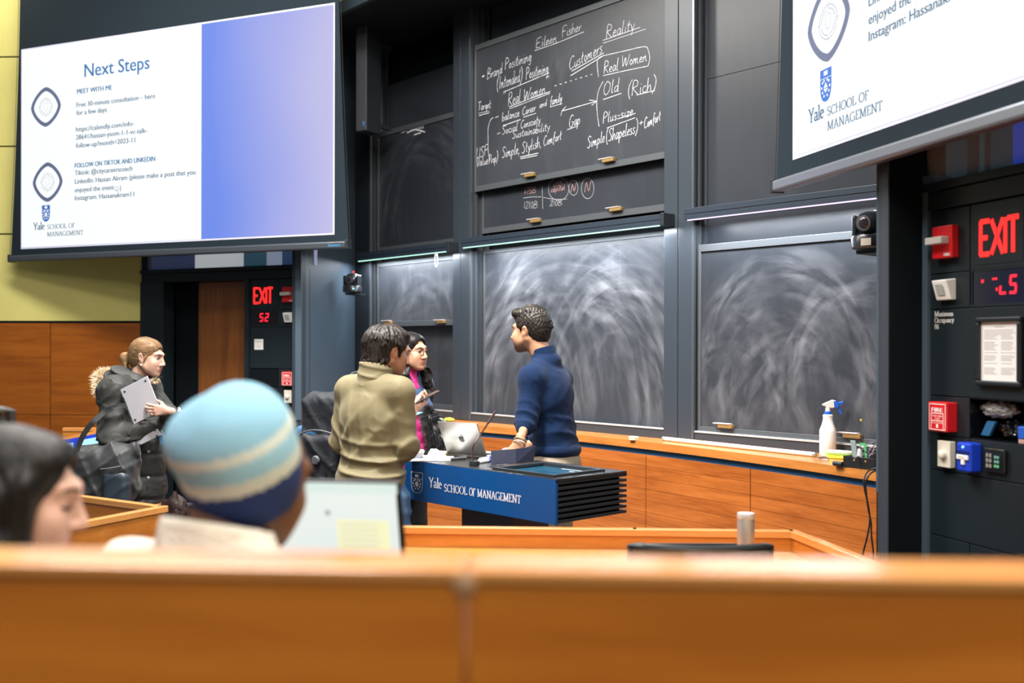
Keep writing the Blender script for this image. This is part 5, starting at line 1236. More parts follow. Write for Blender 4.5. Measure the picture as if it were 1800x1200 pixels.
bdt = [x for x in C.objects if x.name == 'back_desk'][0]
o = MB(); z2 = b2[0].z; o.prism([Vector((b2[0].x, b2[0].y, z2 - .03)), Vector((b2[1].x, b2[1].y, z2 - .03)), Vector((b2[1].x, 8.27, z2 - .03)), Vector((b2[0].x, 8.27, z2 - .03))], (0, 0, .03)); o.build('worktop', m_rail, bdt)
# monitor beneath
t = thing('desk_monitor', 'lit blue monitor behind the duffel bag handles', 'monitor', at(150, 790, 7.4) - Vector((0, 0, .25)))
a, b_, c_, d_ = [at(u, v, 7.4) for u, v in ((98, 810), (196, 800), (196, 757), (98, 776))]
o = MB(); o.prism([a, b_, c_, d_], (0, 0.03, 0)); o.build('case', m_dark, t)
o = MB(); o.quad([p + Vector((0, -.003, 0)) for p in (a, b_, c_, d_)]); o.build('screen', mat('monitor_blue', (0.01, 0.02, 0.2), 0.2, emit=(0.02, 0.05, 0.55), estr=0.9), t)
o = MB(); q = lambda x, y: (a * (1 - x) + b_ * x) * (1 - y) + (d_ * (1 - x) + c_ * x) * y + Vector((0, -.005, 0))
for x0, x1, y0, y1 in ((.02, .32, .2, .8), (.4, .8, .1, .85)): o.quad([q(x0, y0), q(x1, y0), q(x1, y1), q(x0, y1)])
o.build('screen_window', mat('monitor_pale', (0.2, 0.4, 0.6), 0.2, emit=(0.35, 0.62, 0.95), estr=0.8), t)
ms = at(147, 806, 7.4); o = MB(); o.box(Frame(ms.x, 7.42, 0), -0.05, 0.05, -0.02, 0.02, 0.0, ms.z); o.build('stand', m_dark, t)

# tier desk (second row) carrying the laptop
o = MB(); o.box(W0, -1.9, 1.3, -2.62, -2.05, 0.955, 0.985); t = thing('tier_desk', 'wooden second row desk that carries the open white laptop', 'desk', (0, 2.4, 0.2))
o.build('worktop', w_bench2, t)
o = MB(); o.box(W0, -1.9, 1.3, -2.6, -2.575, 0.2, 0.954); o.build('panel', w_bench2, t)
# metal tumbler on the front desk
Yt = 4.02; pt = at(1311, 990, Yt); pt.z = 0.7455
t = thing('metal_tumbler', 'brushed silver tumbler standing on the front desk', 'tumbler', pt)
hz_ = at(1311, 903, Yt).z - pt.z; r = 15.5 * Yt / 1850
o = MB(); o.lathe(pt, [(r * .93, 0), (r * .98, .004), (r * .98, hz_ * .90), (r * .96, hz_ * .91)], 32); o.build('body', mat('tumbler_steel', (0.55, 0.50, 0.47), 0.38, metal=0.7), t, smooth=True)
o = MB(); o.lathe(pt, [(r * .98, hz_ * .912), (r * 1.0, hz_ * .92), (r * 1.0, hz_ * 0.99), (r * .95, hz_ * 1.02), (r * .6, hz_ * 1.025)], 32); o.build('lid', mat('tumbler_lid', (0.68, 0.64, 0.62), 0.3, metal=0.4), t, smooth=True)

def office_chair(label, x, y, zf, yaw, back_top, w=0.42, group='mesh office chairs', bw=None):
    """chair facing +y before yaw; back_top: height of the backrest's top edge"""
    t = thing('office_chair', label, 'chair', (x, y, zf), group)
    R = Matrix.Rotation(yaw, 3, 'Z'); c = Vector((x, y, 0)); q = lambda p: c + R @ Vector(p)
    mc = mat('chair_black', (0.014, 0.017, 0.022), 0.4); mm = mat('chair_mesh', (0.03, 0.035, 0.045), 0.7)
    sh = zf + 0.46
    o = MB(); o.obox(q((0, 0.02, sh)), R, (0.235, 0.23, 0.035)); o.build('seat', mm, t, bevel=0.03, seg=3)
    zb0 = sh + 0.12; N = 12; bw = bw or w
    arcp = lambda k, z: q((bw / 2 * math.sin(math.radians(-72 + 144 * k / N)) / math.sin(math.radians(72)), -0.26 - 0.09 * (z - zb0) + 0.07 * (1 - math.cos(math.radians(-72 + 144 * k / N))) / .69, z))
    o = MB()
    for k in range(N): o.prism([arcp(k, zb0), arcp(k + 1, zb0), arcp(k + 1, back_top - .01), arcp(k, back_top - .01)], R @ Vector((0, -0.006, 0)))
    o.build('backrest', mm, t)
    o = MB(); top = [tuple(arcp(k, back_top)) for k in range(N + 1)]; bot = [tuple(arcp(k, zb0)) for k in range(N, -1, -1)]
    o.tube(top + bot, 0.0135, 8, closed=True); o.build('back_frame', mc, t, smooth=True)
    o = MB(); o.tube([q((0, -0.27, zb0 + .05)), q((0, -0.25, sh - 0.03)), q((0, -0.05, sh - 0.05))], 0.02, 8); o.build('back_support', mc, t, smooth=True)
    o = MB(); o.tube([q((0, 0, zf + .08)), q((0, 0, sh - .03))], 0.028, 10); o.build('gas_lift', mc, t, smooth=True)
    for k in range(5):
        a = k * 2 * math.pi / 5; e = q((0.3 * math.cos(a), 0.3 * math.sin(a), zf + .065))
        o = MB(); o.tube([q((0, 0, zf + .1)), e], [0.024, 0.015], 8); lg = o.build('leg', mc, t, smooth=True)
        o = MB(); o.lathe(e - Vector((0, 0, .037)) + R @ Vector((-.02, 0, 0)), [(0.025, 0), (0.028, .006), (0.028, .034), (0.025, .04)], 14, R @ Vector((1, 0, 0))); o.build('caster', mc, lg, smooth=True)
    return t
Yc = 3.45; pc1 = at(1242, 972, Yc)
office_chair('black chair with curved back top seen over the front rail beside the tumbler', pc1.x, Yc + 0.33, 0.0, 0.0, pc1.z + .005, bw=0.47)
pc2 = at(-6, 726, 2.75)
office_chair('dark mesh chair at the left edge above the person in the dark jumper', pc2.x - 0.10, 2.75 + .3, 0.2, math.radians(-12), pc2.z + .006, bw=0.36)
# slim dark laptop on the front desk, only its lid edge seen
a, b_ = at(1148, 961, 3.72), at(1305, 961.5, 3.72)
a.z = b_.z = 0.747
m_dk = mat('laptop_dark', (0.02, 0.02, 0.03), 0.3)
zl = at(1226, 961, 3.80).z
laptop('slim dark laptop on the front desk left of the tumbler', a + Vector((0, .07, 0)), b_ + Vector((0, .07, 0)), zl - .747, math.radians(8), m_lid=m_dk, logo=False, open_dir=-1, m_scr=mat('screen_blue_dark', (0.01, 0.01, 0.08), 0.15, emit=(0.02, 0.02, 0.2), estr=0.4))
# big white-screen laptop beside the man in the beanie
Yl = 2.32
br = at(712, 985, Yl); tl_ = at(712, 855, Yl)
hz0 = 0.9855
hr_ = Vector((at(722, 900, Yl).x, Yl, hz0)); hl_ = Vector((hr_.x - 0.335, Yl + 0.05, hz0))
Ld = at(712, 850, Yl + .07).z - hz0 + .012
def marks(t, lid, c, ex, up, nn, W, D):
    q = lambda x, y: c + ex * x * W / 2 + up * y * D / 2
    o = MB()
    o.quad([q(.12, -.02), q(.80, -.02), q(.80, .42), q(.12, .42)][::1]); o.build('yellow_panel', mat('page_yellow', (0.3, 0.3, 0.2), 0.3, emit=(0.80, 0.84, 0.52), estr=0.9), lid)
    o = MB()
    for k in range(5):
        y = .36 - k * .08
        o.quad([p + nn * .0006 for p in (q(.16, y - .018), q(.66 + .02 * (k % 2), y - .018), q(.66 + .02 * (k % 2), y + .01), q(.16, y + .01))])
    o.build('page_lines', mat('page_grey', (0.2, 0.2, 0.2), 0.3, emit=(0.72, 0.72, 0.60), estr=0.85), lid)
    o = MB(); o.quad([p + nn * .0006 for p in (q(-.02, .48), q(.05, .48), q(.05, .56), q(-.02, .56))]); o.build('page_icon', mat('page_icon', (0.2, 0.2, 0.2), 0.3, emit=(0.35, 0.42, 0.42), estr=0.8), lid)
    o = MB(); o.quad([p + nn * .0004 for p in (q(-.95, .82), q(.95, .82), q(.95, .97), q(-.95, .97))]); o.build('page_toolbar', mat('page_mint', (0.2, 0.2, 0.2), 0.3, emit=(0.62, 0.80, 0.76), estr=0.9), lid)
laptop('open laptop with a pale document on screen beside the beanie wearer', hl_, hr_, Ld / math.cos(math.radians(16)), math.radians(-16), m_lid=m_dk, logo=False, open_dir=-1,
       m_scr=mat('page_white', (0.1, 0.1, 0.1), 0.3, emit=(0.78, 0.86, 0.83), estr=0.95), scr_marks=marks)

# front rail, nearest to the camera
FR = Frame(0.0, 1.0, 3.4)
rzt = EYE - (1003 - 606) / 1850 * 1.0
t = thing('front_rail', 'out of focus orange wood barrier across the bottom of the picture', 'barrier', (0, 1.0, 0.2))
sj = (818 - 900) / 1850
for (a, b_) in ((-2.2, sj - 0.002), (sj + 0.002, 2.2)):
    fbox('cap_rail', m_rail, FR, a, b_, -0.085, 0.0, rzt - 0.012, rzt, t, 0.003)
    fbox('panel', w_bench, FR, a, b_, -0.06, -0.004, 0.2, rzt - 0.0125, t)
o = MB(); o.lathe(FR.P(sj, -0.002, rzt - 0.012), [(0.011, 0), (0.011, 0.003), (0.006, 0.005)], 16, FR.n); o.build('joint_cap', mat('joint_copper', (0.7, 0.42, 0.25), 0.3, metal=0.4), t, smooth=True)
# ------------------------------------------------------------------ implicit-surface sculpting for people and soft things
def rot(rx=0, ry=0, rz=0):
    return np.array((Matrix.Rotation(math.radians(rz), 3, 'Z') @ Matrix.Rotation(math.radians(ry), 3, 'Y') @ Matrix.Rotation(math.radians(rx), 3, 'X')))
def axis(lo, hi, step, zones=()):
    out = [lo]; x = lo
    while x < hi:
        st = step
        for a, b_, s in zones:
            if a - 0.5 * step <= x <= b_: st = min(st, s)
        x += st; out.append(x)
    return np.array(out)
class Sculpt:
    def __init__(self, lo, hi, step=0.012, fine=()):
        """fine: boxes (lo, hi, step) sampled more densely"""
        self.ax = [axis(lo[i], hi[i], step, [(f[0][i], f[1][i], f[2]) for f in fine]) for i in range(3)]
        self.F = np.full([len(a) for a in self.ax], 0.5, np.float32)
        self.T = None
    def at(self, R, p): self.T = (np.array(R, float), np.array(p, float)); return self
    def _w(self, p):
        p = np.array(p, float)
        return p if self.T is None else self.T[0] @ p + self.T[1]
    def _sub(self, lo, hi):
        sl = []
        for i in range(3):
            a = np.searchsorted(self.ax[i], lo[i]); b_ = np.searchsorted(self.ax[i], hi[i])
            sl.append(slice(max(a - 1, 0), min(b_ + 1, len(self.ax[i]))))
        return tuple(sl)
    def _grid(self, sl):
        return np.meshgrid(*[self.ax[i][sl[i]] for i in range(3)], indexing='ij')
    def _put(self, sl, d, k, op):
        F = self.F[sl]
        if op == 'sub': d = -d
        if op == 'add':
            h = np.clip(0.5 + 0.5 * (F - d) / k, 0, 1); self.F[sl] = F * (1 - h) + d * h - k * h * (1 - h)
        else:
            h = np.clip(0.5 - 0.5 * (F - d) / k, 0, 1); self.F[sl] = F * (1 - h) + d * h + k * h * (1 - h)
    def cone(self, a, b_, ra, rb, k=0.02, op='add', sq=None):
        """tapered capsule; sq = (axis vector, factor) flattens it across that axis"""
        a, b_ = self._w(a), self._w(b_); m = max(ra, rb) * 1.3 + k + 0.02
        sl = self._sub(np.minimum(a, b_) - m, np.maximum(a, b_) + m)
        if any(s.stop <= s.start for s in sl): return self
        X, Y, Z = self._grid(sl); d = b_ - a; L2 = max(float(d @ d), 1e-9)
        px, py, pz = X - a[0], Y - a[1], Z - a[2]
        t = np.clip((px * d[0] + py * d[1] + pz * d[2]) / L2, 0, 1)
        qx, qy, qz = px - t * d[0], py - t * d[1], pz - t * d[2]
        if sq is not None:
            v = np.array(sq[0], float); v = (self.T[0] @ v) if self.T is not None else v; v /= np.linalg.norm(v)
            c = (qx * v[0] + qy * v[1] + qz * v[2]) * (sq[1] - 1)
            qx, qy, qz = qx + c * v[0], qy + c * v[1], qz + c * v[2]
        self._put(sl, np.sqrt(qx * qx + qy * qy + qz * qz) - (ra + (rb - ra) * t), k, op); return self
    def ell(self, c, r, k=0.02, op='add', R=None):
        c = self._w(c); r = np.array(r, float)
        RR = np.eye(3) if self.T is None else self.T[0]
        if R is not None: RR = RR @ R
        m = max(r) + k + 0.02; sl = self._sub(c - m, c + m)
        if any(s.stop <= s.start for s in sl): return self
        X, Y, Z = self._grid(sl); P = [X - c[0], Y - c[1], Z - c[2]]
        q = [(P[0] * RR[0, i] + P[1] * RR[1, i] + P[2] * RR[2, i]) for i in range(3)]
        k0 = np.sqrt(sum((q[i] / r[i]) ** 2 for i in range(3))); k1 = np.sqrt(sum((q[i] / r[i] ** 2) ** 2 for i in range(3)))
        self._put(sl, k0 * (k0 - 1) / np.maximum(k1, 1e-6), k, op); return self
    def box(self, c, h, rnd=0.01, k=0.01, op='add', R=None):
        c = self._w(c); h = np.array(h, float)
        RR = np.eye(3) if self.T is None else self.T[0]
        if R is not None: RR = RR @ R
        m = np.linalg.norm(h) + k + 0.03; sl = self._sub(c - m, c + m)
        if any(s.stop <= s.start for s in sl): return self
        X, Y, Z = self._grid(sl); P = [X - c[0], Y - c[1], Z - c[2]]
        q = [np.abs(P[0] * RR[0, i] + P[1] * RR[1, i] + P[2] * RR[2, i]) - h[i] + rnd for i in range(3)]
        o = np.sqrt(sum(np.maximum(v, 0) ** 2 for v in q)) + np.minimum(np.maximum(np.maximum(q[0], q[1]), q[2]), 0) - rnd
        self._put(sl, o, k, op); return self
    def plane(self, p, n, k=0.004):
        """keep only the side the normal n points away from"""
        p = self._w(p); n = np.array(n, float); n = (self.T[0] @ n) if self.T is not None else n; n = n / np.linalg.norm(n)
        X, Y, Z = np.meshgrid(*self.ax, indexing='ij', sparse=True)
        d = (X - p[0]) * n[0] + (Y - p[1]) * n[1] + (Z - p[2]) * n[2]
        self.F = np.maximum(self.F, d.astype(np.float32)); return self
    def disp(self, fn):
        X, Y, Z = np.meshgrid(*self.ax, indexing='ij', sparse=True)
        self.F = (self.F + fn(X, Y, Z)).astype(np.float32); return self
    def minus(self, other_fn):
        X, Y, Z = np.meshgrid(*self.ax, indexing='ij', sparse=True)
        self.F = np.maximum(self.F, other_fn(X, Y, Z)).astype(np.float32); return self
    def mesh(self, relax=1):
        F = self.F; F[0], F[-1], F[:, 0], F[:, -1], F[:, :, 0], F[:, :, -1] = [np.maximum(q, 0.01) for q in (F[0], F[-1], F[:, 0], F[:, -1], F[:, :, 0], F[:, :, -1])]
        S = F < 0; n = F.shape
        cs = np.zeros([k - 1 for k in n], np.int8)
        for a in (0, 1):
            for b_ in (0, 1):
                for c in (0, 1): cs += S[a:n[0] - 1 + a, b_:n[1] - 1 + b_, c:n[2] - 1 + c]
        act = (cs > 0) & (cs < 8); I, J, K = np.nonzero(act)
        idx = np.full(act.shape, -1, np.int32); idx[I, J, K] = np.arange(len(I))
        acc = np.zeros((len(I), 3)); cnt = np.zeros(len(I))
        ax = self.ax
        for d in range(3):
            o1, o2 = [q for q in range(3) if q != d]
            for a in (0, 1):
                for b_ in (0, 1):
                    off = [0, 0, 0]; off[o1] = a; off[o2] = b_
                    i0 = [I + off[0], J + off[1], K + off[2]]; i1 = [q.copy() for q in i0]; i1[d] = i1[d] + 1
                    f0, f1 = F[tuple(i0)], F[tuple(i1)]; cr_ = (f0 < 0) != (f1 < 0)
                    t = np.where(cr_, f0 / np.where(f0 == f1, 1, f0 - f1), 0)
                    p = np.stack([ax[q][i0[q]] for q in range(3)], 1)
                    p[:, d] = ax[d][i0[d]] + t * (ax[d][i1[d]] - ax[d][i0[d]])
                    acc[cr_] += p[cr_]; cnt += cr_
        V = acc / cnt[:, None]; Q = []
        for d in range(3):
            o1, o2 = (d + 1) % 3, (d + 2) % 3
            s0 = [slice(None)] * 3; s1 = [slice(None)] * 3; s0[d] = slice(0, -1); s1[d] = slice(1, None)
            a, b_ = S[tuple(s0)], S[tuple(s1)]
            E = np.nonzero(a != b_); E = [q for q in E]
            ok = (E[o1] > 0) & (E[o2] > 0) & (E[o1] < n[o1] - 1) & (E[o2] < n[o2] - 1)
            E = [q[ok] for q in E]; ins = a[tuple(E)]
            def cell(da, db):
                c = [q.copy() for q in E]; c[o1] = c[o1] + da; c[o2] = c[o2] + db; return idx[tuple(c)]
            q = np.stack([cell(-1, -1), cell(0, -1), cell(0, 0), cell(-1, 0)], 1)
            q[~ins] = q[~ins][:, ::-1]; Q.append(q)
        Q = np.concatenate(Q); Q = Q[(Q >= 0).all(1)]
        for _ in range(relax):
            s = np.zeros_like(V); c = np.zeros(len(V))
            for a in range(4):
                np.add.at(s, Q[:, a], V[Q[:, (a + 1) % 4]]); np.add.at(s, Q[:, a], V[Q[:, a - 1]]); np.add.at(c, Q[:, a], 2)
            V = V * 0.5 + 0.5 * s / np.maximum(c, 1)[:, None]
        return V, Q
def sd_obj(name, sc, mats, R, loc, parent=None, pick=None, relax=1, attrs=None):
    """polygonise sculpt sc; local coordinates -> world with rotation R (3x3) and location loc; pick(V of face centres) -> material index"""
    V, Q = sc.mesh(relax)
    me = bpy.data.meshes.new(name)
    W = V @ np.array(R).T
    off = np.array(wloc(parent)) if parent is not None else np.array(loc)
    W = W + (np.array(loc) - off)
    me.vertices.add(len(W)); me.vertices.foreach_set('co', W.astype(np.float32).ravel())
    me.loops.add(Q.size); me.loops.foreach_set('vertex_index', Q.ravel().astype(np.int32))
    me.polygons.add(len(Q)); me.polygons.foreach_set('loop_start', np.arange(0, Q.size, 4, dtype=np.int32))
    try: me.polygons.foreach_set('loop_total', np.full(len(Q), 4, np.int32))
    except Exception: pass
    for m in (mats if isinstance(mats, (list, tuple)) else [mats]): me.materials.append(m)
    if pick is not None: me.polygons.foreach_set('material_index', pick(V[Q].mean(1)).astype(np.int32))
    me.polygons.foreach_set('use_smooth', np.ones(len(Q), bool))
    if attrs:
        for an, fn in attrs.items(): me.attributes.new(an, 'FLOAT', 'POINT').data.foreach_set('value', fn(V).astype(np.float32))
    me.update(calc_edges=True); me.validate()
    o = bpy.data.objects.new(name, me); C.objects.link(o)
    if parent is not None: o.parent = parent
    else: o.location = loc
    return o
def crease(k, ph=0.0, warp=0.8, kw=9.0):
    """wrinkle function: ridged sine across vector k"""
    def f(X, Y, Z):
        w = warp * (np.sin(kw * X + 1.3 * ph) + np.sin(kw * 1.3 * Y + 2.1 + ph) + np.sin(kw * 0.8 * Z + 0.7))
        s = np.sin(k[0] * X + k[1] * Y + k[2] * Z + w + ph)
        m = 0.55 + 0.45 * np.sin(11 * X + 7 * Z + 3 * ph) * np.sin(9 * Y - 8 * Z + ph)
        return 1.5 * np.exp(-(s / 0.5) ** 2) * m
    return f
def ball(X, Y, Z, c, r): return np.clip(1 - ((X - c[0]) ** 2 + (Y - c[1]) ** 2 + (Z - c[2]) ** 2) / (r * r), 0, 1)
def strands(c, k=170.0, amp=0.0022, ax='z'):
    """fine combed relief for hair: varies round the head, constant along the comb direction"""
    def f(X, Y, Z):
        a = np.arctan2(X - c[0], Y - c[1]); r = np.sqrt((X - c[0]) ** 2 + (Y - c[1]) ** 2 + 0 * Z)
        w = 2.2 * np.sin(14 * Z + 3 * a) + 1.4 * np.sin(31 * Z - 5 * a)
        return amp * (np.sin(a * k * 0.09 + w) * 0.6 + np.sin(a * k * 0.21 + 1.7 * w) * 0.4)
    return f

def hand(sc, wrist, d, pn, side, s=1.0, curl=(25, 30, 20), spread=3.0, thumb=(50, 20), k=0.006, per=None):
    """palm and five jointed fingers. d: towards the fingertips, pn: palm normal (the way the fingers close), side=+1 when the thumb lies on d x pn"""
    d = np.array(d, float); d /= np.linalg.norm(d); pn = np.array(pn, float); pn -= d * (pn @ d); pn /= np.linalg.norm(pn)
    ac = np.cross(d, pn) * side; w = np.array(wrist, float)
    sc.cone(w - d * 0.03 * s, w + d * 0.02 * s, 0.025 * s, 0.022 * s, 0.02, sq=(pn, 1.35))
    fl = [(0.046, 0.027, 0.021), (0.050, 0.031, 0.022), (0.046, 0.029, 0.021), (0.036, 0.021, 0.018)]
    tips = []
    for i in range(4):
        o_ = (0.029 - 0.0195 * i) * s
        kn = w + d * (0.088 - 0.004 * abs(i - 1) - (0.008 if i == 3 else 0)) * s + ac * o_ + pn * (-0.002 * s)
        sc.cone(w + d * 0.018 * s + ac * o_ * 0.55, kn, 0.0135 * s, 0.0108 * s, 0.010)
        cu = per[i] if per else curl; a = 0.0; p = kn; dr = d * math.cos(math.radians((1.5 - i) * spread)) + ac * math.sin(math.radians((1.5 - i) * spread))
        rr = (0.0092, 0.0085, 0.0077, 0.0066) if i < 3 else (0.0082, 0.0076, 0.0068, 0.006)
        for q in range(3):
            a += math.radians(cu[q]); v = dr * math.cos(a) + pn * math.sin(a); p2 = p + v * fl[i][q] * s
            sc.cone(p, p2, rr[q] * s, rr[q + 1] * s, k * 0.8); p = p2
        tips.append(p)
    tb = w + d * 0.022 * s + ac * 0.022 * s + pn * 0.006 * s
    a1 = math.radians(thumb[0]); v1 = d * math.cos(a1) + ac * math.sin(a1) * 0.8 + pn * 0.35 * math.sin(a1); v1 /= np.linalg.norm(v1)
    p1 = tb + v1 * 0.042 * s; a2 = math.radians(thumb[0] - thumb[1]); v2 = d * math.cos(a2) + ac * math.sin(a2) * 0.7 + pn * 0.5; v2 /= np.linalg.norm(v2)
    p2 = p1 + v2 * 0.032 * s; p3 = p2 + (v2 * 0.8 + pn * 0.25) * 0.026 * s
    sc.cone(w + d * 0.012 * s + ac * 0.012 * s, p1, 0.015 * s, 0.0115 * s, 0.012); sc.cone(p1, p2, 0.0108 * s, 0.0098 * s, k); sc.cone(p2, p3, 0.0096 * s, 0.0075 * s, k)
    return tips, p3

def head(sc, R, p, s=1.0, fem=False, neck_to=None, neck_r=0.055, full=1.0):
    """sculpt a head; local +y is the face, z up, origin between the ears"""
    sc.at(np.array(R) * 1.0, p); m = lambda *v: tuple(q * s for q in v)
    sc.ell(m(0, -0.018, 0.032), m(0.074, 0.094, 0.082), 0.01)
    sc.ell(m(0, 0.030, -0.02), m(0.062, 0.066, 0.085), 0.03 * s)
    sc.ell(m(0, 0.048, -0.072), m(0.040 if fem else 0.046, 0.040, 0.034), 0.03 * s)
    sc.ell(m(0, 0.078, -0.099), m(0.017, 0.015, 0.014), 0.022 * s)
    for x in (-1, 1):
        sc.cone(m(0.058 * x, 0.0, -0.045), m(0.026 * x, 0.066, -0.092), 0.017 * s, 0.014 * s, 0.03 * s)       # jaw line
        sc.ell(m(0.040 * x, 0.066, -0.026), m(0.022, 0.020, 0.020), 0.025 * s)                               # cheek
        sc.cone(m(0.012 * x, 0.092, 0.030), m(0.042 * x, 0.074, 0.030), 0.010 * s, 0.009 * s, 0.02 * s)          # brow
        sc.ell(m(0.031 * x, 0.102, 0.006), m(0.017, 0.016, 0.012), 0.014 * s, 'sub')                         # socket
        sc.ell(m(0.031 * x, 0.0775, 0.006), m(0.0125, 0.0125, 0.0125), 0.004 * s)                             # lid bulge
    sc.cone(m(0, 0.093, 0.014), m(0, 0.112, -0.026), 0.0078 * s, 0.0100 * s, 0.014 * s)
    sc.ell(m(0, 0.1115, -0.032), m(0.0115, 0.012, 0.010), 0.008 * s)
    for x in (-1, 1): sc.ell(m(0.012 * x, 0.100, -0.036), m(0.008, 0.010, 0.007), 0.008 * s)
    sc.cone(m(-0.018, 0.086, -0.064), m(0.018, 0.086, -0.064), 0.006 * s, 0.006 * s, 0.014 * s)
    for x in (-1, 1): sc.ell(m(0.034 * x, 0.060, -0.054), m(0.022, 0.020, 0.024), 0.03 * s)
    sc.ell(m(0, 0.0925, -0.0595), m(0.019, 0.0065, 0.0050 + 0.001 * fem), 0.007 * s)
    sc.ell(m(0, 0.0915, -0.0705), m(0.017, 0.0066, 0.0058 + 0.001 * fem), 0.007 * s)
    sc.ell(m(0, 0.101, -0.0652), m(0.020, 0.006, 0.0016), 0.004 * s, 'sub')
    for x in (-1, 1):
        Re = rot(0, 12 * x, -18 * x)
        sc.ell(m(0.076 * x, -0.008, -0.004), m(0.009, 0.019, 0.031), 0.006 * s, R=Re)
        sc.ell(m(0.073 * x, 0.004, -0.024), m(0.008, 0.010, 0.014), 0.006 * s)
        sc.ell(m(0.087 * x, -0.002, 0.0), m(0.007, 0.010, 0.017), 0.004 * s, 'sub', R=Re)
    sc.T = None
    if neck_to is not None:
        q = np.array(R) @ np.array(m(0, -0.028, -0.055)) + np.array(p)
        sc.cone(q, neck_to, neck_r, neck_r * 1.08, 0.025)

def eyes(parent_o, Rw, pw, s, gaze=(0, 1, 0), iris=(0.03, 0.015, 0.008), lash=None):
    """eyeballs as one child each side; Rw, pw: head frame in the world"""
    Rw = np.array(Rw); pw = np.array(pw)
    for x in (-1, 1):
        c = Vector(Rw @ np.array((0.031 * x * s, 0.0800 * s, 0.006 * s)) + pw)
        g = Vector(Rw @ np.array(gaze)).normalized()
        o = MB(); o.lathe(c, [(0.0105 * s * math.sin(math.pi * k / 12), -0.0105 * s * math.cos(math.pi * k / 12)) for k in range(13)], 16, g)
        e = o.build('eye', m_eye, parent_o, smooth=True)
        w_ = lambda a, b_, c_: Vector(Rw @ np.array((a * x * s, b_ * s, c_ * s)) + pw)
        o = MB(); o.tube(smooth_line([tuple(w_(.0185, .0880, .0065)), tuple(w_(.024, .0905, .0118)), tuple(w_(.032, .0912, .0132)), tuple(w_(.040, .0875, .0110)), tuple(w_(.046, .0815, .0062))], 3), [.0009] + [.0016] * 11 + [.0008], 6); o.build('eyelash', m_lash, parent_o, smooth=True)
        o = MB(); o.lathe(c + g * 0.0094 * s, [(0.0058 * s, 0), (0.005 * s, 0.0012 * s), (0.002 * s, 0.0017 * s)], 14, g); o.build('iris', mat('iris_%d' % int(iris[0] * 1000), iris, 0.1), e, smooth=True)
m_lash = mat('eyelash', (0.015, 0.01, 0.008), 0.6)
m_eye = mat('eye_white', (0.72, 0.70, 0.68), 0.2)
def brows(parent_o, Rw, pw, s, m, r=.0026, tilt=0.0):
    Rw = np.array(Rw); pw = np.array(pw)
    for x in (-1, 1):
        w_ = lambda a, b_, c_: tuple(Rw @ np.array((a * x * s, b_ * s, c_ * s)) + pw)
        P = smooth_line([w_(.012, .0985, .0255 - tilt), w_(.020, .0985, .0285), w_(.031, .0945, .0310), w_(.041, .0865, .0300), w_(.049, .0765, .0255)], 3)
        o = MB(); o.tube(P, [r * (.55 + .6 * math.sin(math.pi * min(1, (k + 2) / (len(P) + 2)))) for k in range(len(P))], 6); o.build('eyebrow', m, parent_o, smooth=True)
def skin(name, col):
    m = mat(name, col, 0.48, spec=0.4, bump=0.05, bscale=500)
    b = m.node_tree.nodes['Principled BSDF']; b.inputs['Subsurface Weight'].default_value = 0.12; b.inputs['Subsurface Radius'].default_value = (0.012, 0.004, 0.002)
    b.inputs['Subsurface Scale'].default_value = 0.6
    nt = m.node_tree; prev = None                       # lips and stubble are colours of the skin itself
    for an, cc in (('stubble', tuple(c * 0.42 for c in col)), ('lip', (min(1, col[0] * 0.95), col[1] * 0.52, col[2] * 0.62))):
        at_ = nt.nodes.new('ShaderNodeAttribute'); at_.attribute_name = an
        mx = nt.nodes.new('ShaderNodeMix'); mx.data_type = 'RGBA'
        nt.links.new(at_.outputs['Fac'], mx.inputs[0]); mx.inputs[7].default_value = (*cc, 1)
        if prev is None: mx.inputs[6].default_value = (*col, 1)
        else: nt.links.new(prev, mx.inputs[6])
        prev = mx.outputs[2]
    nt.links.new(prev, b.inputs['Base Color'])
    return m
def hair_mat(name, col, rough=0.5, flow=(140, 140, 14)):
    """hair: streaked along the lock direction (mostly downwards)"""
    m = mat(name, col, max(rough, 0.42), spec=0.22, var=0.45, vscale=1.0)
    nt = m.node_tree
    for n in nt.nodes:
        if n.type == 'TEX_NOISE':
            mp = nt.nodes.new('ShaderNodeMapping'); mp.inputs['Scale'].default_value = flow
            tc = [k for k in nt.nodes if k.type == 'TEX_COORD'][0]
            nt.links.new(tc.outputs['Object'], mp.inputs[0]); nt.links.new(mp.outputs[0], n.inputs[0])
            bp = nt.nodes.new('ShaderNodeBump'); bp.inputs['Strength'].default_value = 0.6; bp.inputs['Distance'].default_value = 0.004
            nt.links.new(n.outputs['Fac'], bp.inputs['Height']); nt.links.new(bp.outputs['Normal'], nt.nodes['Principled BSDF'].inputs['Normal'])
    return m
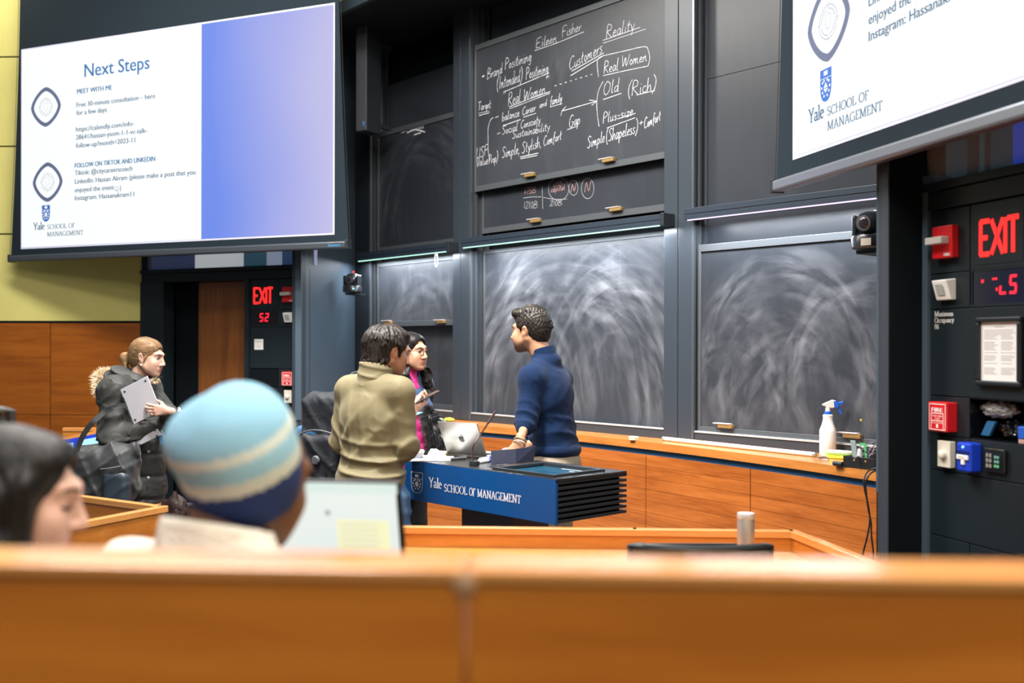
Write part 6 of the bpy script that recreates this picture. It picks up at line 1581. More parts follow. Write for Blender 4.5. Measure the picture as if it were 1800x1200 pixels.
def fur(name, m, spots, parent=None, n=2500, length=0.045, r=0.0016, lay=(0, 0, 0), seed=1, jitter=0.5, origin=None):
    """a pelt of thin tapering hairs rooted on ellipsoids: spots = [(centre, radii)] in the world"""
    rg = random.Random(seed); o = MB()
    for k in range(n):
        c, rad = spots[rg.randrange(len(spots))]
        d = Vector((rg.gauss(0, 1), rg.gauss(0, 1), rg.gauss(0, 1))).normalized()
        p = Vector(c) + Vector([d[i] * rad[i] for i in range(3)]) * 0.96
        nn = Vector([d[i] / rad[i] for i in range(3)]).normalized()
        g = (nn + Vector((rg.gauss(0, jitter), rg.gauss(0, jitter), rg.gauss(0, jitter))) * 0.6 + Vector(lay)).normalized()
        L_ = length * rg.uniform(0.55, 1.15); t = g.orthogonal().normalized(); b_ = g.cross(t)
        bend = Vector((rg.gauss(0, .2), rg.gauss(0, .2), rg.gauss(0, .2) - 0.15)) * L_ * .5
        i = len(o.v); mid = p + g * L_ * .55 + bend * .3
        for q, rr in ((p, r), (mid, r * .75)):
            for a in range(3): o.v.append(q + (t * math.cos(a * 2.094) + b_ * math.sin(a * 2.094)) * rr)
        o.v.append(p + g * L_ + bend)
        for a in range(3):
            a2 = (a + 1) % 3
            o.f.append((i + a, i + a2, i + 3 + a2, i + 3 + a)); o.f.append((i + 3 + a, i + 3 + a2, i + 6)); o.uv += [None, None]
    return o.build(name, m, parent)
# ------------------------------------------------------------------ people
def Rz(th): return np.array(Matrix.Rotation(math.radians(th), 3, 'Z'))
V3 = lambda *a: np.array(a, float)
def torso(sc, j, g, bw=1.0, dp=1.0, fem=False, k=0.05, hips=True):
    sc.ell(j['che'], ((0.158 if fem else 0.172) * bw + g, 0.105 * dp + g, 0.185), k)
    sc.ell(j['wai'], ((0.125 if fem else 0.148) * bw + g, 0.098 * dp + g, 0.17), k)
    if hips: sc.ell(j['pel'] + V3(0, -0.012, 0.0), ((0.170 if fem else 0.160) * bw + g, 0.118 * dp + g, 0.14), k)
    sc.cone(j['shL'], j['shR'], 0.058 + g, 0.058 + g, k)
    for s in ('shL', 'shR'):
        sc.cone(j['nek'] + V3(0, 0, -0.02), j[s] + V3(0, 0, 0.012), 0.052 + g * .6, 0.046 + g, 0.04)
    if fem:
        for x in (-1, 1): sc.ell(j['che'] + V3(0.07 * x, 0.085 * dp + g * .4, -0.02), (0.062, 0.05, 0.062), 0.04)
def arms(sc, j, g, ru=0.050, rl=0.040, cuff=(1.0, 1.0), k=0.03, rw=0.028):
    for i, s in enumerate('LR'):
        e, w = j['el' + s], j['wr' + s]
        sc.cone(j['sh' + s], e, ru + 0.006 + g, ru - 0.006 + g, k)
        c = cuff[i]
        sc.cone(e, e + (w - e) * c, rl + 0.004 + g, rl + (rw - rl) * c + g, 0.02)
def legs(sc, j, g, r=(0.085, 0.058, 0.04), k=0.03, to=1.0):
    for s in 'LR':
        sc.cone(j['hip' + s], j['kn' + s], r[0] + g, r[1] + g, k)
        a = j['kn' + s] + (j['an' + s] - j['kn' + s]) * to
        sc.cone(j['kn' + s], a, r[1] + g, r[2] + g, 0.02)
def stand(h, wid=1.0):
    return dict(pel=V3(0, 0, .53 * h), wai=V3(0, .01, .615 * h), che=V3(0, .015, .725 * h), nek=V3(0, .0, .838 * h), hed=V3(0, .04, .93 * h),
                shL=V3(-.108 * h * wid, -.005, .80 * h), shR=V3(.108 * h * wid, -.005, .80 * h), elL=V3(-.14 * h, -.03, .63 * h), elR=V3(.14 * h, -.03, .63 * h), wrL=V3(-.15 * h, .05, .49 * h), wrR=V3(.15 * h, .05, .49 * h),
                hipL=V3(-.055 * h, 0, .50 * h), hipR=V3(.055 * h, 0, .50 * h), knL=V3(-.06 * h, .02, .28 * h), knR=V3(.06 * h, .02, .28 * h), anL=V3(-.065 * h, -.02, .05 * h), anR=V3(.065 * h, -.02, .05 * h))
def bounds(j, pad=0.2, keys=None):
    P = np.array([j[k] for k in (keys or j) if isinstance(j[k], np.ndarray) and j[k].shape == (3,)])
    return P.min(0) - pad, P.max(0) + pad
def fine_at(c, r, st): c = np.array(c); return (c - r, c + r, st)
def make_body(name, label, j, loc, th, m_skin, hr, hs=1.0, fem=False, hands=(), mats=(), pick=None, bw=1.0, hand_fine=0.0045, head_fine=0.0042, beard=0.0, lowres=0.016, skip_legs=False, neck_r=None, group=None):
    lo, hi = bounds(j, 0.17); lo[2] = max(lo[2], -0.005) if not skip_legs else lo[2]
    fine = [fine_at(j['hed'] + V3(0, 0.0, -0.02), V3(0.13, 0.15, 0.15) * hs, head_fine)]
    for s, kw in hands: fine.append(fine_at(j['wr' + s] + np.array(kw['d']) / np.linalg.norm(kw['d']) * 0.09, 0.115, hand_fine))
    sc = Sculpt(lo, hi, lowres, fine)
    torso(sc, j, -0.02, bw, fem=fem); arms(sc, j, -0.012); legs(sc, j, -0.012)
    for s in 'LR':
        sc.cone(j['an' + s], j['an' + s] + V3(0, 0.13, -0.045), 0.038, 0.028, 0.02)
    for s, kw in hands: hand(sc, j['wr' + s], **kw)
    head(sc, hr, j['hed'], hs, fem, j['nek'] + V3(0, 0, -0.02), neck_r or (0.047 if fem else 0.056))
    RI = np.array(hr)
    def lipf(c):
        q = (c - j['hed']) @ RI / hs; e = (q[:, 0] / .0195) ** 2 + ((q[:, 2] + .0652) / .0120) ** 2
        return np.clip((1.25 - e) / .5, 0, 1) * np.clip((q[:, 1] - .078) / .006, 0, 1)
    def stub(c):
        q = (c - j['hed']) @ RI / hs; z = q[:, 2]; y = q[:, 1]
        return beard * np.clip((-.030 - z - .25 * np.abs(q[:, 0])) / .022, 0, 1) * np.clip((z + .140) / .03, 0, 1) * np.clip((y - .0) / .022, 0, 1) * (1 - np.clip((1.9 - (q[:, 0] / .0195) ** 2 - ((z + .0652) / .012) ** 2) / .5, 0, 1) * (y > .08))
    o = sd_obj(name, sc, [m_skin], Rz(th), loc, None, None, attrs={'lip': lipf, 'stubble': stub})
    return tag(o, label, 'person', group)
def face_pick(j, hr, hs, lips=1, brow=2, beard=None, fem=False):
    RI = np.array(hr).T
    def f(c):
        q = (c - j['hed']) @ RI.T / hs
        x, y, z = np.abs(q[:, 0]), q[:, 1], q[:, 2]; out = np.zeros(len(c), int)
        if beard is not None: out[(y > 0.012) & (z < -0.040 - 0.0 * x) & (z > -0.135) & (y < 0.12) & ~((x < 0.016) & (z > -0.052))] = beard
        out[(x < 0.0185) & (y > 0.088) & (z < -0.0545) & (z > -0.0765) & ((x / 0.0195) ** 2 + ((z + 0.0655) / 0.0115) ** 2 < 1)] = lips
        out[(x > 0.012) & (x < 0.047) & (y > 0.062) & (np.abs(z - (0.030 - 0.10 * np.abs(x - 0.030))) < (0.0045 if not fem else 0.0032))] = brow
        return out
    return f
def shoes(parent, j, th, loc, m, name='shoe'):
    for s in 'LR':
        a = j['an' + s]; sc = Sculpt(a + V3(-.08, -.13, -a[2] - .01), a + V3(.08, .24, .09), 0.008)
        sc.box((a[0], a[1] + .055, 0.035), (.045, .135, .034), 0.03, 0.01); sc.ell((a[0], a[1] - .01, 0.075), (.045, .06, .05), 0.03); sc.ell((a[0], a[1] + .09, 0.05), (.044, .08, .042), 0.02)
        sd_obj(name, sc, m, Rz(th), loc, parent)
m_jean = mat('jeans_blue', (0.055, 0.13, 0.25), 0.85, bump=0.35, bscale=500, var=0.45, vscale=9)
m_blackcloth = mat('black_cloth', (0.010, 0.010, 0.012), 0.7, bump=0.2, bscale=300)

# ---- A: man in the navy sweater behind the lectern
h = 1.80; th = 70; locA = (0.232, 5.74, 0.0)
j = stand(h); skA = skin('skin_tan', (0.36, 0.185, 0.108))
j.update(hed=V3(0.0, .14, 1.668), nek=V3(0, .055, 1.515), che=V3(0, .025, 1.30), wai=V3(0, 0, 1.10), pel=V3(0, -.005, .95), shL=V3(-.160, .075, 1.405), shR=V3(.140, .02, 1.395),
         elL=V3(-.228, .085, 1.175), wrL=V3(-.40, .06, 1.095), elR=V3(.18, .10, 1.15), wrR=V3(.13, .20, 1.0))
hrA = rot(-4, 0, -9)
hairA = hair_mat('hair_black_brown', (0.016, 0.013, 0.011), 0.36)
m_beard = mat('stubble', (0.16, 0.085, 0.05), 0.6); m_lip = mat('lips', (0.40, 0.15, 0.12), 0.4); m_lipf = mat('lips_pink', (0.52, 0.17, 0.16), 0.35)
A = make_body('person', 'person in navy sweater seen from behind, leaning on the lectern and looking left', j, locA, th, skA, hrA, 1.0, beard=1.0, hands=[('L', dict(d=(-0.37, 0.13, -0.9), pn=(0.6, 0.3, -0.3), side=-1, curl=(22, 22, 15), thumb=(38, 10))), ('R', dict(d=(0, .3, -.9), pn=(-.9, .2, 0), side=1))])
eyes(A, Rz(th) @ hrA, Rz(th) @ j['hed'] + np.array(locA), 1.0)
brows(A, Rz(th) @ hrA, Rz(th) @ j['hed'] + np.array(locA), 1.0, hairA)
# hair with tousled quiff
sc = Sculpt(j['hed'] - .17, j['hed'] + .19, 0.0034); sc.at(hrA, j['hed'])
sc.ell((0, -0.020, 0.040), (0.084, 0.104, 0.090), 0.01); sc.ell((0, -.055, -.01), (.066, .062, .075), .03)
sc.ell((0, 0.040, 0.098), (0.064, 0.060, 0.030), 0.025); sc.ell((0.0, 0.070, 0.108), (0.046, 0.020, 0.018), 0.02); sc.ell((0, -.02, .112), (.06, .06, .025), .02)
sc.ell((0, 0.104, -0.005), (0.080, 0.076, 0.086), 0.008, 'sub')
for x in (-1, 1): sc.cone((.072 * x, .018, .03), (.0735 * x, .021, -.012), .008, .004, .008)
for x in (-1, 1): sc.ell((.086 * x, .0, -.02), (.030, .026, .042), .006, 'sub'); sc.ell((.075 * x, .03, -.075), (.04, .06, .05), .008, 'sub')
sc.T = None; c_ = j['hed']
rgA = np.random.RandomState(4)
for q in range(420):
    a = rgA.uniform(0, 2 * math.pi); e = rgA.uniform(-0.25, 1.5); dn = V3(math.cos(a) * math.cos(e), math.sin(a) * math.cos(e), math.sin(e))
    if dn[1] > 0.35 and dn[2] < .55: continue
    p0 = c_ + V3(0, -.018, .042) + dn * V3(.082, .104, .092); t = np.cross(dn, V3(.3, .2, 1)); t /= np.linalg.norm(t)
    fl = t * .010 * rgA.choice([-1, 1]) + V3(0, .010 * dn[2], -.012 * (dn[2] < .4)) + dn * (.004 + .007 * max(dn[2], 0))
    if abs(p0[0] - c_[0]) > .055 and p0[2] < c_[2] + .045 and p0[1] > c_[1] - .05: continue
    sc.cone(p0 - dn * .006, p0 + fl, .0065, .002, .0045)
sc.disp(lambda X, Y, Z: 0.0022 * np.sin(260 * X + 3 * np.sin(90 * Z)) * np.sin(240 * Y + 2 * np.sin(70 * X)) + 0.0 * Z)
sd_obj('hair', sc, hairA, Rz(th), locA, A)
# sweater
m_navy = mat('navy_knit', (0.0015, 0.0115, 0.043), 0.85, spec=0.15, bump=0.30, bscale=420, fold=0.35, fscale=9, sheen=0.04, var=0.12, vscale=120)
lo, hi = bounds(j, .16, ('pel', 'nek', 'shL', 'shR', 'elL', 'elR', 'wrR')); lo[2] = .80
sc = Sculpt(lo, hi, 0.0075)
torso(sc, j, 0.014, .96, 1.04); 
for s, c in (('L', .20), ('R', .55)):
    e, w = j['el' + s], j['wr' + s]
    sc.cone(j['sh' + s], e, .067, .056, .035); sc.cone(e, e + (w - e) * c, .054, .047, .02)
    for q in range(4): sc.ell(e + (j['sh' + s] - e) * (.04 + .11 * q), (.060, .060, .018), .012)
sc.ell(j['nek'] + V3(0, -.012, -.01), (.074, .076, .05), .03)
sc.cone(j['nek'] + V3(0, .0, -.01), j['nek'] + V3(0, .012, .030), .068, .066, .012)
f1, f2, f3 = crease((9, 14, 34), .4, .9, 7), crease((-16, 10, 26), 1.9, .8, 8), crease((20, -14, 42), 2.2, .9, 12)
sc.disp(lambda X, Y, Z: -0.011 * f1(X, Y, Z) * ball(X, Y, Z, j['pel'] + V3(0, -.05, .13), .26) - 0.007 * f2(X, Y, Z) * ball(X, Y, Z, j['che'] + V3(0, -.1, -.08), .25) - 0.008 * f3(X, Y, Z) * ball(X, Y, Z, j['elL'] + V3(0, 0, .05), .16))
sc.plane((0, 0, 1.005), (0, -.06, -1)); sc.plane(j['nek'] + V3(0, 0.012, .048), (0, .35, 1))
sd_obj('sweater', sc, m_navy, Rz(th), locA, A)
sc = Sculpt(lo, hi, 0.008); sc.ell(j['pel'] + V3(0, -.008, 0.07), (.172, .132, .07), .03); sc.plane((0, 0, .98), (0, -.06, -1)); sc.plane((0, 0, 1.05), (0, .06, 1)); sd_obj('hem_band', sc, m_navy, Rz(th), locA, A)
sc = Sculpt(j['nek'] - .14, j['nek'] + .14, .004); sc.cone(j['nek'] + V3(0, -.005, -.02), j['nek'] + V3(0, .012, .052), .074, .067, .01); sc.cone(j['nek'] + V3(0, 0, -.06), j['nek'] + V3(0, .015, .14), .058, .056, .004, 'sub'); sc.box(j['nek'] + V3(0, .1, .03), (.016, .08, .06), .004, .006, 'sub'); sc.plane(j['nek'] + V3(0, 0.0, .062), (0, .3, 1)); sd_obj('collar', sc, m_navy, Rz(th), locA, A)
m_khaki = mat('khaki', (0.22, 0.18, 0.135), 0.8, bump=0.25, bscale=350)
lo, hi = bounds(j, .2, ('pel', 'hipL', 'hipR', 'anL', 'anR')); lo[2] = .02
sc = Sculpt(lo, hi, .011); sc.ell(j['pel'] + V3(0, -.012, -.01), (.168, .126, .13), .03); legs(sc, j, .018, (.085, .062, .052)); fk = crease((30, 20, 22), .3); sc.disp(lambda X, Y, Z: -.006 * fk(X, Y, Z)); sc.plane((0, 0, 1.03), (0, 0, 1)); sc.plane((0, 0, .03), (0, 0, -1)); tr = sd_obj('trousers', sc, m_khaki, Rz(th), locA, A)
o = MB(); RA = Matrix.Rotation(math.radians(th), 3, 'Z'); wA = lambda p: Vector(locA) + RA @ Vector(p)
pk = [wA(V3(-.10, -.128, .93) + q) for q in (V3(-.01, 0, 0), V3(.045, -.012, 0), V3(.045, -.014, -.06), V3(.02, -.010, -.075), V3(-.005, -.006, -.06))]
shoes(A, j, th, locA, mat('shoe_brown', (0.05, 0.03, 0.02), 0.5))
# bracelet and watch on the left wrist
wl = wA(j['wrL'] + V3(-.002, -.002, -.004)); dv = (RA @ Vector((-0.5, 0.0, -0.62))).normalized(); a1 = dv.orthogonal().normalized(); a2 = dv.cross(a1)
for q, (nm, mm, rr) in enumerate((('watch_strap', mat('watch_gold', (0.55, 0.42, 0.28), 0.3, metal=0.7), .0042), ('bead_bracelet', mat('bead_cream', (0.6, 0.5, 0.42), 0.5), .0036))):
    o = MB(); cc = wl + dv * (-.012 + .02 * q); o.tube([cc + (a1 * math.cos(k * .2618) + a2 * math.sin(k * .2618)) * .0315 for k in range(24)], rr, 8, closed=True); o.build(nm, mm, A, smooth=True)

# ---- B: man in the olive jacket, back to the camera
h = 1.70; th = -32; locB = (-0.662, 4.97, 0.0)
j = stand(h); skB = skin('skin_brown', (0.30, 0.135, 0.075))
j.update(hed=V3(0.02, .085, 1.558), nek=V3(0, .03, 1.420), che=V3(0, .01, 1.23), wai=V3(0, .0, 1.06), pel=V3(0, 0, .92), shL=V3(-.148, .02, 1.362), shR=V3(.148, .02, 1.362),
         elL=V3(-.178, .0, 1.125), wrL=V3(-.11, .185, 1.17), elR=V3(.170, .035, 1.118), wrR=V3(.04, .218, 1.19))
hrB = rot(-8, 0, -17)
hairB = hair_mat('hair_dark_gloss', (0.018, 0.014, 0.013), 0.28)
Bm = make_body('person', 'person in olive jacket and jeans, back turned, bent over a phone', j, locB, th, skB, hrB, 1.0, bw=1.0, hands=[('L', dict(d=(.55, .75, .1), pn=(.3, -.2, .9), side=-1, curl=(30, 35, 20), thumb=(40, 15))), ('R', dict(d=(-.45, .85, .2), pn=(-.5, -.1, .85), side=1, curl=(35, 40, 25), thumb=(35, 10)))])
sc = Sculpt(j['hed'] - .18, j['hed'] + .18, 0.0038); sc.at(hrB, j['hed'])
sc.ell((0, -0.018, 0.036), (0.088, 0.108, 0.090), 0.01); sc.ell((0, -.052, -.02), (.072, .070, .080), .03); sc.ell((0, .05, .085), (.070, .055, .03), .03)
for x in (-1, 1): sc.cone((.075 * x, .022, .03), (.074 * x, .026, -.018), .010, .005, .012)
sc.ell((0, 0.100, -0.022), (0.074, 0.062, 0.085), 0.008, 'sub')
for x in (-1, 1): sc.ell((.09 * x, .0, -.015), (.032, .026, .040), .006, 'sub'); sc.ell((.078 * x, .04, -.085), (.04, .07, .05), .008, 'sub')
sc.T = None; sc.disp(strands(j['hed'], 330, .0042)); rgB = np.random.RandomState(9)
sc.at(hrB, j['hed'])
for q in range(90):
    a = rgB.uniform(-.5, math.pi + .5) + math.pi; z = rgB.uniform(-.085, -.03); r = .088
    sc.cone((.073 * math.cos(a) * .95, -.045 + .073 * math.sin(a), z), (.070 * math.cos(a), -.046 + .071 * math.sin(a), z - .012), .006, .003, .005)
for q in range(150):
    a = rgB.uniform(0, 6.28); e = rgB.uniform(.1, 1.3); dn = V3(math.cos(a) * math.cos(e), math.sin(a) * math.cos(e), math.sin(e))
    if dn[1] > .8: continue
    p0 = V3(0, -.018, .036) + dn * V3(.088, .108, .09); dd = V3(dn[0] * .5, dn[1] * .5, -.9); dd -= dn * (dd @ dn); sc.cone(p0, p0 + dd * .045, .0055, .0025, .005)
for x in (-1, 1): sc.ell((.09 * x, .0, -.012), (.032, .024, .036), .006, 'sub')
sd_obj('hair', sc, hairB, Rz(th), locB, Bm)
m_olive = mat('olive_cloth', (0.155, 0.130, 0.070), 0.62, spec=0.25, bump=0.15, bscale=500, fold=0.28, fscale=9, sheen=0.06)
lo, hi = bounds(j, .17, ('pel', 'nek', 'shL', 'shR', 'elL', 'elR', 'wrR', 'wrL')); lo[2] = .78
sc = Sculpt(lo, hi, 0.006); torso(sc, j, 0.016, .93, 1.10, k=.045)
for s in 'LR':
    e, w = j['el' + s], j['wr' + s]
    sc.cone(j['sh' + s] + V3(0, 0, -.01), e, .068, .060, .014); sc.cone(e, e + (w - e) * .93, .058, .046, .02); sc.cone(e + (w - e) * .86, e + (w - e) * .97, .041, .040, .008)
sc.ell(j['wai'] + V3(0, -.01, -.09), (.172, .142, .07), .03); sc.ell(j['nek'] + V3(0, -.01, -.02), (.085, .085, .05), .03)
g1, g2, g3, g4 = crease((4, 3, 42), .9, .7, 8), crease((-26, 10, 12), .3, .9, 6), crease((22, 10, 34), 1.2, .9, 9), crease((40, 6, 4), .2, .7, 5)
sc.disp(lambda X, Y, Z: -0.020 * g1(X, Y, Z) * ball(X, Y, Z, j['wai'] + V3(.02, -.06, -.10), .27) - 0.014 * g2(X, Y, Z) * ball(X, Y, Z, j['che'] + V3(.12, -.1, -.08), .26) - .013 * g3(X, Y, Z) * ball(X, Y, Z, j['elR'] + V3(0, .02, 0), .2) - .006 * g4(X, Y, Z) * ball(X, Y, Z, j['che'] + V3(-.05, -.12, -.02), .24) - .013 * g3(X, Y, Z) * ball(X, Y, Z, j['elL'], .2))
sc.plane((0, 0, .87), (0, 0, -1)); sc.plane(j['nek'] + V3(0, .02, .03), (0, .25, 1))
jk = sd_obj('jacket', sc, m_olive, Rz(th), locB, Bm)
sc = Sculpt(lo, hi, .0075); sc.ell((0, -.012, .90), (.178, .148, .08), .02); sc.ell((0, -.012, .90), (.152, .122, .2), .004, 'sub'); sc.plane((0, 0, .858), (0, 0, -1)); sc.plane((0, 0, .925), (0, 0, 1)); sc.disp(lambda X, Y, Z: .0025 * np.sin(30 * X + 20 * Y) * np.sin(160 * Z)); sd_obj('hem_band', sc, m_olive, Rz(th), locB, Bm)
n_ = j['nek']; sc = Sculpt(n_ - .16, n_ + .16, .0055); sc.cone(n_ + V3(0, -.012, -.03), n_ + V3(0, .0, .062), .088, .078, .01); sc.cone(n_ + V3(0, 0, -.08), n_ + V3(0, .012, .16), .064, .066, .004, 'sub'); sc.box(n_ + V3(0, .11, .03), (.05, .08, .12), .004, .008, 'sub'); sc.plane(n_ + V3(0, 0.0, .068), (0, .35, 1)); fc = crease((14, 10, 60), 1.2, .5, 10); sc.disp(lambda X, Y, Z: -.004 * fc(X, Y, Z)); sd_obj('collar', sc, m_olive, Rz(th), locB, Bm)
lo, hi = bounds(j, .2, ('pel', 'hipL', 'hipR', 'anL', 'anR')); lo[2] = .02
sc = Sculpt(lo, hi, .010); sc.ell(j['pel'] + V3(0, -.02, -.02), (.172, .138, .13), .03); legs(sc, j, .020, (.090, .066, .055)); fk = crease((18, 14, 36), .3); sc.disp(lambda X, Y, Z: -.008 * fk(X, Y, Z)); sc.plane((0, 0, .95), (0, 0, 1)); sc.plane((0, 0, .03), (0, 0, -1)); sd_obj('jeans', sc, m_jean, Rz(th), locB, Bm)
shoes(Bm, j, th, locB, mat('shoe_grey', (0.12, 0.12, 0.13), 0.6))
# phone in his hand
RB = Matrix.Rotation(math.radians(th), 3, 'Z'); wB = lambda p: Vector(locB) + RB @ Vector(p)
def phone(label, c, R, m_body, m_scr):
    t = thing('phone', label, 'phone', c)
    o = MB(); o.obox(c, R, (.036, .074, .004)); o.build('case', m_body, t, bevel=.003)
    o = MB(); o.obox(Vector(c) + R @ Vector((0, 0, .0043)), R, (.033, .070, .0003)); o.build('screen', m_scr, t)
    return t
m_pb = mat('phone_black', (0.012, 0.012, 0.015), 0.25)
phB = wB((-.011, .298, 1.228))
phone('phone with a pale blue screen held by the person in the olive jacket', phB, RB @ Matrix.Rotation(math.radians(-18), 3, 'Z') @ Matrix.Rotation(math.radians(18), 3, 'X'), m_pb, mat('phone_lit', (0.1, 0.2, 0.3), 0.1, emit=(0.32, 0.58, 0.82), estr=0.8))

# ---- C: woman with smooth dark hair, hidden behind the olive jacket, reading a phone
h = 1.69; th = -64; locC = (-0.80, 5.52, 0.0)
j = stand(h); skC = skin('skin_light', (0.56, 0.33, 0.245))
j.update(hed=V3(0.072, .150, 1.572), nek=V3(0.03, .07, 1.415), che=V3(0, .03, 1.22), shL=V3(-.15, .045, 1.325), shR=V3(.15, .045, 1.325), elL=V3(-.20, .08, 1.10), elR=V3(.20, .08, 1.10), wrL=V3(.056, .225, 1.262), wrR=V3(.137, .195, 1.25))
hrC = rot(-26, 0, -17)
hairC = hair_mat('hair_dark_brown', (0.028, 0.016, 0.012), 0.24)
Cw = make_body('person', 'person mostly hidden behind the olive jacket, head bent, black phone in both hands', j, locC, th, skC, hrC, 0.97, fem=True, hands=[('R', dict(d=(-.02, .96, .12), pn=(-.55, .1, .8), side=1, curl=(28, 42, 25), thumb=(30, 5))), ('L', dict(d=(.63, .73, .10), pn=(.39, -.25, .8), side=-1, curl=(30, 45, 25), thumb=(30, 5)))])
eyes(Cw, Rz(th) @ hrC, Rz(th) @ j['hed'] + np.array(locC), .97, (0, 1, -.4))
brows(Cw, Rz(th) @ hrC, Rz(th) @ j['hed'] + np.array(locC), .97, hairC, .0020)
sc = Sculpt(j['hed'] - .21, j['hed'] + .19, 0.0048); sc.at(hrC, j['hed'])
sc.ell((0, -0.018, 0.036), (0.081, 0.102, 0.087), 0.01); sc.ell((0, -.05, -.01), (.066, .062, .07), .03); sc.ell((0, .036, .060), (.066, .040, .043), .02)
sc.ell((0, .112, .008), (.070, .068, .098), .006, 'sub')
for x in (-1, 1): sc.ell((.088 * x, .0, -.022), (.03, .024, .036), .006, 'sub'); sc.ell((.075 * x, .045, -.08), (.04, .06, .05), .008, 'sub')
sc.cone((0, -.09, -.03), (0, -.108, -.06), .022, .024, .02); sc.cone((0, -.108, -.06), (.0, -.095, -.17), .024, .012, .02)
sc.T = None; sc.disp(strands(j['hed'], 240, .0014)); sd_obj('hair', sc, hairC, Rz(th), locC, Cw)
m_mag = mat('magenta_quilt', (0.34, 0.006, 0.11), 0.5, sheen=0.05, bump=0.2, bscale=60)
m_coatC = mat('dark_coat', (0.018, 0.020, 0.028), 0.7)
lo, hi = bounds(j, .17, ('pel', 'nek', 'shL', 'shR', 'elL', 'elR', 'wrR', 'wrL')); lo[2] = .72
sc = Sculpt(lo, hi, .0085); torso(sc, j, .022, 1, 1.05, True)
for s in 'LR':
    e, w = j['el' + s], j['wr' + s]; sc.cone(j['sh' + s], e, .072, .060, .04); sc.cone(e, e + (w - e) * .9, .058, .042, .02)
sc.disp(lambda X, Y, Z: -.006 * np.abs(np.sin(52 * Z)) ** .5 + 0 * X * Y); sc.plane((0, 0, .80), (0, 0, -1)); sc.plane(j['nek'] + V3(0, .02, .02), (0, .5, 1)); sd_obj('puffer_jacket', sc, m_coatC, Rz(th), locC, Cw)
lo, hi = bounds(j, .19, ('pel', 'hipL', 'hipR', 'anL', 'anR')); lo[2] = .03
sc = Sculpt(lo, hi, .012); sc.ell(j['pel'] + V3(0, -.012, -.02), (.168, .125, .13), .03); legs(sc, j, .004, (.085, .056, .042)); sc.plane((0, 0, .95), (0, 0, 1)); sd_obj('leggings', sc, m_blackcloth, Rz(th), locC, Cw)
shoes(Cw, j, th, locC, m_blackcloth)
RC = Matrix.Rotation(math.radians(th), 3, 'Z'); wC = lambda p: Vector(locC) + RC @ Vector(p)
phone('black phone held up in both hands beside the navy fleece', wC((.149, .318, 1.315)), RC @ Matrix.Rotation(math.radians(-12), 3, 'Z') @ Matrix.Rotation(math.radians(26), 3, 'X'), m_pb, mat('phone_dim', (0.01, 0.012, 0.02), 0.1, emit=(0.05, 0.06, 0.1), estr=0.4))
# her backpack, seen left of the olive jacket
m_pack = mat('pack_black', (0.013, 0.015, 0.020), 0.6, spec=0.3, bump=0.3, bscale=260, fold=0.5, fscale=10); m_packb = mat('pack_blue', (0.015, 0.07, 0.15), 0.5); m_packg = mat('pack_grey', (0.07, 0.075, 0.085), 0.6)
lp = V3(0, -.170, 1.09); P0 = wC(lp)
pk = thing('backpack', 'black and blue backpack just left of the olive jacket', 'backpack', wC((0, -.235, .78)))
RPK = Rz(th + 38)
wP = lambda p: Vector(np.array(locC) + Rz(th) @ lp + RPK @ (np.array(p) - lp))
def pk_part(nm, m, fn, lo, hi, st=.008):
    sc = Sculpt(lp + V3(*lo), lp + V3(*hi), st); fn(sc); return sd_obj(nm, sc, m, RPK, np.array(locC) + Rz(th) @ lp - RPK @ lp, pk)
fz = crease((16, 12, 26), .4, 1, 9)
def mainb(sc): sc.box(lp, (.14, .07, .255), .065, .02); sc.ell(lp + V3(0, .01, -.06), (.15, .085, .19), .04); sc.disp(lambda X, Y, Z: -.008 * fz(X, Y, Z))
def frontp(sc): sc.box(lp + V3(.01, -.085, -.10), (.112, .035, .14), .033, .02); sc.disp(lambda X, Y, Z: -.007 * fz(X, Y, Z))
def bluep(sc): sc.box(lp + V3(-.075, -.008, -.08), (.105, .070, .165), .05, .02); sc.plane(lp + V3(0, 0, .08), (0, 0, 1))
def basep(sc): sc.box(lp + V3(0, -.02, -.245), (.148, .098, .035), .03, .02)
pk_part('main_compartment', m_pack, mainb, (-.2, -.2, -.3), (.2, .16, .3)); pk_part('front_pocket', m_pack, frontp, (-.2, -.2, -.3), (.2, .1, .1)); pk_part('side_panel', m_packb, bluep, (-.2, -.12, -.3), (.2, .1, .2)); pk_part('base_panel', m_packg, basep, (-.2, -.2, -.32), (.2, .14, -.15))
for x in (-.06, .06):
    o = MB(); o.tube(smooth_line([tuple(wC(lp + V3(x * 1.3, .08, .2))), tuple(wC(V3(x * 1.9, .0, 1.43))), tuple(wC(V3(x * 2.0, .12, 1.40))), tuple(wC(V3(x * 2.3, .165, 1.22))), tuple(wC(V3(x * 2.6, .02, 1.0)))], 5), .014, 8); o.build('shoulder_strap', m_pack, pk, smooth=True)
o = MB(); o.lathe(wP(lp + V3(.02, -.125, -.085)), [(.024, -.004), (.024, .006), (.018, .012)], 18, RC @ Vector((.6, -.8, 0))); o.build('reflector_badge', m_packg, pk, smooth=True)
o = MB(); o.tube([wP(lp + V3(x, -.08 - .025 * (1 - abs(x) / .12), .035 + .03 * (1 - (x / .12) ** 2))) for x in [-.12 + .02 * q for q in range(13)]], .004, 6); o.build('zip', m_packg, pk, smooth=True)

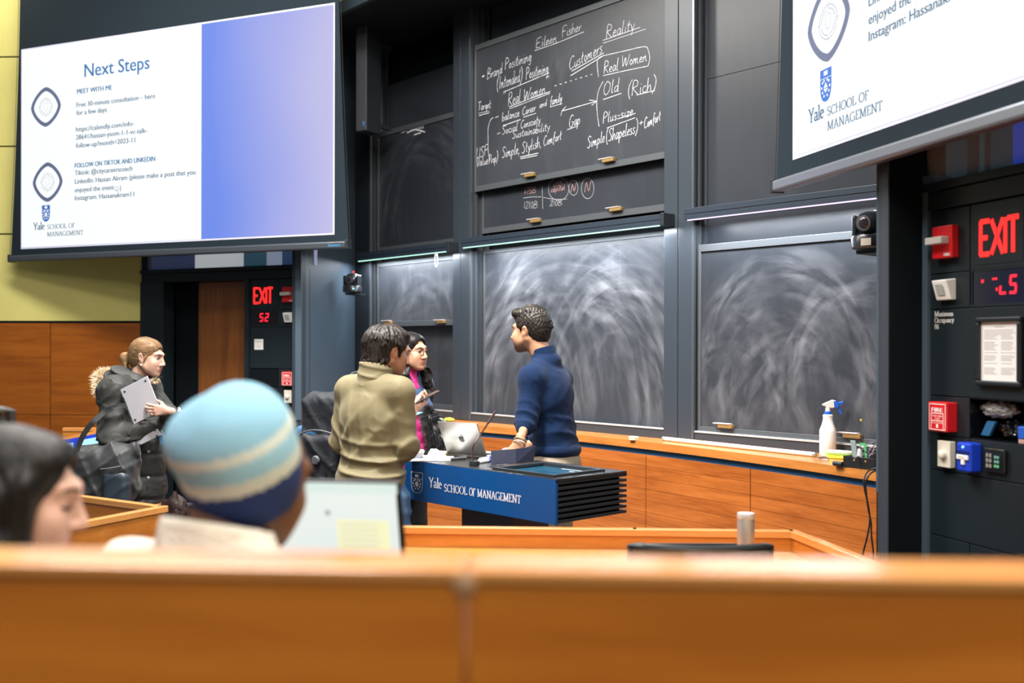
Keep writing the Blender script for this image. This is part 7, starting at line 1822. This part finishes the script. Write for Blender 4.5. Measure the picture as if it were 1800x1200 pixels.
# ---- D: woman with glasses
h = 1.665; th = -128; locD = (-0.675, 6.62, 0.0)
j = stand(h); skD = skin('skin_warm', (0.42, 0.225, 0.140))
j.update(hed=V3(0.0, .06, 1.545), nek=V3(0, .015, 1.40), elL=V3(-.215, -.03, 1.06), elR=V3(.205, .0, 1.05), wrL=V3(-.12, .20, 1.02), wrR=V3(.08, .23, 1.04), shL=V3(-.16, .0, 1.325), shR=V3(.16, .0, 1.325))
hrD = rot(-2, 0, 6)
hairD = hair_mat('hair_black', (0.008, 0.007, 0.007), 0.3)
Dw = make_body('person', 'person in round glasses, navy fleece and pink turtleneck, facing the navy sweater', j, locD, th, skD, hrD, .98, fem=True, hands=[('L', dict(d=(.75, .5, -.1), pn=(.2, -.3, -.9), side=1, curl=(25, 35, 20))), ('R', dict(d=(-.7, .5, -.1), pn=(-.2, -.3, -.9), side=-1, curl=(25, 35, 20)))], head_fine=.0034)
eyes(Dw, Rz(th) @ hrD, Rz(th) @ j['hed'] + np.array(locD), .98, (.35, 1, 0))
brows(Dw, Rz(th) @ hrD, Rz(th) @ j['hed'] + np.array(locD), .98, hairD, .0020)
sc = Sculpt(j['hed'] - V3(.2, .2, .36), j['hed'] + .19, 0.0055); sc.at(hrD, j['hed'])
sc.ell((0, -0.020, 0.038), (0.084, 0.104, 0.088), 0.01); sc.ell((0, -.06, -.03), (.082, .065, .11), .03); sc.ell((0, .034, .066), (.070, .042, .043), .02)
for x in (-1, 1): sc.cone((.074 * x, .012, .03), (.088 * x, -.015, -.09), .020, .026, .02)
wv = [(.088, -.01, -.08), (.118, .035, -.14), (.098, .045, -.19), (.125, .055, -.24), (.105, .06, -.30)]
for x in (-1, 1):
    for a, b_ in zip(wv, wv[1:]): sc.cone((a[0] * x, a[1], a[2]), (b_[0] * x, b_[1], b_[2]), .032, .030, .02)
    for q in range(16): t_ = q / 15; sc.cone(((.10 + .03 * math.sin(q * 2.1)) * x, .03 + .03 * math.cos(q * 1.7), -.10 - .2 * t_), ((.12 + .03 * math.sin(q * 3.1)) * x, .05 + .02 * math.cos(q), -.13 - .2 * t_), .012, .005, .008)
sc.ell((0, .112, .0), (.068, .068, .100), .006, 'sub'); sc.ell((0, .085, -.07), (.062, .075, .06), .006, 'sub')
sc.T = None; fw = crease((50, 20, 60), .5, 1.2, 22); sc.disp(lambda X, Y, Z: -.006 * fw(X, Y, Z) * np.clip((1.52 - Z) * 10, 0, 1)); sc.disp(strands(j['hed'], 260, .0015)); sd_obj('hair', sc, hairD, Rz(th), locD, Dw)
m_fleece = mat('navy_fleece', (0.022, 0.055, 0.125), 0.8, sheen=0.05, bump=0.2, bscale=350); m_pinkk = mat('pink_knit', (0.42, 0.008, 0.135), 0.7, bump=0.2, bscale=400)
lo, hi = bounds(j, .17, ('pel', 'nek', 'shL', 'shR', 'elL', 'elR', 'wrR', 'wrL')); lo[2] = .75
sc = Sculpt(lo, hi, .0075); torso(sc, j, .012, .98, 1.0, True)
for s in 'LR':
    e, w = j['el' + s], j['wr' + s]; sc.cone(j['sh' + s], e, .062, .052, .035); sc.cone(e, e + (w - e) * .93, .050, .038, .02)
fd_ = crease((16, 12, 22), .6, 1, 8); sc.disp(lambda X, Y, Z: -.006 * fd_(X, Y, Z)); n_ = j['nek']
sc.cone(n_ + V3(0, -.012, -.05), n_ + V3(0, -.006, .018), .092, .086, .015)
sc.cone(n_ + V3(0, .05, .06), n_ + V3(0, .150, -.165), .050, .003, .004, 'sub'); sc.cone(n_ + V3(0, 0, -.03), n_ + V3(0, .02, .12), .064, .07, .004, 'sub')
sc.plane((0, 0, .84), (0, 0, -1)); sc.plane(n_ + V3(0, .0, .035), (0, .15, 1)); sd_obj('fleece', sc, m_fleece, Rz(th), locD, Dw)
sc = Sculpt(n_ - V3(.16, .14, .24), n_ + V3(.16, .2, .12), .005); sc.cone(n_ + V3(0, .0, -.06), n_ + V3(0, .012, .03), .064, .058, .02); sc.ell(j['che'] + V3(0, .015, .07), (.112, .082, .13), .03); fp_ = crease((10, 10, 70), .3, .5, 12); sc.disp(lambda X, Y, Z: -.003 * fp_(X, Y, Z)); sc.cone(n_ + V3(0, 0.005, .02), n_ + V3(0, .02, .12), .051, .056, .004, 'sub'); sc.plane(n_ + V3(0, 0, .045), (0, .1, 1)); sd_obj('turtleneck', sc, m_pinkk, Rz(th), locD, Dw)
RD = Matrix.Rotation(math.radians(th), 3, 'Z'); wD = lambda p: Vector(locD) + RD @ Vector(p)
o = MB(); o.tube([wD(n_ + V3(.004, .128, -.145 - .03 * q)) for q in range(2)] + [wD(n_ + V3(.004, .14, -.22))], .0035, 6); o.build('zip', m_alu, Dw, smooth=True)
# fleece embroidery
o = MB(); em = j['che'] + V3(.075, .128, .075)
for q in range(3): o.tube([wD(em + V3(-.02 + .015 * q, .004, .010 * math.sin(q * 2))), wD(em + V3(-.01 + .015 * q, .006, -.008)), wD(em + V3(-.006 + .015 * q, .004, .010))], .0022, 5)
o.build('chest_emblem', mat('emblem_pale', (0.4, 0.5, 0.6), 0.7), Dw)
lo, hi = bounds(j, .19, ('pel', 'hipL', 'hipR', 'anL', 'anR')); lo[2] = .03
sc = Sculpt(lo, hi, .012); sc.ell(j['pel'] + V3(0, -.012, -.02), (.166, .122, .13), .03); legs(sc, j, .004, (.085, .056, .042)); sc.plane((0, 0, .95), (0, 0, 1)); sd_obj('leggings', sc, m_blackcloth, Rz(th), locD, Dw)
shoes(Dw, j, th, locD, m_blackcloth)
# glasses
m_gl = mat('glasses_rim', (0.015, 0.012, 0.012), 0.25); RH = RD @ Matrix(hrD.tolist()); hp = wD(j['hed'])
def G(p): return hp + RH @ (Vector(p) * .98)
gl = MB()
for x in (-1, 1): gl.tube([G((.033 * x + .0235 * math.cos(k * .2618), .1085 - .004 * abs(math.cos(k * .2618)), .003 + .0215 * math.sin(k * .2618))) for k in range(24)], .0019, 6, closed=True)
gl.tube([G((-.0105, .111, .006)), G((0, .115, .009)), G((.0105, .111, .006))], .0019, 6)
for x in (-1, 1): gl.tube([G((.056 * x, .104, .008)), G((.078 * x, .06, .010)), G((.081 * x, .0, .012)), G((.079 * x, -.015, .0))], .0016, 6)
gs = gl.build('glasses', m_gl, Dw, smooth=True)
# magenta coat with black fur hanging over her arm
cp = at(752, 752, 6.25)
ct_ = thing('fur_trimmed_coat', 'magenta quilted coat with shaggy black fur trim below the navy fleece', 'coat', cp - Vector((0, 0, .25)))
k1 = 6.3 / 1850
sc = Sculpt((-.16, -.12, -.30), (.12, .12, .22), .007); sc.cone((-.055, 0, .12), (.0, 0, -.17), .055, .075, .03); sc.cone((-.07, 0, .16), (.01, -.01, .17), .045, .04, .03); sc.cone((-.06, .02, .05), (-.05, .0, -.19), .05, .07, .03)
fq = crease((6, 4, 40), .2, .5, 6); sc.disp(lambda X, Y, Z: -.008 * np.abs(np.sin(46 * Z + 3 * X)) ** .6 + .0 * Y); cq = at(733, 757, 6.28)
sd_obj('quilted_body', sc, m_mag, np.eye(3), cq, ct_)
fs = [(at(u, v, 6.2), r) for u, v, r in ((752, 722, (.02, .03, .02)), (757, 737, (.045, .04, .035)), (764, 757, (.06, .045, .05)), (770, 777, (.065, .045, .055)), (768, 797, (.075, .045, .05)))]
m_fur = mat('fur_black', (0.012, 0.012, 0.014), 0.35, spec=0.7)
sc = Sculpt((-.16, -.1, -.36), (.2, .1, .16), .009); c0_ = fs[2][0]
for c, r in fs: sc.ell(tuple(c - c0_), r, .03)
sd_obj('fur_core', sc, m_fur, np.eye(3), c0_, ct_)
tag(fur('fur_trim', m_fur, fs, ct_, 2600, .040, .0017, (.15, -.1, -.45), 3), 'shaggy black fur trim', None, kind='stuff') if False else fur('fur_trim', m_fur, fs, ct_, 2600, .040, .0017, (.15, -.1, -.45), 3)

# ---- E: woman in the parka
h = 1.63; th = -94; locE = (-2.30, 6.40, 0.0)
j = stand(h); skE = skin('skin_fair', (0.50, 0.300, 0.225))
j.update(hed=V3(0, .085, 1.512), nek=V3(0, .02, 1.375), che=V3(0, .005, 1.18), shR=V3(.172, -.035, 1.295), shL=V3(-.155, -.0, 1.30), elR=V3(.255, -.015, 1.050), wrR=V3(.195, .245, 1.125), elL=V3(-.02, .235, 1.10), wrL=V3(.300, .335, 1.205))
hrE = rot(-9, 0, -3)
hairE = hair_mat('hair_blond', (0.165, 0.098, 0.048), 0.38, (10, 120, 90)); m_browE = mat('brow_brown', (0.10, 0.055, 0.03), 0.7)
Ew = make_body('person', 'person in dark hooded parka with fur trim, hugging a silver laptop', j, locE, th, skE, hrE, .97, fem=True, hands=[('L', dict(d=(.07, -1, .06), pn=(-1, -.07, 0), side=-1, s=.86, curl=(16, 24, 16), thumb=(50, 25))), ('R', dict(d=(-.45, .8, .25), pn=(-.8, -.3, .3), side=1, curl=(30, 40, 25)))], head_fine=.0034)
eyes(Ew, Rz(th) @ hrE, Rz(th) @ j['hed'] + np.array(locE), .97, (.1, 1, -.25), (.06, .04, .03))
brows(Ew, Rz(th) @ hrE, Rz(th) @ j['hed'] + np.array(locE), .97, m_browE, .0020)
sc = Sculpt(j['hed'] - V3(.14, .24, .2), j['hed'] + .17, 0.0042); sc.at(hrE, j['hed'])
sc.ell((0, -0.018, 0.034), (0.080, 0.100, 0.087), 0.01); sc.ell((0, -.05, -.02), (.062, .062, .065), .03); sc.ell((0, .034, .060), (.063, .040, .042), .02)
sc.ell((0, .112, -.010), (.067, .064, .086), .012, 'sub')
for x in (-1, 1): sc.ell((.088 * x, .002, -.022), (.03, .026, .038), .006, 'sub'); sc.ell((.075 * x, .055, -.07), (.04, .06, .06), .008, 'sub'); sc.cone((.07 * x, .02, .0), (.074 * x, .018, -.03), .008, .004, .006)
sc.cone((0, -.10, -.01), (0, -.128, -.032), .026, .030, .02); sc.ell((0, -.142, -.03), (.034, .032, .038), .015); sc.cone((.02, -.13, -.05), (.03, -.105, -.105), .014, .007, .01); sc.cone((-.01, -.14, -.05), (-.02, -.115, -.10), .012, .006, .01); sc.cone((.02, -.07, -.06), (.03, -.05, -.115), .010, .005, .01)
sc.T = None
sc.disp(lambda X, Y, Z: .0009 * np.sin(520 * (Z + .45 * Y) + 4 * np.sin(22 * Y)) * np.clip((Z - 1.45) * 20, 0, 1) * np.clip(1.2 - abs(X) * 0, 0, 1)); sd_obj('hair', sc, hairE, Rz(th), locE, Ew)
RE = Matrix.Rotation(math.radians(th), 3, 'Z'); wE = lambda p: Vector(locE) + RE @ Vector(p)
o = MB(); o.lathe(wE(j['hed'] + V3(.084, -.002, -.048)), [(.0055 * math.sin(math.pi * k / 8), -.0055 * math.cos(math.pi * k / 8)) for k in range(9)], 12); o.build('earring', mat('pearl', (0.75, 0.72, 0.68), 0.2), Ew, smooth=True)
m_parka = mat('parka_grey', (0.028, 0.029, 0.028), 0.55, spec=0.3, fold=0.8, fscale=10, bump=0.12, bscale=260, sheen=0.03)
lo, hi = bounds(j, .22, ('pel', 'nek', 'shL', 'shR', 'elL', 'elR', 'wrR', 'wrL')); lo[2] = .55
sc = Sculpt(lo, hi, .0078); torso(sc, j, .048, .92, 1.0, False); sc.cone(j['pel'] + V3(0, .0, .05), (0, .02, .72), .19, .20, .05, sq=((0, 1, 0), 1.12))
for s in 'LR':
    e, w = j['el' + s], j['wr' + s]; sc.cone(j['sh' + s], e, .088, .076, .018); sc.cone(e, e + (w - e) * (.92 if s == 'R' else .86), .072, .050, .02)
ge, gq, gs_ = crease((26, 16, 30), .5, 1.0, 9), crease((8, 10, 6), .3, 1.2, 5), crease((24, -20, 36), 1.1, .9, 10)
sc.disp(lambda X, Y, Z: -.016 * ge(X, Y, Z) * ball(X, Y, Z, j['elR'] + V3(0, .04, .0), .22) - .012 * gs_(X, Y, Z) * ball(X, Y, Z, j['shR'] + V3(.03, 0, -.10), .2) - .014 * np.exp(-((np.mod(Z - .60 + .012 * np.sin(14 * X + 9 * Y), .135) - .0675) / .012) ** 2) * -1 * np.clip((1.02 - Z) * 8, 0, 1) - .006 * gq(X, Y, Z))
sc.plane((0, 0, .63), (0, 0, -1)); sc.plane(j['nek'] + V3(0, .01, .035), (0, .0, 1)); sc.cone(j['nek'] + V3(0, .01, -.06), j['nek'] + V3(0, .03, .12), .058, .068, .01, 'sub')
sd_obj('parka', sc, m_parka, Rz(th), locE, Ew)
# hood collapsed on the back, collar flap
hd_ = j['nek']; sc = Sculpt(hd_ - V3(.22, .26, .20), hd_ + V3(.22, .22, .14), .0068)
sc.cone(hd_ + V3(-.09, .03, -.005), hd_ + V3(-.05, -.095, .01), .045, .06, .03); sc.cone(hd_ + V3(.09, .03, -.005), hd_ + V3(.05, -.095, .01), .045, .06, .03); sc.cone(hd_ + V3(-.05, -.10, .01), hd_ + V3(.05, -.10, .01), .062, .062, .03); sc.ell(hd_ + V3(0, -.13, -.05), (.11, .06, .09), .04)
gh = crease((20, 26, 40), .8, 1.0, 10); sc.disp(lambda X, Y, Z: -.012 * gh(X, Y, Z)); sc.cone(hd_ + V3(0, .02, -.08), hd_ + V3(0, .03, .2), .058, .066, .01, 'sub')
hood = sd_obj('hood', sc, m_parka, Rz(th), locE, Ew)
m_furb = mat('fur_beige', (0.66, 0.52, 0.36), 0.8, var=0.35, vscale=40)
fsE = [(wE(hd_ + V3(x, y, z)), r) for x, y, z, r in ((.03, -.185, .0, (.055, .05, .05)), (.05, -.175, -.05, (.05, .05, .05)), (-.05, -.19, .0, (.05, .05, .05)), (.075, -.15, -.085, (.03, .03, .035)))]
fur('fur_trim', m_furb, fsE, hood, 5200, .040, .0019, (-.1, 0, .05), 7, .5)
sc = Sculpt(V3(-.12, -.12, -.12), V3(.12, .12, .12), .006)
for c, r in fsE: sc.ell(tuple(c - fsE[0][0]), np.array(r) * .96, .02)
sd_obj('fur_core', sc, m_furb, np.eye(3), fsE[0][0], hood)
o = MB(); cl = [wE(hd_ + V3(*p)) for p in ((.075, .03, -.03), (.07, .09, -.02), (.055, .165, .012), (.045, .185, .022), (.05, .12, .004), (.06, .05, .022))]
o.prism(cl, RE @ Vector((-.012, 0, .002))); o.build('collar_flap', m_parka, Ew, bevel=.004)
fur('collar_fur', m_furb, [(wE(hd_ + V3(.03, .125, -.008)), (.025, .035, .010))], Ew, 420, .013, .0012, (0, 0, .2), 11)
o = MB(); o.obox(wE((.12, .145, 1.26)), RE @ Matrix.Rotation(.5, 3, 'X'), (.03, .004, .035)); pt_ = o.build('arm_patch', mat('patch_red', (0.5, 0.03, 0.03), 0.6), Ew, bevel=.003)
for z in (.80, .955):
    o = MB(); o.lathe(wE((.17, .165, z)), [(.0085, -.004), (.0085, .003), (.005, .006)], 14, RE @ Vector((.75, .66, 0))); o.build('snap_button', m_alu, Ew, smooth=True)
lo, hi = bounds(j, .19, ('pel', 'hipL', 'hipR', 'anL', 'anR')); lo[2] = .03
sc = Sculpt(lo, hi, .012); legs(sc, j, .01, (.085, .058, .045)); sc.plane((0, 0, .8), (0, 0, 1)); sd_obj('trousers', sc, m_blackcloth, Rz(th), locE, Ew)
shoes(Ew, j, th, locE, m_blackcloth)
# laptop hugged to the chest: corners seen at (211,684) (258,660) (281,716) (231,737)
YL = 6.115
q = [at(211, 685, YL), at(259, 660, YL + .02), at(283, 722, YL + .03), at(234, 747, YL)]
m_lapv = mat('laptop_lavender', (0.50, 0.50, 0.55), 0.32, metal=0.5)
def slab_lap(label, q, th_, feet=True):
    t = thing('laptop', label, 'laptop', sum(q, Vector()) / 4, 'closed laptops held by the parka wearer')
    nn = (q[1] - q[0]).cross(q[3] - q[0]).normalized(); nn = nn if nn.y > 0 else -nn
    o = MB(); o.prism(q, nn * th_); sh = o.build('shell', m_lapv, t, bevel=.0035, seg=3)
    if feet:
        ex = (q[1] - q[0]); ey = (q[3] - q[0])
        for a, b_ in ((.12, .10), (.88, .10), (.12, .9), (.88, .9)):
            o = MB(); o.lathe(q[0] + ex * a + ey * b_ - nn * .0018, [(.0065, 0), (.0065, .002)], 14, nn); o.build('rubber_foot', mat('rubber_grey', (0.02, 0.02, 0.025), 0.7), t, smooth=True)
        o = MB(); o.prism([q[0] + ex * .02 + ey * .22, q[0] + ex * .035 + ey * .22, q[0] + ex * .035 + ey * .98, q[0] + ex * .02 + ey * .98], nn * -.001); o.build('vent_slot', m_dark, t)
    return t
slab_lap('silver laptop hugged slantwise to the chest of the parka wearer', q, .014)
q = [at(236, 772, YL + .02), at(276, 752, YL + .03), at(284, 764, YL + .03), at(241, 785, YL + .02)]
slab_lap('second silver laptop poking out under the arm of the parka wearer', q, .012)
q = [at(271, 755, YL + .06), at(281, 750, YL + .06), at(292, 776, YL + .06), at(283, 782, YL + .06)]
o = MB(); o.prism(q, (.0, .03, 0)); t = thing('blue_notebook', 'blue notebook under the arm of the parka wearer', 'notebook', q[2]); o.build('cover', mat('notebook_blue', (0.02, 0.16, 0.42), 0.4), t, bevel=.003)
o = MB(); q2 = [p + Vector((.006, .004, .004)) for p in (q[0] * .35 + q[1] * .65, q[1], q[2], q[2] * .65 + q[3] * .35)]; o.prism([p + Vector((0, -.0085, 0)) for p in q2], (0, .004, 0)); o.build('label_strip', mat('notebook_grey', (0.4, 0.42, 0.42), 0.6), t)
# duffel bag on her arm
m_duf = mat('duffel_black', (0.018, 0.020, 0.023), 0.5, spec=0.35, fold=0.6, fscale=9, bump=0.15, bscale=200, sheen=0.1)
cB = at(178, 832, 6.10); dfl = thing('duffel_bag', 'large black duffel bag hanging from the arm of the parka wearer', 'bag', cB - Vector((0, 0, .19)))
sc = Sculpt((-.30, -.17, -.24), (.27, .17, .27), .0085)
sc.box((-.01, 0, -.03), (.215, .115, .155), .09, .02); sc.ell((-.03, 0, .07), (.175, .10, .10), .05); sc.ell((.12, -.03, .03), (.10, .11, .14), .04); sc.cone((.10, -.02, .12), (.18, -.03, .13), .06, .04, .03); sc.ell((-.16, 0, -.03), (.08, .10, .14), .04)
d1, d2 = crease((24, 10, 9), .3, 1.1, 9), crease((-14, 12, 24), 1.3, 1.1, 8); sc.disp(lambda X, Y, Z: -.014 * d1(X, Y, Z) - .010 * d2(X, Y, Z))
sd_obj('bag_body', sc, m_duf, np.eye(3), cB, dfl)
sc = Sculpt((.02, -.2, -.2), (.24, -.02, .12), .008); sc.box((.13, -.10, -.07), (.075, .05, .095), .035, .02); sc.disp(lambda X, Y, Z: -.008 * d2(X, Y, Z)); sd_obj('end_pocket', sc, mat('duffel_blue_lit', (0.018, 0.028, 0.042), 0.4, bump=0.15, bscale=200), np.eye(3), cB, dfl)  # bluish base colour carries the blue light falling on the pocket
o = MB(); o.tube([cB + Vector(p) for p in ((.06, -.165, .045), (.11, -.17, .05), (.17, -.155, .06))], .004, 6); o.build('zip', m_packg, dfl, smooth=True)
o = MB(); o.obox(cB + Vector((.02, -.128, -.165)), Matrix.Identity(3), (.014, .004, .008)); o.build('brand_tab', mat('tab_pale', (0.5, 0.5, 0.5), 0.6), dfl)
def strap(name, pts, w, m, parent):
    o = MB(); P = [Vector(p) for p in smooth_line([tuple(p) for p in pts], 6)]
    for a, b_ in zip(P, P[1:]):
        t = (b_ - a).normalized(); s = t.cross(Vector((0, 1, 0))).normalized() * w / 2
        o.prism([a - s, b_ - s, b_ + s, a + s], (0, .004, 0))
    return o.build(name, m, parent)
strap('carry_strap', [at(131, 800, 6.02), at(146, 765, 6.02), at(163, 742, 6.02), at(184, 724, 6.05), at(200, 716, 6.06), at(222, 712, 6.10)], .030, m_duf, dfl)
strap('carry_strap', [at(172, 775, 6.10), at(178, 748, 6.12), at(182, 726, 6.14), at(196, 716, 6.16)], .028, m_duf, dfl)
# dark coat heaped on a seat behind the desk corner
lump('coat_heap', mat('coat_brown', (0.016, 0.008, 0.007), 0.6, spec=0.2, fold=0.6, fscale=9), at(305, 925, 5.5), .155, 13, .28, squash=(.62, .5, 1.0), freq=2.5)
ch_ = [x for x in C.objects if x.name == 'coat_heap'][0]; tag(ch_, 'dark brown coat heaped behind the corner of the side desk', 'coat')
pch = at(307, 930, 5.55)
office_chair('dark chair carrying the brown coat, hidden behind the beanie', pch.x, pch.y, 0.0, math.radians(200), .70)

# ---- F: man in the beanie (foreground, back to the camera)
th = -33; locF = (-0.480, 1.72, 0.2)
skF = skin('skin_deep', (0.17, 0.08, 0.05))
def seated(hz, zf=0.2):
    """hz: head centre height above the seat's floor"""
    return dict(hed=V3(0, .07, hz), nek=V3(0, .0, hz - .145), che=V3(0, -.01, hz - .34), wai=V3(0, -.03, hz - .52), pel=V3(0, -.05, hz - .66), shL=V3(-.19, -.01, hz - .225), shR=V3(.19, -.01, hz - .225),
                elL=V3(-.205, .10, hz - .46), elR=V3(.205, .10, hz - .46), wrL=V3(-.10, .31, hz - .345), wrR=V3(.10, .31, hz - .345), hipL=V3(-.09, -.03, hz - .69), hipR=V3(.09, -.03, hz - .69), knL=V3(-.10, .40, hz - .69), knR=V3(.10, .40, hz - .69), anL=V3(-.10, .38, .08), anR=V3(.10, .38, .08))
j = seated(1.172)
hrF = rot(-14, 8, -8)
Fm = make_body('person', 'person seated in a pale blue striped beanie and cream jacket, back turned', j, locF, th, skF, hrF, 1.04, hands=[('L', dict(d=(.4, .9, -.1), pn=(.2, .1, -.9), side=1)), ('R', dict(d=(-.4, .9, -.1), pn=(-.2, .1, -.9), side=-1))], head_fine=.006, hand_fine=.006)
mb = bpy.data.materials.new('beanie_knit'); mb.use_nodes = True; nt = mb.node_tree; bs = nt.nodes['Principled BSDF']; bs.inputs['Roughness'].default_value = .9; bs.inputs['Sheen Weight'].default_value = .05
HW = Rz(th) @ hrF; hpw = Rz(th) @ j['hed'] + np.array(locF)
pale, cream, navy, teal = (0.27, 0.50, 0.66), (0.58, 0.63, 0.60), (0.008, 0.030, 0.15), (0.22, 0.43, 0.58)
m_b = [mat('beanie_pale', pale, .9, bump=.4, bscale=350, sheen=.05), mat('beanie_cream', cream, .9, bump=.4, bscale=350, sheen=.05), mat('beanie_navy', navy, .9, bump=.4, bscale=350), mat('beanie_teal', teal, .9, bump=.4, bscale=350, sheen=.05)]
hrH = rot(24, -9, 33)
sc = Sculpt(j['hed'] - .24, j['hed'] + .26, .006); sc.at(hrH, j['hed'] + V3(0, -.01, -.012))
sc.ell((0, .0, .01), (.094, .100, .100), .02); sc.ell((.000, -.0, .070), (.096, .100, .090), .04); sc.ell((-.035, -.01, .100), (.070, .08, .048), .04)
fb = crease((14, 10, 18), .8, 1.2, 9)
sc.T = None; sc.disp(lambda X, Y, Z: -.016 * fb(X, Y, Z) * np.clip((Z - j['hed'][2] - .07) * 12, 0, 1)); sc.at(hrH, j['hed'] + V3(0, -.01, -.012)); sc.plane((0, 0, -.048), (0, 0, -1)); sc.T = None
def bpick(c):
    q = (c - j['hed'] - V3(0, -.01, -.012)) @ hrH; v = q[:, 2]; o_ = np.full(len(c), 3)
    o_[v < .100] = 1; o_[v < .084] = 0; o_[v < .054] = 1; o_[v < .030] = 2; return o_
sd_obj('beanie', sc, m_b, Rz(th), locF, Fm, bpick)
m_cream = mat('cream_fleece', (0.66, 0.60, 0.53), .9, bump=.5, bscale=120, sheen=.05)
lo, hi = bounds(j, .2, ('pel', 'nek', 'shL', 'shR', 'elL', 'elR', 'wrL', 'wrR'))
sc = Sculpt(lo, hi, .010); torso(sc, j, .035, 1.05, 1.1); arms(sc, j, .028, cuff=(.9, .9)); n_ = j['nek']
sc.cone(n_ + V3(0, -.015, -.08), n_ + V3(0, .0, .065), .125, .088, .03); fF = crease((12, 10, 20), .2); sc.disp(lambda X, Y, Z: -.008 * fF(X, Y, Z)); sc.cone(n_ + V3(0, .02, .0), n_ + V3(0, .03, .16), .062, .075, .008, 'sub'); sc.plane(n_ + V3(0, .0, .07), (0, .25, 1)); sd_obj('jacket', sc, m_cream, Rz(th), locF, Fm)
sc = Sculpt(*bounds(j, .16, ('pel', 'hipL', 'hipR', 'knL', 'knR', 'anL', 'anR')), .013); sc.ell(j['pel'], (.17, .13, .13), .03); legs(sc, j, .018, (.088, .065, .05)); sd_obj('trousers', sc, m_jean, Rz(th), locF, Fm)
def seat_for(label, loc, th, zf, jj):
    RS_ = Matrix.Rotation(math.radians(th), 3, 'Z'); c = Vector(loc) + RS_ @ Vector((0, -.02, 0))
    top = zf + jj['pel'][2] - .125
    t = office_chair(label, c.x, c.y, zf, math.radians(th), zf + jj['pel'][2] + .34)
    dz = top - (zf + .46 + .035)
    for ch in t.children:
        if ch.name.split('.')[0] in ('seat', 'backrest', 'back_frame', 'back_support'): ch.location.z += dz
        if ch.name.split('.')[0] in ('backrest', 'back_frame', 'back_support'): ch.location -= RS_ @ Vector((0, .03, 0))
    return t
seat_for('chair under the beanie wearer, hidden by the front rail', locF, th, .2, j)

# ---- G: woman with long black hair (foreground left, profile)
th = -74; locG = (-0.922, 1.80, 0.2)
j = seated(1.126); j.update(knL=j['hipL'] + V3(-.24, .28, 0), knR=j['hipR'] + V3(-.24, .28, 0), elL=V3(-.21, .03, .66), elR=V3(.185, .05, .66), wrL=V3(-.20, .24, .775), wrR=V3(.02, .22, .775)); j.update(anL=j['knL'] + V3(.01, -.02, 0), anR=j['knR'] + V3(.01, -.02, 0)); j['anL'][2] = j['anR'][2] = .08; skG = skin('skin_rose', (0.60, 0.36, 0.28))
hrG = rot(-10, 0, -4)
Gw = make_body('person', 'person in dark jumper seated in profile at the left edge, looking right', j, locG, th, skG, hrG, 1.0, fem=True, hands=[('L', dict(d=(.4, .9, -.1), pn=(.2, .1, -.9), side=1)), ('R', dict(d=(-.4, .9, -.1), pn=(-.2, .1, -.9), side=-1))], head_fine=.0055, hand_fine=.006)
brows(Gw, Rz(th) @ hrG, Rz(th) @ j['hed'] + np.array(locG), 1.0, hairD)
wG = lambda p: Vector(np.array(locG) + Rz(th) @ (j['hed'] + hrG @ np.array(p)))
for x in (-1, 1):
    o = MB(); o.tube([wG((.018 * x, .093, .001)), wG((.031 * x, .0925, -.004)), wG((.045 * x, .083, -.001))], .0022, 6); o.build('eyelash', hairD, Gw, smooth=True)
sc = Sculpt(j['hed'] - V3(.17, .2, .42), j['hed'] + .18, .0065); sc.at(hrG, j['hed'])
sc.ell((0, -.02, .036), (.086, .108, .088), .01); sc.ell((0, .04, .066), (.072, .052, .045), .02); sc.ell((0, -.06, -.06), (.092, .07, .14), .03)
for x in (-1, 1): sc.cone((.078 * x, .022, .03), (.086 * x, .024, -.12), .024, .034, .02); sc.cone((.086 * x, .0, -.10), (.09 * x, .0, -.34), .045, .035, .03); sc.cone((.084 * x, -.03, -.0), (.088 * x, -.03, -.15), .034, .04, .02)
sc.cone((0, -.08, -.1), (0, -.085, -.36), .08, .06, .03)
sc.ell((0, .118, -.0), (.074, .074, .098), .006, 'sub'); sc.ell((0, .10, -.09), (.070, .078, .08), .006, 'sub')
sc.T = None; sc.disp(strands(j['hed'], 200, .002)); sd_obj('hair', sc, hairD, Rz(th), locG, Gw)
lo, hi = bounds(j, .2, ('pel', 'nek', 'shL', 'shR', 'elL', 'elR', 'wrL', 'wrR'))
sc = Sculpt(lo, hi, .011); torso(sc, j, .02, .95, 1.0, True); arms(sc, j, .018, cuff=(.95, .95)); sc.plane(j['nek'] + V3(0, .0, .01), (0, .3, 1)); sd_obj('jumper', sc, mat('jumper_dark', (0.02, 0.02, 0.03), .9), Rz(th), locG, Gw)
sc = Sculpt(*bounds(j, .16, ('pel', 'hipL', 'hipR', 'knL', 'knR', 'anL', 'anR')), .013); sc.ell(j['pel'], (.165, .125, .13), .03); legs(sc, j, .012, (.088, .062, .045)); sd_obj('trousers', sc, m_blackcloth, Rz(th), locG, Gw)
seat_for('chair under the person in the dark jumper, hidden by the front rail', (locG[0] - .04, locG[1] - .02, locG[2]), -38, .2, j)
